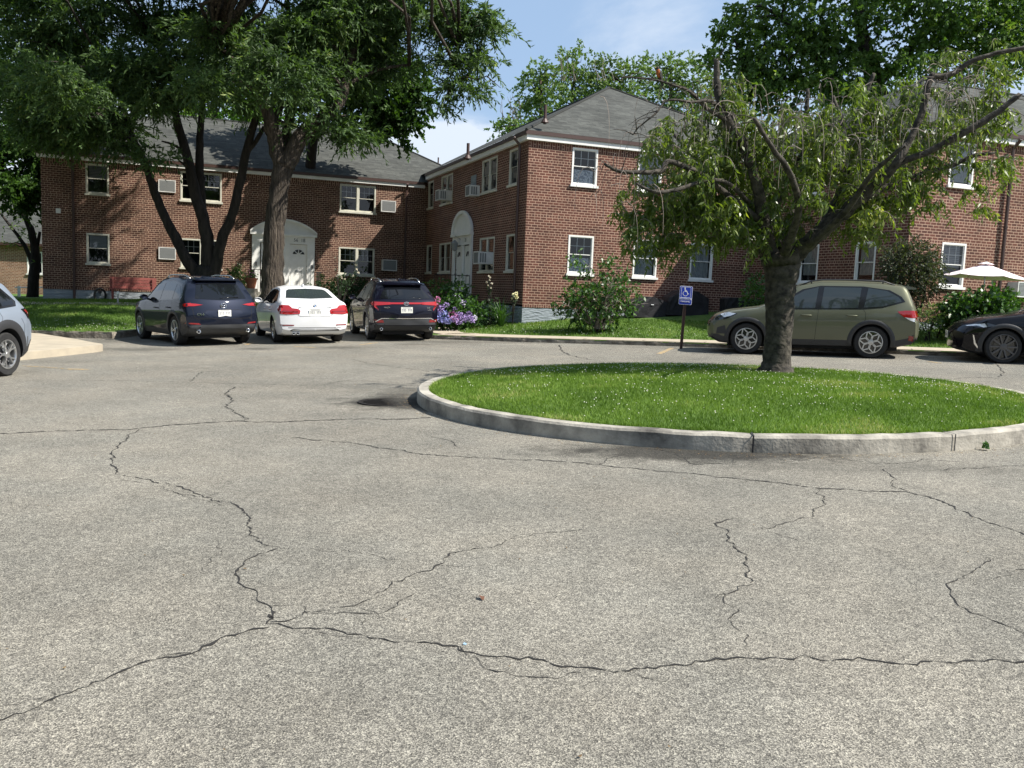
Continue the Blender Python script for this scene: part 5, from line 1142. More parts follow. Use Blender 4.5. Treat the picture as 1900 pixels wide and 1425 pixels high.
# ---------------------------------------------------------------- shrubs and flowers
def shrub(name, label, x, y, rx, ry, rz, mt, seed, dens=900, l=.07, w=.04, cat='shrub', group=None, stems=9, z0=None, lumps=7, twigc=None):
    rng = random.Random(seed); rg = np.random.default_rng(seed); z = LZ(x, y) if z0 is None else z0
    root = empty(name, (x, y, z), 0, label, cat, group); mb = MB()
    bl = [(0, 0, rz * .55, rx * .72, ry * .72, rz * .5)]
    for k in range(lumps):
        a = 2 * math.pi * k / lumps + rng.uniform(-.3, .3); h = rng.uniform(.35, .8); bl.append((rx * .6 * math.cos(a), ry * .6 * math.sin(a), rz * h, rx * .42, ry * .42, rz * rng.uniform(.22, .36)))
    for k in range(stems):
        q = rng.choice(bl); mb.tube([(rng.uniform(-.08, .08), rng.uniform(-.08, .08), -.02), (q[0] * .4, q[1] * .4, q[2] * .5), (q[0], q[1], q[2])], [.018, .013, .005], 5)
    mb.build('stems', M['bark_dark'] if twigc is None else twigc, root)
    P_, O_ = blob_pts(bl, dens, rg, .45); Q, Dd_ = sprays(P_, O_, rg, 6, l * 2.2, .3)
    leaves('foliage', Q, Dd_, l, w, mt, root, seed, droop=.3); return root
def local(P_, root): return Vector(P_) - root.location
# tall rangy bush with bare pale branches in front of the sunlit gable
p = G(1105, 610, .38); bx, by = p.x, 25.0
bsh = shrub('bush', 'large unruly bush with bare pale branches against the sunlit brick gable', at(1110, 600, 24.9).x, 24.9, .98, .7, 1.45, M['leaf_shrub'], 71, 260, .12, .07, stems=10, lumps=9)
rng = random.Random(6); mb = MB()
for k in range(46):
    a = rng.uniform(0, 6.28); L0 = rng.uniform(.9, 1.75); el_ = rng.uniform(.45, 1.35); d = Vector((math.cos(a) * math.cos(el_), math.sin(a) * math.cos(el_) * .6, math.sin(el_)))
    p0 = Vector((rng.uniform(-.15, .15), rng.uniform(-.1, .1), .1)); pts = [p0 + d * L0 * t_ + Vector((rng.uniform(-.06, .06), rng.uniform(-.06, .06), rng.uniform(-.04, .06))) * (1 if t_ else 0) for t_ in (0, .25, .5, .75, 1)]
    mb.tube(pts, [.02, .016, .013, .01, .005], 5)
    for j in (2, 3, 4):
        for _ in range(2): q = pts[j]; mb.tube([q, q + Vector((rng.uniform(-.3, .3), rng.uniform(-.2, .2), rng.uniform(-.02, .3)))], [.007, .003], 4)
mb.build('bare_branches', M['twig'], bsh)
C_, Dl = [], []
for (px_, py_, r_, n_) in ((1068, 486, 16, 60), (1085, 505, 14, 40), (1130, 490, 20, 90), (1125, 510, 22, 90), (1160, 520, 16, 50), (1035, 572, 16, 70), (1060, 545, 18, 50), (1185, 560, 12, 30)):
    for k in range(n_): q = at(px_ + rng.gauss(0, r_ * .5), py_ + rng.gauss(0, r_ * .5), 24.9 + rng.gauss(0, .15)) - bsh.location; C_.append(tuple(q)); Dl.append((rng.uniform(-.7, .7), rng.uniform(-.7, .7), rng.uniform(-.3, .8)))
leaves('upper_foliage', np.array(C_), np.array(Dl), .12, .065, M['leaf_shrub'], bsh, 77, droop=.3)
# hydrangeas by the side door
def hydrangea(label, x, y, rx, ry, rz, heads, seed, mt='leaf_shrub'):
    root = shrub('hydrangea', label, x, y, rx, ry, rz, M[mt], seed, 420, .12, .09, cat='hydrangea', stems=6)
    rng = random.Random(seed); rg = np.random.default_rng(seed)
    for (px_, py_, Y, r_, cm) in heads:
        c_ = at(px_, py_, Y) - root.location; n_ = 90; d = rg.normal(0, 1, (n_, 3)); d /= np.linalg.norm(d, axis=1)[:, None]
        P_ = np.array(c_) + d * r_ * np.array([1, 1, .8]); leaves('flower_head', P_, d * .3 + rg.normal(0, .5, d.shape), r_ * .5, r_ * .42, HYD[cm], root, seed, droop=0, fold=.05)
    return root
HYD = [noisy('hydrangea_' + n, a, b_, 14., .8) for n, a, b_ in (('lilac', (.42, .30, .55), (.30, .22, .48)), ('blue', (.22, .26, .55), (.30, .30, .6)), ('pink', (.62, .22, .36), (.5, .2, .4)), ('white', (.65, .62, .7), (.5, .45, .62)))]
hd1 = [(811,556,26.4,.085,2),(812,568,26.3,.08,2),(820,570,26.2,.09,0),(817,578,26.2,.1,0),(826,583,26.1,.1,1),(815,592,26.0,.1,1),(824,595,26.0,.1,1),(832,596,26,.09,1),(813,583,26.1,.09,1),(808,574,26.3,.07,2),(829,566,26.3,.08,0),(843,575,26.3,.08,0)]
hd2 = [(838,583,26.2,.1,2),(845,590,26.1,.1,2),(851,584,26.1,.09,0),(858,588,26.1,.1,0),(851,596,26,.1,0),(864,592,26,.09,0),(868,582,26.3,.09,0),(875,594,26,.09,0),(880,590,26.1,.08,3),(857,562,26.8,.09,3),(865,562,26.8,.08,0),(862,570,26.6,.09,3),(853,560,27,.08,0),(849,552,27.2,.08,3),(842,592,26.,.09,0),(872,588,26,.08,0)]
hydrangea('lilac and blue hydrangea bush right behind the dark blue rear lights', at(820, 590, 26.5).x, 26.6, .42, .4, .85, hd1, 72)
hydrangea('pink and violet hydrangea bush in front of the side door steps', at(857, 590, 26.6).x, 26.7, .55, .45, .95, hd2, 73)
q = at(835, 560, 28.6); shrub('shrub', 'leafy green shrub under the side door railing', q.x, 28.6, .8, .6, 1.45, M['leaf_shrub'], 74, 420, .1, .06)
q = at(905, 580, 27.4); shrub('shrub', 'low dark shrub against the shaded side wall', q.x, 27.5, .65, .45, .75, M['leaf_dark'], 75, 500, .08, .05)
def yucca(label, x, y, h, n_, seed, name='yucca'):
    rng = random.Random(seed); root = empty(name, (x, y, LZ(x, y)), 0, label, 'plant'); mb = MB()
    for k in range(n_):
        a = rng.uniform(0, 6.28); tl_ = rng.uniform(.12, 1.0); hh = h * rng.uniform(.6, 1.1); r_ = hh * math.sin(tl_ * .9); zz = hh * math.cos(tl_ * .9); w = .022; s_ = Vector((-math.sin(a), math.cos(a), 0)) * w
        d = Vector((math.cos(a), math.sin(a), 0)); p0 = d * .03; p1 = d * r_ * .45 + Vector((0, 0, zz * .65)); p2 = d * r_ + Vector((0, 0, zz * (1 - .25 * tl_)))
        mb.add([p0 - s_, p0 + s_, p1 + s_ * .9, p1 - s_ * .9, p2], [(0, 1, 2, 3), (3, 2, 4)])
    mb.build('leaves', M['leaf_shrub'], root, fix=False); return root
q = at(930, 590, 26.6); yucca('spiky sword leaved plant by the shaded side wall', q.x, 26.6, .95, 60, 81)
def rose(label, px0, pyb, Y, heads, col, name='rose_bush', cat='rose'):
    b_ = at(px0, pyb, Y); root = empty(name, (b_.x, b_.y, LZ(b_.x, b_.y)), 0, label, cat); rng = random.Random(px0); mb = MB(); C_, Dl = [], []
    for (hx, hy, r_) in heads:
        c_ = at(hx, hy, Y + rng.uniform(-.15, .15)) - root.location; mid = Vector((c_.x * .4, c_.y * .4, c_.z * .6)); mb.tube([(0, 0, 0), mid, c_], [.012, .009, .004], 5)
        for k in range(7): t_ = rng.uniform(.3, 1); C_.append(tuple(mid.lerp(c_, t_))); Dl.append((rng.uniform(-1, 1), rng.uniform(-1, 1), rng.uniform(-.4, .4)))
    mb.build('stems', M['bark_dark'], root); leaves('foliage', np.array(C_), np.array(Dl), .06, .035, M['leaf_dark'], root, px0)
    rg = np.random.default_rng(px0)
    for (hx, hy, r_) in heads:
        c_ = at(hx, hy, Y) - root.location; d = rg.normal(0, 1, (26, 3)); d /= np.linalg.norm(d, axis=1)[:, None]; leaves('flower', np.array(c_) + d * r_ * .32, d, r_ * .62, r_ * .62, col, root, int(hx), droop=0)
M['rose_w'] = mat('white_petal', (.72, .66, .52), .7); M['rose_c'] = mat('cream_petal', (.78, .74, .45), .7)
rose('tall white rose in front of the ground floor double window', 630, 560, 31, [(622,500,.05),(628,506,.05),(625,512,.05),(634,515,.06),(640,518,.045),(655,512,.05),(661,492,.06),(662,500,.05),(665,506,.05),(622,478,.04)], M['rose_w'])
rose('pale rose stalk against the shaded wall below the window air conditioner', 909, 585, 27.5, [(907,512,.04),(909,515,.045),(908,520,.04),(903,524,.045),(913,526,.045),(906,530,.035),(911,534,.035)], M['rose_w'])
rose('cream flowered stalk at the foot of the corner downspout', 951, 590, 26.9, [(953,547,.09),(958,545,.08),(956,550,.09),(959,552,.07),(950,554,.045),(954,558,.04)], M['rose_c'])
rose('small white flowered stem by the far corner window bush', 1740, 606, 22.6, [(1752,592,.05),(1757,594,.045),(1760,598,.04),(1742,601,.05)], M['rose_w'])
# right side planting
q = at(1692, 600, 23.3)
b7 = pxblobs([(1692,500,23.3,46,52),(1668,530,23.3,28,34),(1720,520,23.3,28,38),(1665,485,23.3,26,28),(1690,560,23.3,16,26),(1700,470,23.3,30,24),(1725,490,23.3,20,20)])
tree('small reddish green tree against the right wing between the olive and black cars', 'small_tree', [[(1692,612,23.3,8),(1690,570,23.3,7),(1688,530,23.3,5),(1692,480,23.3,3)],[(1694,605,23.3,6),(1712,560,23.3,4),(1722,500,23.3,3)],[(1690,600,23.3,6),(1676,550,23.3,4),(1670,510,23.3,3)]], b7, M['leaf_red'], M['bark_dark'], 47, 1150, 8, .22, .06, .035, droop=.3, r0=.01, twn=2)
q = at(1812, 600, 22.2); shrub('hydrangea', 'dense glossy green bush under the pale parasol', q.x, 22.2, .9, .6, 1.28, M['leaf_shrub'], 83, 650, .11, .08, cat='bush', lumps=10)
q = at(1712, 610, 22.6); shrub('shrub', 'feathery low shrub behind the tail of the olive car', q.x, 22.3, .4, .35, .95, M['leaf_mid'], 84, 700, .07, .02)
q = at(1385, 590, 27); shrub('shrub', 'leafy potted shrub between the black covered boxes behind the tree trunk', q.x, 25.6, .45, .4, 1.55, M['leaf_shrub'], 85, 420, .09, .05)
# planting by the double doors
q = at(435, 540, 33.); shrub('evergreen_shrub', 'clipped rounded evergreen left of the white double doors', q.x, 33.4, .45, .45, 1.35, M['leaf_shrub'], 86, 900, .06, .03, cat='evergreen')
q = at(640, 550, 34.5); shrub('shrub', 'dark foundation shrub right of the white double doors', q.x, 34.6, 1.2, .6, 1.2, M['leaf_dark'], 87, 420, .09, .05)
q = at(585, 545, 34); shrub('shrub', 'small bluish shrub beside the door steps', q.x, 34.2, .4, .4, .9, M['leaf_dark'], 88, 500, .08, .04)
# weeds on the island kerb
for k, (px_, py_, s_) in enumerate(((1028, 797, .05), (1829, 826, .06), (1388, 812, .04))):
    p = G(px_, py_ + 6, .02); yucca(['tiny weed growing from the island kerb foot at left', 'tuft of weed at the island kerb foot at right', 'weed sprouting from the open kerb joint'][k], p.x, p.y, s_ * 1.3, 14, 90 + k, 'weed').location.z = p.z
# unseen trees added behind and left of the camera, cutting sky fill, darkening reflections
rg = np.random.default_rng(99); bl = []
for (x_, y_, h_) in [(-34, 22, 9), (-31, 10, 12), (-28, -2, 11), (-24, -14, 12), (-12, -22, 13), (0, -25, 12), (12, -24, 11), (24, -20, 12), (-40, 34, 10), (-20, 7, 14), (-23, 13, 15), (-27, 19, 15), (-20, 2, 14), (-33, 27, 14)]:
    for k in range(7): bl.append((x_ + rg.normal(0, 2), y_ + rg.normal(0, 2), h_ * rg.uniform(.3, .85), 3.2, 3.2, 2.6))
P_, O_ = blob_pts(bl, 60, rg, .5); o = leaves('sky_blocker_trees', P_, O_, .75, .5, M['leaf_maple'], None, 99); tag(o, 'unseen leafy trees added out of frame to block sky light', 'trees', kind='stuff')

# ---------------------------------------------------------------- cars
def paint(name, col, metallic=.0, flake=0.):
    m = mat(name, col, .45, metallic, spec=.05, coat=.6, coatr=.03); return m
M['glass_car'] = mat('tinted_glass', (.006, .007, .009), .03, 0, spec=.5)
M['glass_car2'] = mat('clear_car_glass', (.03, .04, .042), .03, 0, spec=.7)
M['clad'] = mat('grey_cladding', (.028, .029, .032), .55); M['clad_l'] = mat('bumper_grey', (.04, .042, .046), .5)
M['rubber'] = noisy('tyre_rubber', (.018, .018, .019), (.03, .03, .03), 20., .85); M['rim'] = mat('alloy_rim', (.55, .56, .57), .28, .9); M['rim_d'] = mat('dark_alloy', (.12, .12, .125), .35, .8)
M['black_g'] = mat('gloss_black', (.01, .01, .011), .12); M['seam'] = mat('panel_gap', (.006, .006, .006), .9)
M['red_lamp'] = mat('red_lamp', (.32, .009, .009), .12, coat=1.); M['red_d'] = mat('dark_red_lamp', (.20, .008, .01), .12, coat=1.); M['clear_lamp'] = mat('clear_lamp', (.75, .77, .8), .08, .3, coat=1.); M['lampd'] = mat('lamp_housing', (.03, .033, .036), .1, .5, coat=1.)
M['plate'] = mat('licence_plate', (.72, .72, .66), .45); M['ink'] = mat('plate_ink', (.05, .06, .14), .6)

def lerp_prof(pr, x):
    for a, b_ in zip(pr[:-1], pr[1:]):
        if a[0] <= x <= b_[0]:
            t_ = (x - a[0]) / (b_[0] - a[0] + 1e-9); return a[1] + (b_[1] - a[1]) * t_
    return pr[0][1] if x < pr[0][0] else pr[-1][1]
def smooth_prof(pr, x, w=.05):
    return sum(lerp_prof(pr, x + d * w) * k for d, k in ((-1, .2), (-.5, .2), (0, .2), (.5, .2), (1, .2)))
def car_body(P):
    """closed lofted shell. x forward, origin under the rear axle."""
    xr, xf = P['rear'], P['front']; W2 = P['W'] / 2; xs = sorted(set([xr, xf] + list(np.linspace(xr, xf, 96)) + [xr + .015, xr + .04, xf - .015, xf - .04]))
    rings = []
    for x in xs:
        e = max(0, 1 - min(x - xr, xf - x) / .5)
        zt = smooth_prof(P['top'], x, .05 if P.get('soft') is None else P['soft']); zb = lerp_prof(P['bot'], x); hw = W2 * smooth_prof(P['plan'], x, .08)
        bz = lerp_prof(P['belt'], x); cab = zt - bz
        k = max(0., min(1., cab / .28)); bq = bz if cab > .03 else zt - .03
        if e > 0: bq = min(bq, zt - .02)
        H_ = bq - zb; zc = lerp_prof(P['crease'], x); zc = min(zc, bq - .12 * H_)
        yb = hw * .955; tum = P.get('tumble', .36); tw = yb - (zt - bq) * tum
        if cab <= .03: tw = yb - .05
        z9 = zt - .075 * k - .012 * (1 - k)
        cr_ = P.get('crown', .03)
        pts = [(0, zb), (hw * .78, zb), (hw * .93, zb + .03), (hw * .975, zb + min(.16, H_ * .3)), (hw * .985, zb + H_ * .42), (hw * 1.0, zc - .02), (hw * .998, zc + .02), (hw * .982, bq - .08 * min(1, H_ / .4)), (yb, bq),
               (yb + (tw - yb) * .5 + .012 * k, bq + (z9 - bq) * .5), (tw, z9), (tw - .045, zt - .022 * k - .004), (tw * .62, zt + cr_ * .55), (0, zt + cr_ * .8)]
        rings.append((x, pts))
    vs = []; n_ = len(rings[0][1]); full = 2 * n_ - 2
    for x, pts in rings:
        hw = max(p[0] for p in pts)
        for p in pts: vs.append([x, p[0], p[1]])
        for p in pts[-2:0:-1]: vs.append([x, -p[0], p[1]])
    fs = []
    for i in range(len(rings) - 1):
        for k in range(full): k2 = (k + 1) % full; fs.append([i * full + k, (i + 1) * full + k, (i + 1) * full + k2, i * full + k2])
    # end caps: concentric rings
    for i, sgn in ((0, -1), (len(rings) - 1, 1)):
        base = list(range(i * full, (i + 1) * full)); c_ = np.mean([vs[q] for q in base], 0); prev = base
        for s_ in (.9, .6, .3):
            cur = []
            for q in base:
                v = vs[q]; cur.append(len(vs)); vs.append([v[0] + sgn * .012 * (1 - s_) * 2, c_[1] + (v[1] - c_[1]) * s_, c_[2] + (v[2] - c_[2]) * s_])
            for k in range(full):
                k2 = (k + 1) % full; q = [prev[k], prev[k2], cur[k2], cur[k]]; fs.append(q if sgn < 0 else q[::-1])
            prev = cur
        ce = len(vs); vs.append([c_[0] + sgn * .03, c_[1], c_[2]])
        for k in range(full): k2 = (k + 1) % full; q = [prev[k], prev[k2], ce]; fs.append(q if sgn < 0 else q[::-1])
    # plan rounding of both ends
    cf, cr2 = P.get('cf', .30), P.get('cr', .16)
    for v in vs:
        ya = min(1, abs(v[1]) / W2)
        ef = max(0, 1 - (xf - v[0]) / .9); er = max(0, 1 - (v[0] - xr) / .8)
        v[0] -= cf * ef * ya ** 2.6; v[0] += cr2 * er * ya ** 2.6
    mb = MB(); mb.add(vs, fs); return mb, full
CARMESH = {}
def boolean_cut(me, cutters):
    o = bpy.data.objects.new('tmp', me); COL.objects.link(o)
    cme = cutters.mesh('cut'); co = bpy.data.objects.new('cut', cme); COL.objects.link(co)
    bm = bmesh.new(); bm.from_mesh(cme); bmesh.ops.recalc_face_normals(bm, faces=bm.faces); bm.to_mesh(cme); bm.free()
    for mm in (None, None, None, None): pass
    md = o.modifiers.new('b', 'BOOLEAN'); md.operation = 'DIFFERENCE'; md.object = co; md.solver = 'EXACT'
    dg = bpy.context.evaluated_depsgraph_get(); out = bpy.data.meshes.new_from_object(o.evaluated_get(dg))
    def vol(q):
        bm = bmesh.new(); bm.from_mesh(q); v = abs(bm.calc_volume()); bm.free(); return v
    v0 = vol(me)
    for sol, dz in (('EXACT', 0), ('FAST', 0), ('EXACT', .0037), ('FAST', .0037), ('EXACT', -.006), ('FAST', -.006)):
        co.location.z = dz; co.location.x = dz * .7; md.solver = sol; md.use_self = False; dg = bpy.context.evaluated_depsgraph_get(); dg.update(); out = bpy.data.meshes.new_from_object(o.evaluated_get(dg)); q = vol(out) / v0
        print('CUT', sol, dz, round(q, 3), len(out.polygons))
        if .8 < q < .985: break
    bpy.data.objects.remove(o); bpy.data.objects.remove(co); return out
CUR = {1: 3.6, -1: -1.}
def patch(bvh, poly, axis, off, side=1, cut=.05, far=4.):
    """project a 2-D outline onto the shell: axis 'y' poly (x,z); axis 'x' poly (y,z); axis 'z' poly (x,y)"""
    bm = bmesh.new(); vs = [bm.verts.new((a, b_, 0)) for a, b_ in poly]; bm.faces.new(vs)
    xs = [p[0] for p in poly]; ys = [p[1] for p in poly]
    for ax, (lo, hi) in ((0, (min(xs), max(xs))), (1, (min(ys), max(ys)))):
        v = lo + cut
        while v < hi - .005:
            no = (1, 0, 0) if ax == 0 else (0, 1, 0); co = (v, 0, 0) if ax == 0 else (0, v, 0)
            bmesh.ops.bisect_plane(bm, geom=bm.verts[:] + bm.edges[:] + bm.faces[:], plane_co=co, plane_no=no); v += cut
    out = MB(); idx = {}; V_ = []
    for v in bm.verts:
        a, b_ = v.co.x, v.co.y
        if axis == 'y': o_, d = Vector((a, side * far, b_)), Vector((0, -side, 0))
        elif axis == 'x': o_, d = Vector((side * far, a, b_)), Vector((-side, 0, 0))
        else: o_, d = Vector((a, b_, far)), Vector((0, 0, -1))
        o_ = o_ if axis != 'x' else Vector((side * 8, a, b_))
        h, n, _, _ = bvh.ray_cast(o_, d)
        if h is None:
            h, n, _, _ = bvh.find_nearest(o_ + d * (far if axis != 'x' else 8 - 1.5))
        if axis == 'x' and abs(a) > .78 and abs(CUR[side] - h.x) > .24:
            h, n, _, _ = bvh.find_nearest(Vector((CUR[side] - side * .1, a, b_)))
        if n.dot(d) > 0: n = -n
        idx[v] = len(V_); V_.append(h + n * off)
    fs = [[idx[v] for v in f.verts] for f in bm.faces]; bm.free(); out.add(V_, fs); return out
def seam(bvh, pts, axis, side, w=.007, off=.002):
    mb = MB(); pr = resample(pts, .05); row = []
    for i, p in enumerate(pr):
        tt = pr[min(i + 1, len(pr) - 1)] - pr[max(i - 1, 0)]; tt /= np.linalg.norm(tt) + 1e-9; nn = np.array([-tt[1], tt[0]]) * w / 2
        for s_ in (1, -1):
            a, b_ = p + nn * s_
            o_, d = (Vector((a, side * 4, b_)), Vector((0, -side, 0))) if axis == 'y' else (Vector((side * 8, a, b_)), Vector((-side, 0, 0)))
            h, n, _, _ = bvh.ray_cast(o_, d)
            if h is None: h, n, _, _ = bvh.find_nearest(o_ + d * 3)
            if n.dot(d) > 0: n = -n
            row.append(h + n * off)
    for i in range(len(pr) - 1): mb.add([row[2 * i], row[2 * i + 1], row[2 * i + 3], row[2 * i + 2]], [(0, 1, 2, 3)])
    return mb
def wheel(parent, name, x, y, z, r, wd, spokes, side, rimmat='rim', style='y', rr=.68):
    """side +1: outer face towards +y"""
    root = obj(name, MB().lathe([(r * rr, -wd/2), (r * .93, -wd/2), (r * .985, -wd/2 + .025), (r, -wd * .25), (r, wd * .25), (r * .985, wd/2 - .025), (r * .93, wd/2), (r * (rr + .02), wd/2 - .01), (r * rr, wd * .35)], 40, axis='y').mesh('tyre', False), M['rubber'], parent, (x, y, z))
    smooth_angle(root, 40); KIDS.setdefault(parent.name, []).append(root)
    Rr = r * rr
    mb = MB(); o_ = side * wd / 2
    mb.lathe([(Rr + .004, o_ * .98), (Rr - .012, o_ * .99), (Rr - .022, o_ * .8), (Rr - .022, -o_ * .6)], 40, axis='y')
    for k in range(spokes):
        a = 2 * math.pi * k / spokes + .3; T = Matrix.Rotation(a, 4, 'Y')
        if style == 'star':           # petal pattern: spokes crossing to neighbouring points
            for s_ in (-1, 1):
                p0 = Vector((0, 0, .05)); p1 = T @ Vector((s_ * Rr * .26, 0, Rr * .55)); p2 = T @ Vector((s_ * .012, 0, Rr - .015))
                for q0, q1, w0, w1 in ((T @ Vector((s_ * .02, 0, .04)), p1, .028, .022), (p1, p2, .024, .026)):
                    d = (q1 - q0).normalized(); n = Vector((0, 1, 0)).cross(d)
                    yy = o_ * .93; vs = [q0 + n * w0/2, q0 - n * w0/2, q1 - n * w1/2, q1 + n * w1/2]
                    mb.add([(v.x, yy, v.z) for v in vs] + [(v.x, yy - side * .03, v.z) for v in vs], [(0, 1, 2, 3), (4, 5, 6, 7), (0, 1, 5, 4), (1, 2, 6, 5), (2, 3, 7, 6), (3, 0, 4, 7)])
        else:
            segs = [((0, .04), (0, Rr * .45), .05, .035)] + [((0, Rr * .42), (s_ * Rr * .2, Rr - .012), .026, .024) for s_ in (-1, 1)] if style == 'y' else [((0, .04), (.0, Rr - .012), .034, .03)]
            for (a0, a1, w0, w1) in segs:
                q0 = T @ Vector((a0[0], 0, a0[1])); q1 = T @ Vector((a1[0], 0, a1[1])); d = (q1 - q0).normalized(); n = Vector((0, 1, 0)).cross(d); yy = o_ * .95
                vs = [q0 + n * w0/2, q0 - n * w0/2, q1 - n * w1/2, q1 + n * w1/2]
                mb.add([(v.x, yy - side * .012 * (i < 2), v.z) for i, v in enumerate(vs)] + [(v.x, yy - side * .045, v.z) for v in vs], [(0, 1, 2, 3), (4, 5, 6, 7), (0, 1, 5, 4), (1, 2, 6, 5), (2, 3, 7, 6), (3, 0, 4, 7)])
    mb.lathe([(.062, o_ * .7), (.06, o_ * .92), (.034, o_ * .95), (.03, o_ * .99), (.001, o_ * .99)], 20, axis='y')
    rim = mb.build('rim', M[rimmat], root)
    bd = MB(); bd.lathe([(.001, o_ * .35), (Rr * .72, o_ * .35)], 28, axis='y'); bd.lathe([(.001, o_ * .12), (Rr - .022, o_ * .12)], 28, axis='y'); bd.build('brake_disc', M['lampd'], root)
    return root
def make_car(name, label, P, cat='car', xform=None):
    root = empty(name, label=label, cat=cat, mat=xform); CUR[1] = P['front']; CUR[-1] = P['rear']
    mb, full = car_body(P); me0 = mb.mesh('body'); bm = bmesh.new(); bm.from_mesh(me0); bmesh.ops.recalc_face_normals(bm, faces=bm.faces); bvh = BVHTree.FromBMesh(bm); bm.to_mesh(me0); bm.free()
    r = P['wr']; ct = MB(); wb = P['wb']; ra = P.get('ra', r + .055)
    for x in (0, wb):
        for s_ in (-1, 1):
            y0, y1 = sorted((s_ * (P['W'] / 2 - .34), s_ * (P['W'] / 2 + .2))); n_ = 36
            pr = [(x + ra * math.cos(2 * math.pi * k / n_), r + ra * math.sin(2 * math.pi * k / n_)) for k in range(n_)]
            ct.prism(pr, y0, y1)
    me = boolean_cut(me0, ct)
    me.materials.clear()
    body = obj('body', me, [M[P['paint']], M['clad'], M['dark'], M.get(P.get('bump', 'clad'))], root); KIDS.setdefault(root.name, []).append(body)
    W2 = P['W'] / 2; cz = P['cladz']
    mi = []
    for p in me.polygons:
        c_ = p.center; k = 0
        inside = any((c_.x - x) ** 2 + (c_.z - r) ** 2 < (ra * .995 + .004) ** 2 for x in (0, wb)) and abs(c_.y) < W2 - .03
        if any(abs(math.hypot(c_.x - x, c_.z - r) - ra) < .01 and abs(p.normal.y) < .5 for x in (0, wb)) or (inside and abs(c_.y) < W2 - .3): k = 2
        elif abs(c_.z - lerp_prof(cz, c_.x)) < 9 and c_.z < lerp_prof(cz, c_.x): k = 1
        mi.append(k)
    me.polygons.foreach_set('material_index', mi); smooth_angle(body, 32)
    def pt(nm, m_, mt, parent=None, smooth=True):
        o = m_.build(nm, M[mt] if isinstance(mt, str) else mt, parent or body, fix=False)
        if smooth: o.data.polygons.foreach_set('use_smooth', [True] * len(o.data.polygons))
        return o
    # arches
    if P.get('arch', True):
        for x in (0, wb):
            for s_ in (-1, 1):
                m_ = MB(); n_ = 30; rows = []; aw = P.get('archw', .075)
                for k in range(n_ + 1):
                    a = math.pi * (-.13 + 1.26 * k / n_)
                    row = []
                    for rr_, off in ((ra - .012, .004), (ra + .004, .014), (ra + aw * .8, .013), (ra + aw, .001)):
                        xx, zz = x + rr_ * math.cos(a), max(r + rr_ * math.sin(a), lerp_prof(P['bot'], x) + .02)
                        h, n, _, _ = bvh.ray_cast(Vector((xx, s_ * 3, zz)), Vector((0, -s_, 0)))
                        if h is None: h, n, _, _ = bvh.find_nearest(Vector((xx, s_ * W2, zz)))
                        row.append(h + Vector((0, s_, 0)) * off)
                    rows.append(row)
                for a_, b_ in zip(rows[:-1], rows[1:]): m_.add(a_ + b_, [(i, 4 + i, 5 + i, 1 + i) for i in range(3)])
                pt('wheel_arch', m_, P.get('archmat', 'clad'))
    # glass
    for s_ in (-1, 1):
        if 'dlo' in P: pt('window_trim', patch(bvh, P['dlo'], 'y', .003, s_, .08), P.get('dlomat', 'black_g'))
        for g_ in P['side']:
            pt('side_window', patch(bvh, g_, 'y', .006, s_, .06), P.get('sideglass', 'glass_car'))
        for sm in P.get('seams', []): pt('door_seam', seam(bvh, sm, 'y', s_), 'seam')
        for hx, hz in P.get('handles', []):
            h, n, _, _ = bvh.ray_cast(Vector((hx, s_ * 3, hz)), Vector((0, -s_, 0)))
            m_ = MB(); m_.tube([h + Vector((-.11, 0, 0)), h + Vector((-.09, s_ * .032, 0)), h + Vector((.09, s_ * .032, .004)), h + Vector((.11, 0, .004))], [.012, .014, .014, .012], 8)
            pt('door_handle', m_, P.get('handlemat', P['paint']))
        mx_, mz_ = P['mirror']; h, n, _, _ = bvh.ray_cast(Vector((mx_, s_ * 3, mz_)), Vector((0, -s_, 0)))
        m_ = MB(); c_ = h + Vector((0, s_ * .13, .06)); vs = []
        for (dx, sc_) in ((-.05, .8), (0, 1.), (.07, .85), (.11, .4)):
            for k in range(12): w = 2 * math.pi * k / 12; vs.append(c_ + Vector((dx, math.cos(w) * .11 * sc_, math.sin(w) * .075 * sc_)))
        fs = [(i * 12 + k, i * 12 + (k + 1) % 12, (i + 1) * 12 + (k + 1) % 12, (i + 1) * 12 + k) for i in range(3) for k in range(12)] + [tuple(range(12)), tuple(range(36, 48))]
        m_.add(vs, fs); m_.tube([h, h + Vector((0, s_ * .06, .02))], .025, 8)
        pt('door_mirror', m_, P.get('mirrormat', P['paint']))
        if P.get('rails'):
            x0, x1 = P['rails']; m_ = MB(); pts_ = []
            for k in range(9):
                x = x0 + (x1 - x0) * k / 8; yy = P['raily'] * (1 - .04 * abs(k - 4) / 4) * s_; h, n, _, _ = bvh.ray_cast(Vector((x, yy, 3)), Vector((0, 0, -1))); up_ = .0 if k in (0, 8) else .055
                pts_.append(h + Vector((0, 0, up_)))
            m_.tube(pts_, [.016] * 9, 8)
            for k in (1, 7): m_.tube([pts_[k], pts_[k] - Vector((0, 0, .07))], .016, 6)
            pt('roof_rail', m_, P.get('railmat', 'clad'))
    if 'wsg' in P: pt('windscreen', patch(bvh, P['wsg'], 'x', .005, 1, .08), 'glass_car2')
    if 'rwg' in P: pt('rear_window', patch(bvh, P['rwg'], 'x', .005, -1, .07), P.get('rearglass', 'glass_car'))
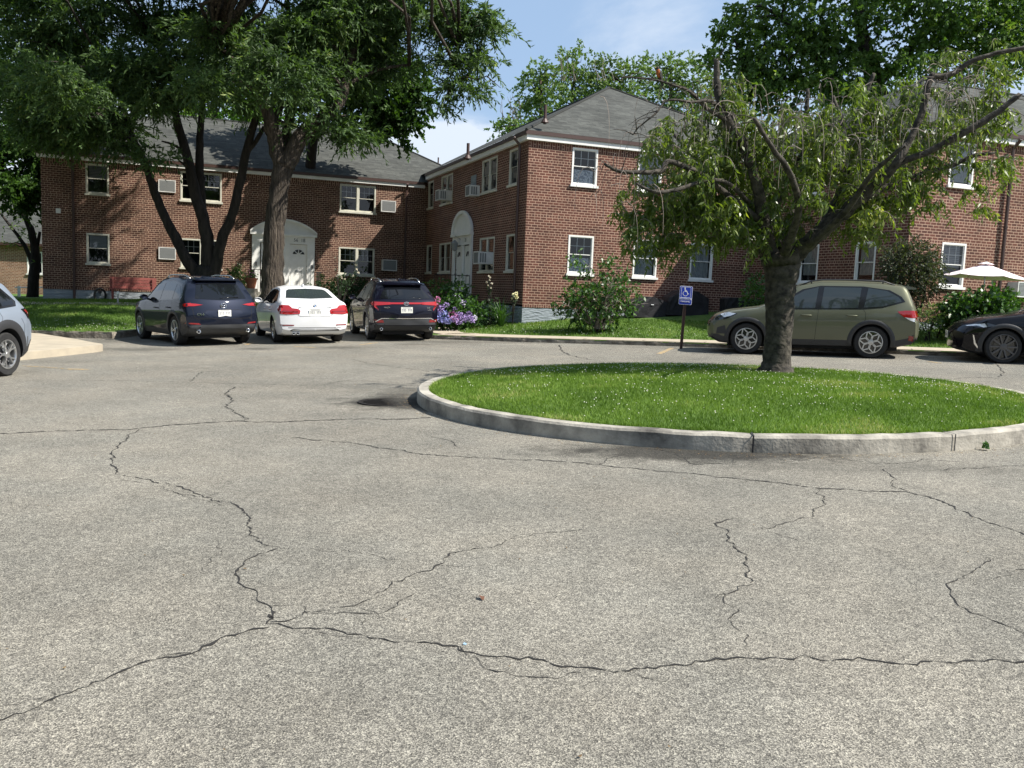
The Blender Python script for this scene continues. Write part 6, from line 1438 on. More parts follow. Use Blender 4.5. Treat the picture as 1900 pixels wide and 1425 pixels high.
    for nm, poly, axis, sd_, off, mt in P.get('patches', []):
        pt(nm, patch(bvh, poly, axis, off, sd_, .05), mt)
        if P.get('mirrorx', True) and axis == 'x' and (min(a for a, _ in poly) > 0 or max(a for a, _ in poly) < 0): pt(nm, patch(bvh, [(-a, b_) for a, b_ in poly], axis, off, sd_, .05), mt)
        if axis == 'y' and sd_ == 1: pt(nm, patch(bvh, poly, axis, off, -1, .05), mt)
    for ax, sm, w in P.get('rseams', []): pt('panel_gap', seam(bvh, sm, 'x', -1 if ax == 'r' else 1, w), 'seam')
    # wheels
    tr_ = P['W'] / 2 - .035 - P['tw'] / 2
    for x in (0, wb):
        for s_ in (-1, 1): wheel(root, 'wheel', x, s_ * tr_, r, r, P['tw'], P['spokes'], s_, P.get('rimmat', 'rim'), P.get('rimstyle', 'y'), P.get('rr', .68))
    m_ = MB(); m_.box(P['rear'] + .45, P['front'] - .5, -W2 + .36, W2 - .36, .17, .34); pt('underbody', m_, 'dark', smooth=False)
    # licence plate, exhausts, badges
    if 'plate' in P:
        px_, pz_ = P['plate']; h, n, _, _ = bvh.ray_cast(Vector((px_ * 8, 0, pz_)), Vector((-px_, 0, 0)))
        m_ = MB(); x_ = h.x + px_ * .012; m_.box(min(x_, x_ - px_ * .006), max(x_, x_ - px_ * .006), -.155, .155, pz_ - .078, pz_ + .078); pl = pt('licence_plate', m_, P.get('platemat', 'plate'), smooth=False)
        m_ = MB(); rg_ = random.Random(7)
        for k in range(7):
            if k == 3: continue
            y_ = -.115 + k * .038; xx = x_ + px_ * .001; a, b_ = sorted((xx, xx + px_ * .002))
            for q in range(2): z_ = pz_ - .03 + q * .032; m_.box(a, b_, y_ - .011, y_ + .011 - .014 * rg_.random(), z_, z_ + .008)
            m_.box(a, b_, y_ - .011, y_ - .005, pz_ - .03, pz_ + .025); m_.box(a, b_, y_ - .004, y_ + .011, pz_ + .018, pz_ + .026)
        m_.box(*sorted((x_ + px_ * .001, x_ + px_ * .003)), -.11, .11, pz_ + .052, pz_ + .062); pt('plate_lettering', m_, 'ink', pl, smooth=False)
    for y_, z_, r_ in P.get('pipes', []):
        h, n, _, _ = bvh.ray_cast(Vector((-8, y_, z_ + .03)), Vector((1, 0, 0))); xx = h.x - .02 if h else P['rear']
        m_ = MB(); Mx = Matrix.Translation((xx, y_, z_)) @ Matrix.Rotation(R(90), 4, 'Y') ; m_.lathe([(r_, .25), (r_, -.01), (r_ - .006, -.015), (r_ - .012, -.01), (r_ - .012, .1), (.001, .1)], 18, M=Mx); ex = pt('exhaust', m_, 'chrome')
        m_ = MB(); m_.lathe([(.001, .04), (r_ - .013, .04)], 14, M=Mx); pt('pipe_mouth', m_, 'dark', ex)
    return root, body, bvh, pt
def car_frame(x, y, th):
    """heading angle th from +Y towards -X; sits on the sloping ground"""
    z = plane_z(x, y); n = Vector((-.029, -.0105, 1)).normalized(); h = Vector((-math.sin(th), math.cos(th), 0)); h = (h - n * h.dot(n)).normalized(); l_ = n.cross(h)
    m = Matrix.Identity(4)
    for i in range(3): m[i][0] = h[i]; m[i][1] = l_[i]; m[i][2] = n[i]
    m.translation = Vector((x, y, z)); return m
M['p_blue'] = paint('navy_paint', (.008, .011, .022), .3); M['p_white'] = paint('white_car_paint', (.72, .73, .74)); M['p_ink'] = paint('ink_blue_paint', (.005, .005, .012), .3); M['p_olive'] = paint('olive_paint', (.135, .14, .095), .35); M['p_silver'] = paint('ice_silver_paint', (.30, .35, .42), .5); M['p_black'] = paint('black_paint', (.003, .003, .006), .1)
FT = Matrix.Rotation(-R(90), 4, 'Z') @ FRONT       # text readable from behind (-x side)

# 1. navy hatchback-SUV
P1 = dict(rear=-.93, front=3.62, W=1.84, wb=2.70, wr=.36, tw=.225, paint='p_blue', spokes=5, rimmat='rim',
  top=[(-.93, .70), (-.90, .84), (-.86, 1.0), (-.74, 1.16), (-.42, 1.54), (-.30, 1.60), (.2, 1.64), (1.0, 1.65), (1.45, 1.60), (1.75, 1.50), (2.35, 1.10), (2.6, 1.06), (3.2, .98), (3.5, .84), (3.62, .66)],
  bot=[(-.93, .42), (-.8, .30), (-.45, .22), (3.1, .2), (3.45, .22), (3.62, .34)], plan=[(-.93, .94), (-.6, .985), (0, 1), (2.6, .99), (3.2, .95), (3.62, .86)], belt=[(-.93, 1.08), (-.6, 1.10), (2.4, .98), (3.62, .9)], crease=[(-.93, .80), (3.62, .72)],
  cladz=[(-.93, .47), (-.75, .45), (-.5, .40), (.5, .33), (2.2, .33), (3.2, .40), (3.62, .45)],
  dlo=[(-.42, 1.10), (-.50, 1.20), (-.2, 1.47), (.3, 1.53), (1.2, 1.53), (1.6, 1.43), (2.12, 1.06), (1.9, 1.02), (.5, 1.07)],
  side=[[(-.36, 1.13), (-.40, 1.20), (-.15, 1.42), (.08, 1.46), (.05, 1.10)], [(.12, 1.10), (.15, 1.465), (.95, 1.49), (.95, 1.08)], [(1.03, 1.08), (1.03, 1.49), (1.25, 1.48), (1.58, 1.38), (1.98, 1.08), (1.9, 1.05)]],
  rwg=[(-.62, 1.13), (-.50, 1.47), (0, 1.50), (.50, 1.47), (.62, 1.13), (0, 1.09)],
  wsg=[(-.62, 1.12), (-.52, 1.50), (.52, 1.50), (.62, 1.12), (0, 1.08)],
  seams=[[(.98, 1.06), (.98, .34)], [(.1, 1.08), (.08, .8), (.42, .4)], [(2.15, 1.0), (2.2, .34)]], handles=[(.32, .90), (1.22, .87)], mirror=(1.92, 1.06), rails=(-.2, 1.5), raily=.56, railmat='metal',
  patches=[('tail_lamp', [(.48, .985), (.62, 1.01), (.80, 1.025), (.80, .955), (.66, .955)], 'x', -1, .010, 'red_lamp'), ('tail_lamp', [(-.75, 1.03), (-.62, 1.0), (-.65, .95), (-.75, .945)], 'y', 1, .010, 'red_lamp'),
           ('reflector', [(.56, .52), (.86, .545), (.86, .575), (.60, .56)], 'x', -1, .008, 'red_d'), ('bumper_trim', [(-.86, .38), (-.90, .50), (-.6, .52), (.6, .52), (.90, .50), (.86, .38), (.55, .33), (-.55, .33)], 'x', -1, .004, 'clad_l'), ('plate_recess', [(-.46, .80), (-.40, .86), (.40, .86), (.46, .80), (.38, .71), (-.38, .71)], 'x', -1, .003, 'p_blue')],
  rseams=[('r', [(-.72, .92), (-.70, .70), (-.62, .66), (.62, .66), (.70, .70), (.72, .92)], .01), ('r', [(-.46, .80), (-.40, .865), (.40, .865), (.46, .80)], .006)],
  plate=(-1, .785), pipes=[(-.60, .36, .045), (.60, .36, .045)])
root, body, bvh, pt = make_car('hatchback_suv', 'navy blue hatchback parked nose in, left of the white sedan', P1, 'car', car_frame(-7.5, 21.35, R(40)))
h = bvh.ray_cast(Vector((-8, 0, .965)), Vector((1, 0, 0)))[0]
m_ = MB(); Mx = Matrix.Translation((h.x - .012, 0, .965)) @ Matrix.Rotation(R(90), 4, 'Y') @ Matrix.Scale(1.15, 4, (0, 1, 0)); m_.lathe([(.062, 0), (.066, -.01), (.056, -.012), (.052, 0)], 28, M=Mx)
x_ = h.x - .022; m_.tube([(x_, .058, .985), (x_, .03, .975), (x_, 0, .945), (x_, -.03, .975), (x_, -.058, .985)], [.006, .009, .011, .009, .006], 6); pt('emblem', m_, 'chrome')
def badge(body, bvh, s, size, y, z, mt='chrome', nm='badge'):
    h = bvh.ray_cast(Vector((-8, y, z)), Vector((1, 0, 0)))[0]; return put_text(nm, s, size, M[mt], body, Matrix.Translation((h.x - .014, y, z)) @ Matrix.Rotation(-.10 if y > 0 else .10, 4, 'Z') @ FT)
badge(body, bvh, 'CX-5', .075, .56, .765)
m_ = MB(); h = bvh.ray_cast(Vector((-8, 0, 1.16)), Vector((1, 0, 0)))[0]; m_.tube([(h.x - .02, .05, 1.13), (h.x - .0, -.15, 1.155), (h.x + .005, -.42, 1.16)], [.014, .01, .006], 6); pt('rear_wiper', m_, 'black_g')
m_ = MB(); m_.box(-.52, -.33, -.53, .53, 1.562, 1.60); pt('roof_spoiler', m_, 'p_blue', smooth=False)

# 2. white sedan
P2_ = dict(rear=-1.02, front=3.60, W=1.81, wb=2.81, wr=.325, tw=.225, paint='p_white', spokes=5, arch=False, handlemat='p_white', tumble=.48,
  top=[(-1.02, .72), (-1.0, .92), (-.96, 1.045), (-.82, 1.075), (-.55, 1.10), (-.40, 1.13), (.25, 1.37), (.55, 1.41), (1.1, 1.43), (1.6, 1.39), (2.3, 1.03), (2.5, .98), (3.2, .88), (3.5, .76), (3.60, .6)],
  bot=[(-1.02, .36), (-.9, .25), (-.5, .2), (3.1, .17), (3.45, .18), (3.60, .28)], plan=[(-1.02, .93), (-.6, .985), (0, 1), (2.6, .98), (3.2, .94), (3.6, .82)], belt=[(-1.02, .98), (2.4, .90), (3.6, .8)], crease=[(-1.02, .80), (3.6, .66)],
  cladz=[(-1.02, .1), (3.6, .1)],
  dlo=[(-.10, 1.00), (-.28, 1.06), (.22, 1.30), (.6, 1.345), (1.2, 1.345), (1.55, 1.28), (2.10, .97), (1.9, .95), (.6, .98)],
  side=[[(-.08, 1.02), (-.20, 1.07), (.22, 1.26), (.6, 1.30), (.86, 1.31), (.86, 1.0), (.5, 1.005)], [(.95, 1.0), (.95, 1.31), (1.2, 1.31), (1.52, 1.24), (1.97, .98), (1.85, .97)]],
  rwg=[(-.60, 1.14), (-.50, 1.32), (-.44, 1.35), (0, 1.37), (.44, 1.35), (.50, 1.32), (.60, 1.14), (0, 1.125)], rearglass='glass_car2',
  wsg=[(-.6, 1.02), (-.48, 1.34), (.48, 1.34), (.6, 1.02), (0, .98)],
  seams=[[(.9, .98), (.9, .26)], [(-.02, .98), (-.02, .80), (.38, .45), (.4, .26)], [(2.08, .93), (2.12, .26)]], handles=[(.22, .86), (1.12, .84)], mirror=(1.86, .98),
  patches=[('tail_lamp', [(.38, .76), (.36, .84), (.42, .885), (.55, .90), (.62, .97), (.88, .985), (.93, .90), (.90, .77), (.7, .745)], 'x', -1, .010, 'red_lamp'), ('tail_lamp', [(-.85, .985), (-.78, .97), (-.66, .91), (-.68, .86), (-.85, .80)], 'y', 1, .010, 'red_lamp'),
           ('tail_lamp_band', [(.42, .80), (.42, .825), (.88, .84), (.88, .81)], 'x', -1, .014, 'red_d'), ('reflector', [(.52, .47), (.52, .495), (.84, .50), (.84, .47)], 'x', -1, .008, 'red_d'),
           ('diffuser', [(-.62, .355), (-.55, .39), (.55, .39), (.62, .355), (.6, .335), (-.6, .335)], 'x', -1, .006, 'clad')],
  rseams=[('r', [(-.40, .92), (-.42, .72), (-.36, .70), (.36, .70), (.42, .72), (.40, .92)], .008), ('r', [(-.66, .42), (.66, .42)], .012), ('r', [(-.30, .885), (.30, .885)], .010)],
  plate=(-1, .80), pipes=[(.42, .285, .042), (.52, .285, .042)])
root, body, bvh, pt = make_car('sedan', 'white sedan with red tail lamps parked between the two dark blue cars', P2_, 'car', car_frame(-5.36, 22.4, R(25)))
h = bvh.ray_cast(Vector((-8, 0, .965)), Vector((1, 0, 0)))[0]; x_ = h.x - .01; Mx = Matrix.Translation((x_, 0, .955)) @ Matrix.Rotation(R(90), 4, 'Y')
m_ = MB(); m_.lathe([(.042, 0), (.043, -.006), (.001, -.008)], 24, M=Mx); eb = pt('emblem', m_, 'black_g')
m_ = MB(); m_.lathe([(.043, -.007), (.039, -.010), (.038, -.007)], 24, M=Mx); pt('emblem_ring', m_, 'chrome', eb)
for q, mt in ((0, 'plate'), (1, 'bluem'), (2, 'plate'), (3, 'bluem')):
    if mt == 'bluem' and 'bluem' not in M: M['bluem'] = mat('roundel_blue', (.05, .2, .55), .4)
    m_ = MB(); a0 = math.pi / 2 * q; pts_ = [(x_ - .010, 0, .955)] + [(x_ - .010, .026 * math.cos(a0 + k * math.pi / 12), .955 + .026 * math.sin(a0 + k * math.pi / 12)) for k in range(7)]; m_.add(pts_, [tuple(range(8))]); pt('roundel_quarter', m_, mt, eb, smooth=False)
badge(body, bvh, 'xDrive', .04, .34, .925); badge(body, bvh, '330i', .055, -.36, .925)
m_ = MB(); m_.prism([(.42, 1.425), (.52, 1.43), (.66, 1.455), (.60, 1.50)][::-1], -.012, .012); h = bvh.ray_cast(Vector((.55, 0, 3)), Vector((0, 0, -1)))[0]
m_ = MB(); m_.prism([(.40, h.z - .01), (.62, h.z - .005), (.46, h.z + .055), (.42, h.z + .05)], -.014, .014); pt('shark_fin_aerial', m_, 'p_white', smooth=False)

# 3. dark ink blue crossover with full width lamp bar
P3 = dict(rear=-1.02, front=3.70, W=1.855, wb=2.69, wr=.36, tw=.225, paint='p_ink', spokes=10, rimstyle='s', rimmat='rim', rr=.70,
  top=[(-1.02, .72), (-1.0, .86), (-.98, 1.0), (-.86, 1.12), (-.42, 1.48), (-.25, 1.56), (.3, 1.62), (1.0, 1.64), (1.45, 1.58), (2.3, 1.12), (2.6, 1.06), (3.3, .96), (3.6, .8), (3.7, .64)],
  bot=[(-1.02, .42), (-.9, .30), (-.5, .22), (3.1, .2), (3.55, .22), (3.7, .34)], plan=[(-1.02, .93), (-.6, .985), (0, 1), (2.6, .98), (3.3, .94), (3.7, .84)], belt=[(-1.02, 1.06), (-.5, 1.09), (2.4, .98), (3.7, .88)], crease=[(-1.02, .86), (3.7, .72)],
  cladz=[(-1.02, .43), (-.7, .42), (-.5, .36), (.5, .30), (2.2, .30), (3.3, .36), (3.7, .4)], tumble=.42,
  dlo=[(-.40, 1.12), (-.46, 1.2), (-.1, 1.40), (.4, 1.50), (1.1, 1.52), (1.5, 1.42), (2.1, 1.06), (1.9, 1.02), (.5, 1.06)],
  side=[[(-.34, 1.14), (-.1, 1.35), (.04, 1.40), (.04, 1.10)], [(.12, 1.10), (.12, 1.42), (.45, 1.47), (.92, 1.48), (.92, 1.07)], [(1.0, 1.07), (1.0, 1.48), (1.2, 1.47), (1.5, 1.36), (1.98, 1.07), (1.9, 1.05)]],
  rwg=[(-.68, 1.13), (-.60, 1.25), (-.48, 1.42), (0, 1.46), (.48, 1.42), (.60, 1.25), (.68, 1.13), (0, 1.10)], wsg=[(-.62, 1.12), (-.52, 1.50), (.52, 1.50), (.62, 1.12), (0, 1.08)],
  seams=[[(.95, 1.05), (.95, .32)], [(.08, 1.08), (.06, .8), (.42, .4)], [(2.15, 1.0), (2.2, .32)]], handles=[(.30, .92), (1.2, .90)], mirror=(1.9, 1.06), mirrormat='p_white' if False else 'p_ink', rails=(-.15, 1.45), raily=.55, railmat='metal',
  patches=[('light_bar', [(-.42, .985), (-.42, 1.03), (.42, 1.03), (.42, .985)], 'x', -1, .010, 'red_lamp'), ('tail_lamp', [(.421, .975), (.421, 1.035), (.92, 1.05), (.93, .94)], 'x', -1, .012, 'red_lamp'), ('tail_lamp', [(-.84, 1.05), (-.76, 1.05), (-.60, 1.015), (-.76, .955), (-.84, .945)], 'y', 1, .010, 'red_lamp'),
           ('fog_lamp', [(.60, .505), (.62, .575), (.86, .585), (.89, .51)], 'x', -1, .009, 'red_d'), ('chrome_strip', [(-.90, .50), (-.66, .625), (.66, .625), (.90, .50), (.86, .50), (.65, .605), (-.65, .605), (-.86, .50)], 'x', -1, .012, 'chrome'),
           ('bumper_trim', [(-.84, .44), (-.84, .50), (-.64, .60), (.64, .60), (.84, .50), (.84, .44)], 'x', -1, .004, 'clad_l')],
  rseams=[('r', [(-.70, .92), (-.68, .68), (.68, .68), (.70, .92)], .008)], plate=(-1, .835), pipes=[(-.66, .335, .042), (.66, .335, .042)])
root, body, bvh, pt = make_car('crossover', 'dark ink blue crossover with full width red lamp bar, right of the white sedan', P3, 'car', car_frame(-3.16, 23.75, R(19.5)))
h = bvh.ray_cast(Vector((-8, 0, 1.0)), Vector((1, 0, 0)))[0]; x_ = h.x - .016
def ell(mb, cy, cz, a, b_, w=.007, n_=28, x=0): mb.tube([(x, cy + a * math.cos(2 * math.pi * k / n_), cz + b_ * math.sin(2 * math.pi * k / n_)) for k in range(n_ + 1)], w, 5, cap=False)
m_ = MB(); ell(m_, 0, 1.0, .068, .047, x=x_); ell(m_, 0, 1.0, .024, .046, .006, x=x_); ell(m_, 0, 1.015, .05, .018, .006, x=x_); pt('emblem', m_, 'chrome')
badge(body, bvh, 'VENZA', .05, .52, .90); badge(body, bvh, 'XLE', .05, -.60, .89); badge(body, bvh, 'HYBRID', .03, -.62, .83)
m_ = MB(); h = bvh.ray_cast(Vector((-8, 0, 1.16)), Vector((1, 0, 0)))[0]; m_.tube([(h.x - .02, .05, 1.13), (h.x - .0, -.15, 1.15), (h.x + .005, -.42, 1.155)], [.014, .01, .006], 6); pt('rear_wiper', m_, 'black_g')
m_ = MB(); h = bvh.ray_cast(Vector((0, 0, 3)), Vector((0, 0, -1)))[0]; m_.prism([(-.12, h.z - .01), (.12, h.z - .005), (-.06, h.z + .06), (-.1, h.z + .055)], -.014, .014); pt('shark_fin_aerial', m_, 'p_ink', smooth=False)
m_ = MB(); m_.box(-.56, -.34, -.52, .52, 1.49, 1.525); pt('roof_spoiler', m_, 'p_ink', smooth=False)

# 4. olive SUV seen side-on
P4 = dict(rear=-1.02, front=3.62, W=1.815, wb=2.67, wr=.36, tw=.225, paint='p_olive', spokes=6, rimstyle='star', tumble=.30,
  top=[(-1.02, .74), (-1.0, .92), (-.97, 1.05), (-.91, 1.18), (-.76, 1.52), (-.68, 1.60), (-.2, 1.665), (.6, 1.695), (1.1, 1.69), (1.55, 1.61), (2.25, 1.16), (2.45, 1.08), (3.2, .98), (3.5, .86), (3.62, .68)],
  bot=[(-1.02, .44), (-.9, .32), (-.5, .24), (3.0, .22), (3.4, .25), (3.62, .36)], plan=[(-1.02, .93), (-.6, .985), (0, 1), (2.6, .99), (3.2, .95), (3.62, .86)], belt=[(-1.02, 1.10), (2.3, 1.02), (3.62, .9)], crease=[(-1.02, .86), (3.62, .76)],
  cladz=[(-1.02, .50), (-.6, .50), (-.4, .44), (.45, .42), (.9, .36), (2.2, .36), (3.1, .36), (3.3, .42), (3.62, .46)], archw=.085,
  dlo=[(-.66, 1.26), (-.58, 1.37), (-.34, 1.51), (.2, 1.585), (1.1, 1.59), (1.48, 1.51), (2.10, 1.12), (1.95, 1.05), (.2, 1.08), (-.2, 1.12)],
  side=[[(-.59, 1.27), (-.52, 1.36), (-.28, 1.49), (.10, 1.55), (.18, 1.12), (-.2, 1.15)], [(.30, 1.11), (.24, 1.555), (1.02, 1.56), (1.08, 1.09)], [(1.20, 1.09), (1.14, 1.56), (1.44, 1.48), (2.0, 1.13), (1.92, 1.08)]], sideglass='glass_car2',
  rwg=[(-.6, 1.18), (-.5, 1.48), (.5, 1.48), (.6, 1.18)], wsg=[(-.64, 1.16), (-.54, 1.54), (.54, 1.54), (.64, 1.16), (0, 1.12)],
  seams=[[(1.12, 1.11), (1.16, .7), (1.18, .36)], [(.22, 1.14), (.14, 1.0), (.14, .85), (.30, .72), (.44, .45)], [(2.1, 1.07), (2.14, .36)], [(2.16, 1.12), (3.05, 1.0), (3.3, .9)]], handles=[(.42, .94), (1.38, .93)], mirror=(1.95, 1.12), rails=(-.45, 1.55), raily=.60, railmat='clad',
  patches=[('tail_lamp', [(-.84, 1.07), (-.66, 1.07), (-.50, 1.045), (-.64, .93), (-.86, .905)], 'y', 1, .010, 'red_lamp'), ('tail_lamp', [(.5, .93), (.5, 1.06), (.88, 1.07), (.90, .92)], 'x', -1, .010, 'red_lamp'), ('reversing_lamp', [(-.86, .90), (-.66, .925), (-.76, .86), (-.86, .83)], 'y', 1, .011, 'clear_lamp'),
           ('reflector', [(-.86, .51), (-.76, .52), (-.76, .42), (-.86, .40)], 'y', 1, .009, 'red_d'),
           ('headlamp', [(2.88, .93), (3.12, .96), (3.38, .86), (3.40, .76), (3.14, .80)], 'y', 1, .008, 'lampd'), ('headlamp_lens', [(2.92, .935), (3.10, .955), (3.28, .90), (3.18, .84), (3.05, .87)], 'y', 1, .012, 'clear_lamp'),
           ('grille', [(-.55, .62), (-.6, .84), (.6, .84), (.55, .62)], 'x', 1, .006, 'black_g'), ('fog_lamp_recess', [(3.16, .66), (3.34, .60), (3.36, .46), (3.12, .46)], 'y', 1, .006, 'clad')],
  rseams=[])
cl = Vector((8.18, 19.92)); hd_ = math.atan2(.95, .31)
root, body, bvh, pt = make_car('suv', 'olive green SUV with black roof rails parked side on behind the weeping tree trunk', P4, 'car', car_frame(8.18, 19.95, math.atan2(.951, .309)))
m_ = MB(); m_.prism([(-.5, 1.63), (-.72, 1.605), (-.90, 1.565), (-.88, 1.53), (-.68, 1.53)], -.52, .52); pt('roof_spoiler', m_, 'p_olive', smooth=False)

# 5. black crossover at the right edge
P5 = dict(rear=-.92, front=3.58, W=1.84, wb=2.64, wr=.355, tw=.225, paint='p_black', spokes=10, rimstyle='s', rimmat='rim_d', rr=.74, tumble=.40,
  top=[(-.92, .72), (-.88, 1.0), (-.7, 1.18), (-.4, 1.42), (.2, 1.52), (1.0, 1.54), (1.45, 1.46), (2.22, 1.06), (2.5, 1.01), (3.1, .93), (3.42, .80), (3.58, .64)],
  bot=[(-.92, .4), (-.8, .28), (3.1, .2), (3.4, .22), (3.58, .30)], plan=[(-.92, .93), (-.6, .985), (0, 1), (2.6, 1.0), (3.2, .96), (3.58, .84)], belt=[(-.92, 1.05), (2.3, .97), (3.58, .86)], crease=[(-.92, .84), (3.58, .74)],
  cladz=[(-.92, .40), (-.5, .4), (.5, .32), (2.2, .32), (3.58, .30)], archw=.08, archmat='clad',
  dlo=[(-.3, 1.1), (-.2, 1.3), (.3, 1.42), (1.1, 1.43), (1.45, 1.34), (2.05, 1.04), (1.9, 1.0), (.5, 1.04)],
  side=[[(.1, 1.08), (.15, 1.36), (.95, 1.39), (.95, 1.05)], [(1.02, 1.05), (1.02, 1.39), (1.4, 1.31), (1.95, 1.04), (1.9, 1.02)]], rwg=[(-.6, 1.12), (-.5, 1.38), (.5, 1.38), (.6, 1.12)], wsg=[(-.64, 1.08), (-.54, 1.42), (.54, 1.42), (.64, 1.08), (0, 1.04)],
  seams=[[(.98, 1.0), (1.0, .34)], [(2.06, .99), (2.1, .34)], [(2.12, 1.02), (2.9, .95), (3.25, .86)]], handles=[(.30, .90), (1.2, .88)], mirror=(1.88, 1.04),
  patches=[('headlamp', [(2.78, .80), (2.98, .85), (3.28, .80), (3.34, .76), (3.05, .745)], 'y', 1, .008, 'lampd'), ('headlamp_lens', [(2.98, .765), (3.02, .835), (3.20, .81), (3.34, .775), (3.32, .765), (3.16, .79), (3.04, .755)], 'y', 1, .012, 'clear_lamp'),
           ('grille', [(-.62, .36), (-.40, .62), (-.5, .80), (.5, .80), (.40, .62), (.62, .36)], 'x', 1, .006, 'black_g'), ('bumper_strip', [(3.20, .58), (3.225, .60), (3.19, .40), (3.12, .31), (3.10, .32), (3.16, .42)], 'y', 1, .008, 'chrome'), ('side_badge', [(2.20, .80), (2.20, .835), (2.27, .84), (2.27, .805)], 'y', 1, .012, 'plate')],
  plate=(1, .56))
root, body, bvh, pt = make_car('crossover', 'glossy black crossover cut off by the right edge, its nose behind the olive car', P5, 'car', car_frame(13.10, 18.20, math.atan2(.951, .309)))

# 6. pale blue silver crossover at the left edge, nose towards the camera
P6 = dict(rear=-.86, front=3.62, W=1.80, wb=2.67, wr=.355, tw=.225, paint='p_silver', spokes=5, rimstyle='y', tumble=.36, rr=.66,
  top=[(-.86, .74), (-.84, .92), (-.78, 1.06), (-.62, 1.22), (-.36, 1.50), (-.2, 1.55), (.4, 1.60), (1.1, 1.60), (1.5, 1.52), (2.25, 1.10), (2.5, 1.04), (3.2, .94), (3.5, .8), (3.62, .64)],
  bot=[(-.86, .44), (-.76, .32), (-.5, .24), (3.0, .22), (3.4, .25), (3.62, .36)], plan=[(-.86, .90), (-.6, .97), (0, 1), (2.6, .99), (3.2, .95), (3.62, .86)], belt=[(-.86, 1.04), (2.3, .98), (3.62, .88)], crease=[(-.86, .84), (3.62, .74)],
  cladz=[(-.86, .56), (-.6, .54), (-.4, .46), (.5, .40), (2.2, .38), (3.3, .44), (3.62, .5)], archw=.13, ra=.43,
  dlo=[(-.36, 1.12), (-.40, 1.20), (-.15, 1.42), (.4, 1.48), (1.1, 1.49), (1.45, 1.42), (2.08, 1.08), (1.95, 1.04), (.2, 1.08)],
  side=[[(-.30, 1.15), (-.32, 1.2), (-.1, 1.38), (.06, 1.42), (.12, 1.12)], [(.22, 1.11), (.18, 1.43), (.98, 1.455), (1.02, 1.08)], [(1.12, 1.08), (1.08, 1.45), (1.42, 1.38), (1.98, 1.09), (1.92, 1.07)]],
  rwg=[(-.6, 1.16), (-.5, 1.42), (.5, 1.42), (.6, 1.16)], wsg=[(-.62, 1.12), (-.52, 1.48), (.52, 1.48), (.62, 1.12), (0, 1.08)],
  seams=[[(1.05, 1.07), (1.1, .4)], [(.16, 1.1), (.1, .95), (.36, .5)], [(2.1, 1.03), (2.14, .38)], [(-.40, .92), (-.47, .80), (-.46, .60)]], handles=[(.34, .92), (1.32, .90)], mirror=(1.95, 1.08), rails=(-.2, 1.5), raily=.58, railmat='clad',
  patches=[('lamp_surround', [(-.46, 1.07), (-.60, 1.08), (-.70, 1.04), (-.70, .88), (-.62, .91), (-.54, 1.0)], 'y', 1, .006, 'black_g'), ('tail_lamp', [(-.53, 1.05), (-.66, 1.055), (-.70, 1.02), (-.70, .97), (-.62, .99)], 'y', 1, .012, 'red_lamp'), ('tail_lamp', [(.5, .95), (.5, 1.04), (.80, 1.04), (.80, .93)], 'x', -1, .010, 'red_lamp')],
  plate=(-1, .80))
root, body, bvh, pt = make_car('crossover', 'pale blue silver crossover cut off by the left edge of the court', P6, 'car', car_frame(-9.03, 13.95, R(180 - 3)))

# ---------------------------------------------------------------- sign
p = G(1264, 638, .12)
sg_ = empty('parking_sign', (p.x, p.y, plane_z(p.x, p.y) + .1), 0, 'blue and white wheelchair parking sign on a dark post at the kerb', 'sign')
Ms = Matrix.Rotation(R(1.5), 4, 'Y')
mb = MB(); mb.box(-.032, .032, -.004, .004, -.1, 1.22, M=Ms); mb.box(-.036, -.028, -.03, -.004, -.1, 1.22, M=Ms); mb.box(.028, .036, -.03, -.004, -.1, 1.22, M=Ms); mb.build('post', M['gutter'], sg_)
def rrect(w, h, r_, n_=6, cz=0.):
    out = []
    for cx, cy, a0 in ((w/2 - r_, h/2 - r_, 0), (-w/2 + r_, h/2 - r_, 90), (-w/2 + r_, -h/2 + r_, 180), (w/2 - r_, -h/2 + r_, 270)):
        for k in range(n_ + 1): a = R(a0 + 90 * k / n_); out.append((cx + r_ * math.cos(a), cz + cy + r_ * math.sin(a)))
    return out
sz = 1.22; SW, SH = .315, .455
M['sign_blue'] = mat('sign_blue', (.012, .035, .30), .35); M['sign_white'] = mat('sign_white', (.75, .76, .78), .4); M['sign_back'] = M['sign_white']
Tm = Ms @ Matrix.Translation((0, -.034, sz)) @ Matrix.Rotation(R(-4), 4, 'Z') @ Matrix.Rotation(R(-3), 4, 'X')
def splate(nm, poly, y0, y1, mt, parent):
    m_ = MB(); m_.prism(poly, y0, y1, M=Tm); return m_.build(nm, mt, parent)
pn_ = splate('panel', rrect(SW, SH, .03), -.002, .002, M['sign_white'], sg_)
splate('blue_field', rrect(SW - .016, SH - .016, .024), -.004, -.0021, M['sign_blue'], pn_)
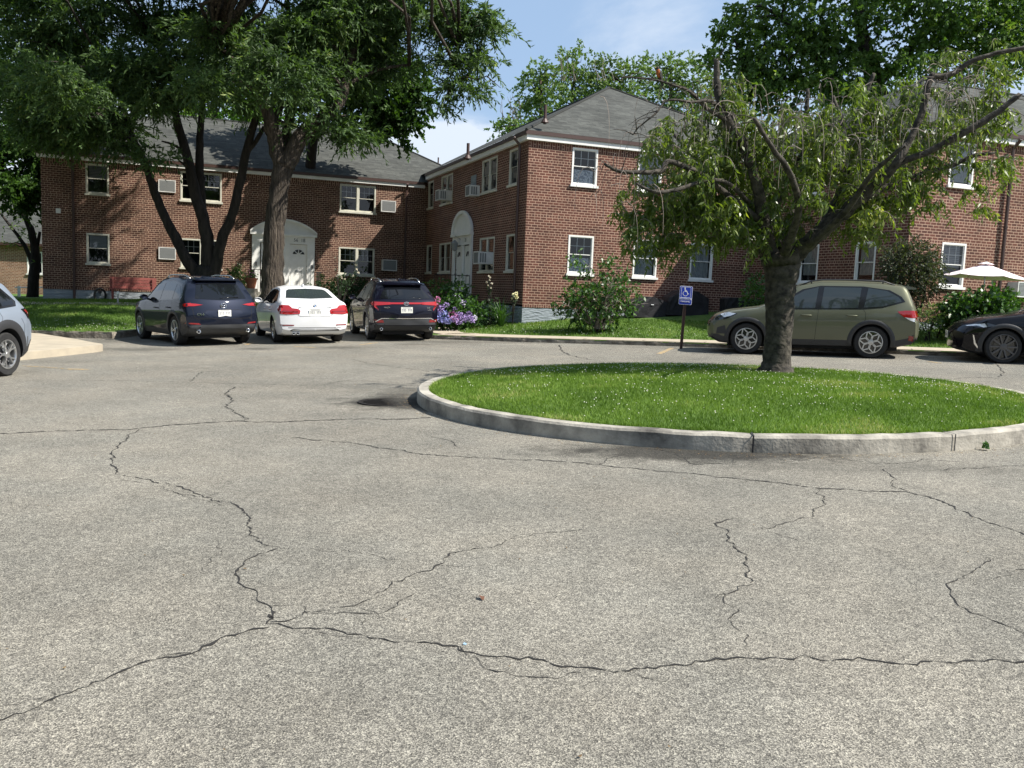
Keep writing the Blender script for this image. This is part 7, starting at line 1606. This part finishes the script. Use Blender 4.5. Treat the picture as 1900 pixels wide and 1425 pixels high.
# symbol frame
mb = MB(); fo = rrect(.235, .26, .025, cz=.075); fi = rrect(.223, .248, .02, cz=.075)
for i in range(len(fo)):
    j = (i + 1) % len(fo); mb.add([Tm @ Vector((q[0], -.0055, q[1])) for q in (fo[i], fo[j], fi[j], fi[i])], [(0, 1, 2, 3)])
def stroke(pts, w):
    out = []
    for a, b_ in zip(pts[:-1], pts[1:]):
        a, b_ = Vector(a), Vector(b_); d = (b_ - a).normalized(); n = Vector((-d.y, d.x)) * w / 2; e = d * w * .3
        mb.add([Tm @ Vector((q.x, -.0055, q.y)) for q in (a - e + n, b_ + e + n, b_ + e - n, a - e - n)], [(0, 1, 2, 3)])
def pxs(x, y): return ((x - 262) / 260 * .315 * .9 , .185 - (y - 210) / 380 * .455)   # symbol laid out from its own drawing
C0 = (-.012, .045); stroke([(-.028, .155), (-.024, .10), (.022, .10)], .017); stroke([(-.024, .125), (.016, .125)], .010); stroke([(.022, .10), (.045, .035), (.068, .042)], .016)
stroke([(C0[0] + .058 * math.cos(R(a)), C0[1] + .058 * math.sin(R(a)) ) for a in range(128, 375, 13)], .012)
mb.add([Tm @ Vector((-.03 + .016 * math.cos(2 * math.pi * k / 12), -.0055, .178 + .016 * math.sin(2 * math.pi * k / 12))) for k in range(12)], [tuple(range(12))])
mb.build('wheelchair_symbol', M['sign_white'], pn_)
mb = MB(); mb.add([Tm @ Vector(q) for q in ((-.142, -.0055, -.105), (.142, -.0055, -.105), (.142, -.0055, -.060), (-.142, -.0055, -.060))], [(0, 1, 2, 3)]); mb.build('white_band', M['sign_white'], pn_)
put_text('lettering', 'HANDICAPPED', .042, M['sign_blue'], pn_, Tm @ Matrix.Translation((0, -.008, -.083)) @ FRONT @ Matrix.Scale(.92, 4, (1, 0, 0)))
put_text('lettering', 'PARKING', .055, M['sign_white'], pn_, Tm @ Matrix.Translation((0, -.008, -.152)) @ FRONT)

# ---------------------------------------------------------------- parasol
def parasol():
    q = at(1830, 488, 23.0); base = Vector((q.x, q.y, LZ(q.x, q.y))); H_ = q.z - base.z
    root = empty('parasol', tuple(base), R(8), 'pale pink white garden parasol tilted over the bush at the right edge', 'parasol')
    mb = MB(); n_ = 6; rim = .40; Rr = 1.15
    Tt = Matrix.Translation((0, 0, H_)) @ Matrix.Rotation(R(3), 4, 'Y')
    def P_(a, r_, k): return Tt @ Vector((r_ * math.cos(a), r_ * math.sin(a), -rim * (r_ / Rr) ** 1.0 - .02))
    vs = []; fs = []
    for i in range(n_):
        a0, a1 = 2 * math.pi * i / n_ + .35, 2 * math.pi * (i + 1) / n_ + .35
        for j, r_ in enumerate((.14, .45, .75, 1.)):
            for k in range(5):
                a = a0 + (a1 - a0) * k / 4; t_ = k / 4; p0, p1 = P_(a0, r_, 0), P_(a1, r_, 0); p = p0.lerp(p1, t_); p.z -= .03 * math.sin(math.pi * t_) * r_; vs.append(p)
        b_ = i * 20
        for j in range(3):
            for k in range(4): q = b_ + j * 5 + k; fs.append((q, q + 5, q + 6, q + 1))
    mb.add(vs, fs); o = mb.build('canopy', mat('pale_cloth', (.80, .70, .74), .85), root)
    mb = MB(); vs = [Tt @ Vector((0, 0, .035))]
    for i in range(n_): a = 2 * math.pi * i / n_ + .35; vs.append(Tt @ Vector((.2 * math.cos(a), .2 * math.sin(a), -.03)))
    mb.add(vs, [(0, 1 + i, 1 + (i + 1) % n_) for i in range(n_)]); mb.build('vent_cap', mat('pale_cloth2', (.80, .72, .75), .85), root)
    mb = MB()
    for i in range(n_): a = 2 * math.pi * i / n_ + .35; mb.tube([Tt @ Vector((.03 * math.cos(a), .03 * math.sin(a), -.05)), P_(a, .98, 0) - Vector((0, 0, .015))], .007, 4)
    mb.build('ribs', M['metal'], root)
    mb = MB(); mb.tube([(0, 0, 0), (0, 0, H_ + .05)], .019, 10); mb.build('pole', M['metal'], root)
    mb = MB(); mb.lathe([(.22, 0), (.22, .05), (.05, .09), (.03, .3), (.001, .3)], 20); mb.build('base', M['iron'], root)
parasol()

# ---------------------------------------------------------------- covered grills and boxes by the sunlit wall
def cover(name, label, px0, px1, pyt, prof, depth, cat, vfront=.9, lid=None, P0=None):
    """draped cover seen from the front. prof: outline [(fx, fz)] with fx in 0..1, fz in 0..1"""
    def onp(px, py):
        d = ray(px, py); Pp = K - V * vfront; t_ = (Pp - EYE).dot(V) / d.dot(V); q = EYE + d * t_; return (q - K).dot(U), q.z
    u0, _ = onp(px0, 590); u1, _ = onp(px1, 590); _, zt = onp((px0 + px1) / 2, pyt)
    c_ = K + U * ((u0 + u1) / 2) - V * vfront; z0 = LZ(c_.x, c_.y); root = empty(name, (c_.x, c_.y, z0), PHI, label, cat); w = u1 - u0; h = zt - z0
    rng = random.Random(int(px0)); mb = MB(); rows = []
    for j, (yy, sc_) in enumerate(((0, .93), (.06, 1), (depth * .5, 1.03), (depth - .06, 1), (depth, .93))):
        rows.append([((fx - .5) * w * (sc_ if fz > .02 else sc_ * 1.03) + rng.uniform(-.012, .012), yy + rng.uniform(-.01, .01), fz * h * (.97 + .03 * sc_) ) for fx, fz in prof])
    n_ = len(prof); vs = [q for r_ in rows for q in r_]; fs = [(j * n_ + i, j * n_ + i + 1, (j + 1) * n_ + i + 1, (j + 1) * n_ + i) for j in range(4) for i in range(n_ - 1)] + [tuple(range(n_)), tuple(range(4 * n_ + n_ - 1, 4 * n_ - 1, -1))]
    mb.add(vs, fs); o = mb.build('cover', M['black_cloth'], root); bm = bmesh.new(); bm.from_mesh(o.data); bmesh.ops.triangulate(bm, faces=bm.faces); bmesh.ops.subdivide_edges(bm, edges=bm.edges[:], cuts=2, use_grid_fill=True)
    for v in bm.verts: v.co += Vector((rng.uniform(-.006, .006), .012 * math.sin(v.co.x * 23 + v.co.z * 5), 0))
    bm.to_mesh(o.data); bm.free()
    mb = MB()
    for sx in (-.4, .4): mb.tube([(sx * w, .1, -.02), (sx * w, .1, .08)], .02, 6)
    mb.build('feet', M['iron'], root); return root, w, h
r1_, w_, h_ = cover('covered_grill', 'short black covered grill with a small white tag, left of the parking sign', 1172, 1240, 550, [(0, 0), (.02, .55), (.0, .74), (.16, .86), (.42, 1), (.6, .98), (.86, .84), (1., .72), (.97, .5), (1, 0)], .55, 'grill')
mb = MB(); mb.box(.0, .1, -.022, -.012, h_ * .6, h_ * .63); mb.build('tag', M['sign_white'], r1_)
cover('covered_grill', 'wide black covered grill behind the parking sign', 1239, 1315, 538, [(0, 0), (0, .52), (.04, .7), (.3, .96), (.5, 1), (.72, .96), (.9, .78), (1., .7), (1, 0)], .6, 'grill', 1.0)
cover('covered_planter_box', 'low black covered box beside the hood of the olive car', 1346, 1378, 552, [(0, 0), (0, .9), (.2, 1), (.8, 1), (1, .9), (1, 0)], .4, 'box', 1.6)
cover('covered_planter_box', 'low black rounded box partly hidden by the island tree trunk', 1384, 1420, 555, [(0, 0), (0, .8), (.2, .95), (.5, 1), (.8, .95), (1, .8), (1, 0)], .4, 'box', 1.6)

# ---------------------------------------------------------------- things along the left block
def onA(px, py, k=.1):
    d = ray(px, py); Pp = J - V * k; t_ = (Pp - EYE).dot(V) / d.dot(V); return EYE + d * t_
q0, q1 = onA(203, 545, .7), onA(290, 549, .7); c_ = (q0 + q1) / 2; z0 = LZ(c_.x, c_.y)
bn = empty('bench', (c_.x, c_.y, z0), PHI, 'weathered red slatted bench against the shaded left block', 'bench'); L2 = (q1 - q0).length / 2
M['red_wood'] = noisy('red_wood', (.32, .10, .085), (.22, .075, .065), 5., .8)
mb = MB()
for k in range(4): mb.box(-L2, L2, .17 + k * .012, .195 + k * .012, .44 + k * .115, .54 + k * .115)
mb.build('backrest', M['red_wood'], bn)
mb = MB()
for k in range(4): mb.box(-L2, L2, -.28 + k * .11, -.19 + k * .11, .40, .43)
mb.build('seat', M['red_wood'], bn)
for sx in (-1, 1):
    mb = MB(); xx = sx * (L2 - .12); mb.box(xx - .03, xx + .03, -.27, -.21, -.05, .40); mb.box(xx - .03, xx + .03, .12, .169, -.05, .88); mb.box(xx - .03, xx + .03, -.21, .12, .34, .40); mb.build('leg', M['red_wood'], bn)
q = onA(186, 548, .12); hr = empty('hose_reel', (q.x, q.y, q.z), PHI, 'coiled dark garden hose hanging on the wall left of the red bench', 'hose'); mb = MB()
for k in range(5): mb.tube([(math.cos(a) * (.17 + .015 * k), -.05 - .03 * (k % 3), math.sin(a) * (.24 + .012 * k)) for a in np.linspace(0, 2 * math.pi, 25)], .013, 6, cap=False)
mb.build('coil', mat('hose', (.015, .02, .022), .5), hr); mb = MB(); mb.box(-.06, .06, -.14, .1, .1, .2); mb.build('bracket', M['iron'], hr)
q = G(219, 576, .25); bx_ = at(219, 574, 30.); bo = empty('bollard_light', (bx_.x, bx_.y, LZ(bx_.x, bx_.y)), 0, 'thin pale post with a white cap on the left lawn in front of the bench', 'post')
mb = MB(); mb.tube([(0, 0, -.05), (0, 0, .36)], .03, 8); mb.build('stem', noisy('post_grey', (.4, .4, .38), (.3, .3, .28), 8), bo); mb = MB(); mb.lathe([(.045, .36), (.045, .43), (.03, .45), (.001, .45)], 12); mb.build('cap', M['white'], bo)
# low rail with white posts at far left
mb0 = at(40, 562, 42); fn = empty('low_rail_fence', (mb0.x, mb0.y, LZ(mb0.x, mb0.y)), 0, 'low white railing at the corner of the left block, behind the silver car', 'fence')
mb = MB(); mb.tube([(-.3, 0, .42), (1.6, -.4, .50)], .03, 6); mb.build('rail', M['white'], fn)
for k, x_ in enumerate((.0, 1.45)): mb = MB(); mb.box(x_ - .05, x_ + .05, -.2 - .05, -.2 + .05, -.1, .5); mb.build('post', M['white'], fn)
# flower pot by the doors
q = at(466, 536, 33.2); fp = empty('flower_pot', (q.x, q.y, LZ(q.x, q.y)), 0, 'terracotta pot of small flowers left of the double door steps', 'flower pot'); hz_ = .55
mb = MB(); mb.lathe([(.001, 0), (.14, 0), (.22, .34), (.24, .34), (.24, .40), (.20, .40), (.19, .34), (.001, .34)], 18, M=Matrix.Translation((0, 0, hz_))); mb.build('pot', noisy('terracotta', (.34, .13, .07), (.25, .1, .06), 9), fp)
mb = MB(); mb.box(-.2, .2, -.2, .2, -.05, hz_ - .003); mb.build('plinth', M['concrete'], fp)
rg = np.random.default_rng(3); C_ = rg.normal(0, .1, (160, 3)) + np.array([0, 0, hz_ + .48]); leaves('foliage', C_, rg.normal(0, 1, (160, 3)), .07, .045, M['leaf_shrub'], fp, 1); C_ = rg.normal(0, .1, (50, 3)) + np.array([0, 0, hz_ + .56]); leaves('flowers', C_, rg.normal(0, 1, (50, 3)), .04, .04, HYD[2], fp, 2)
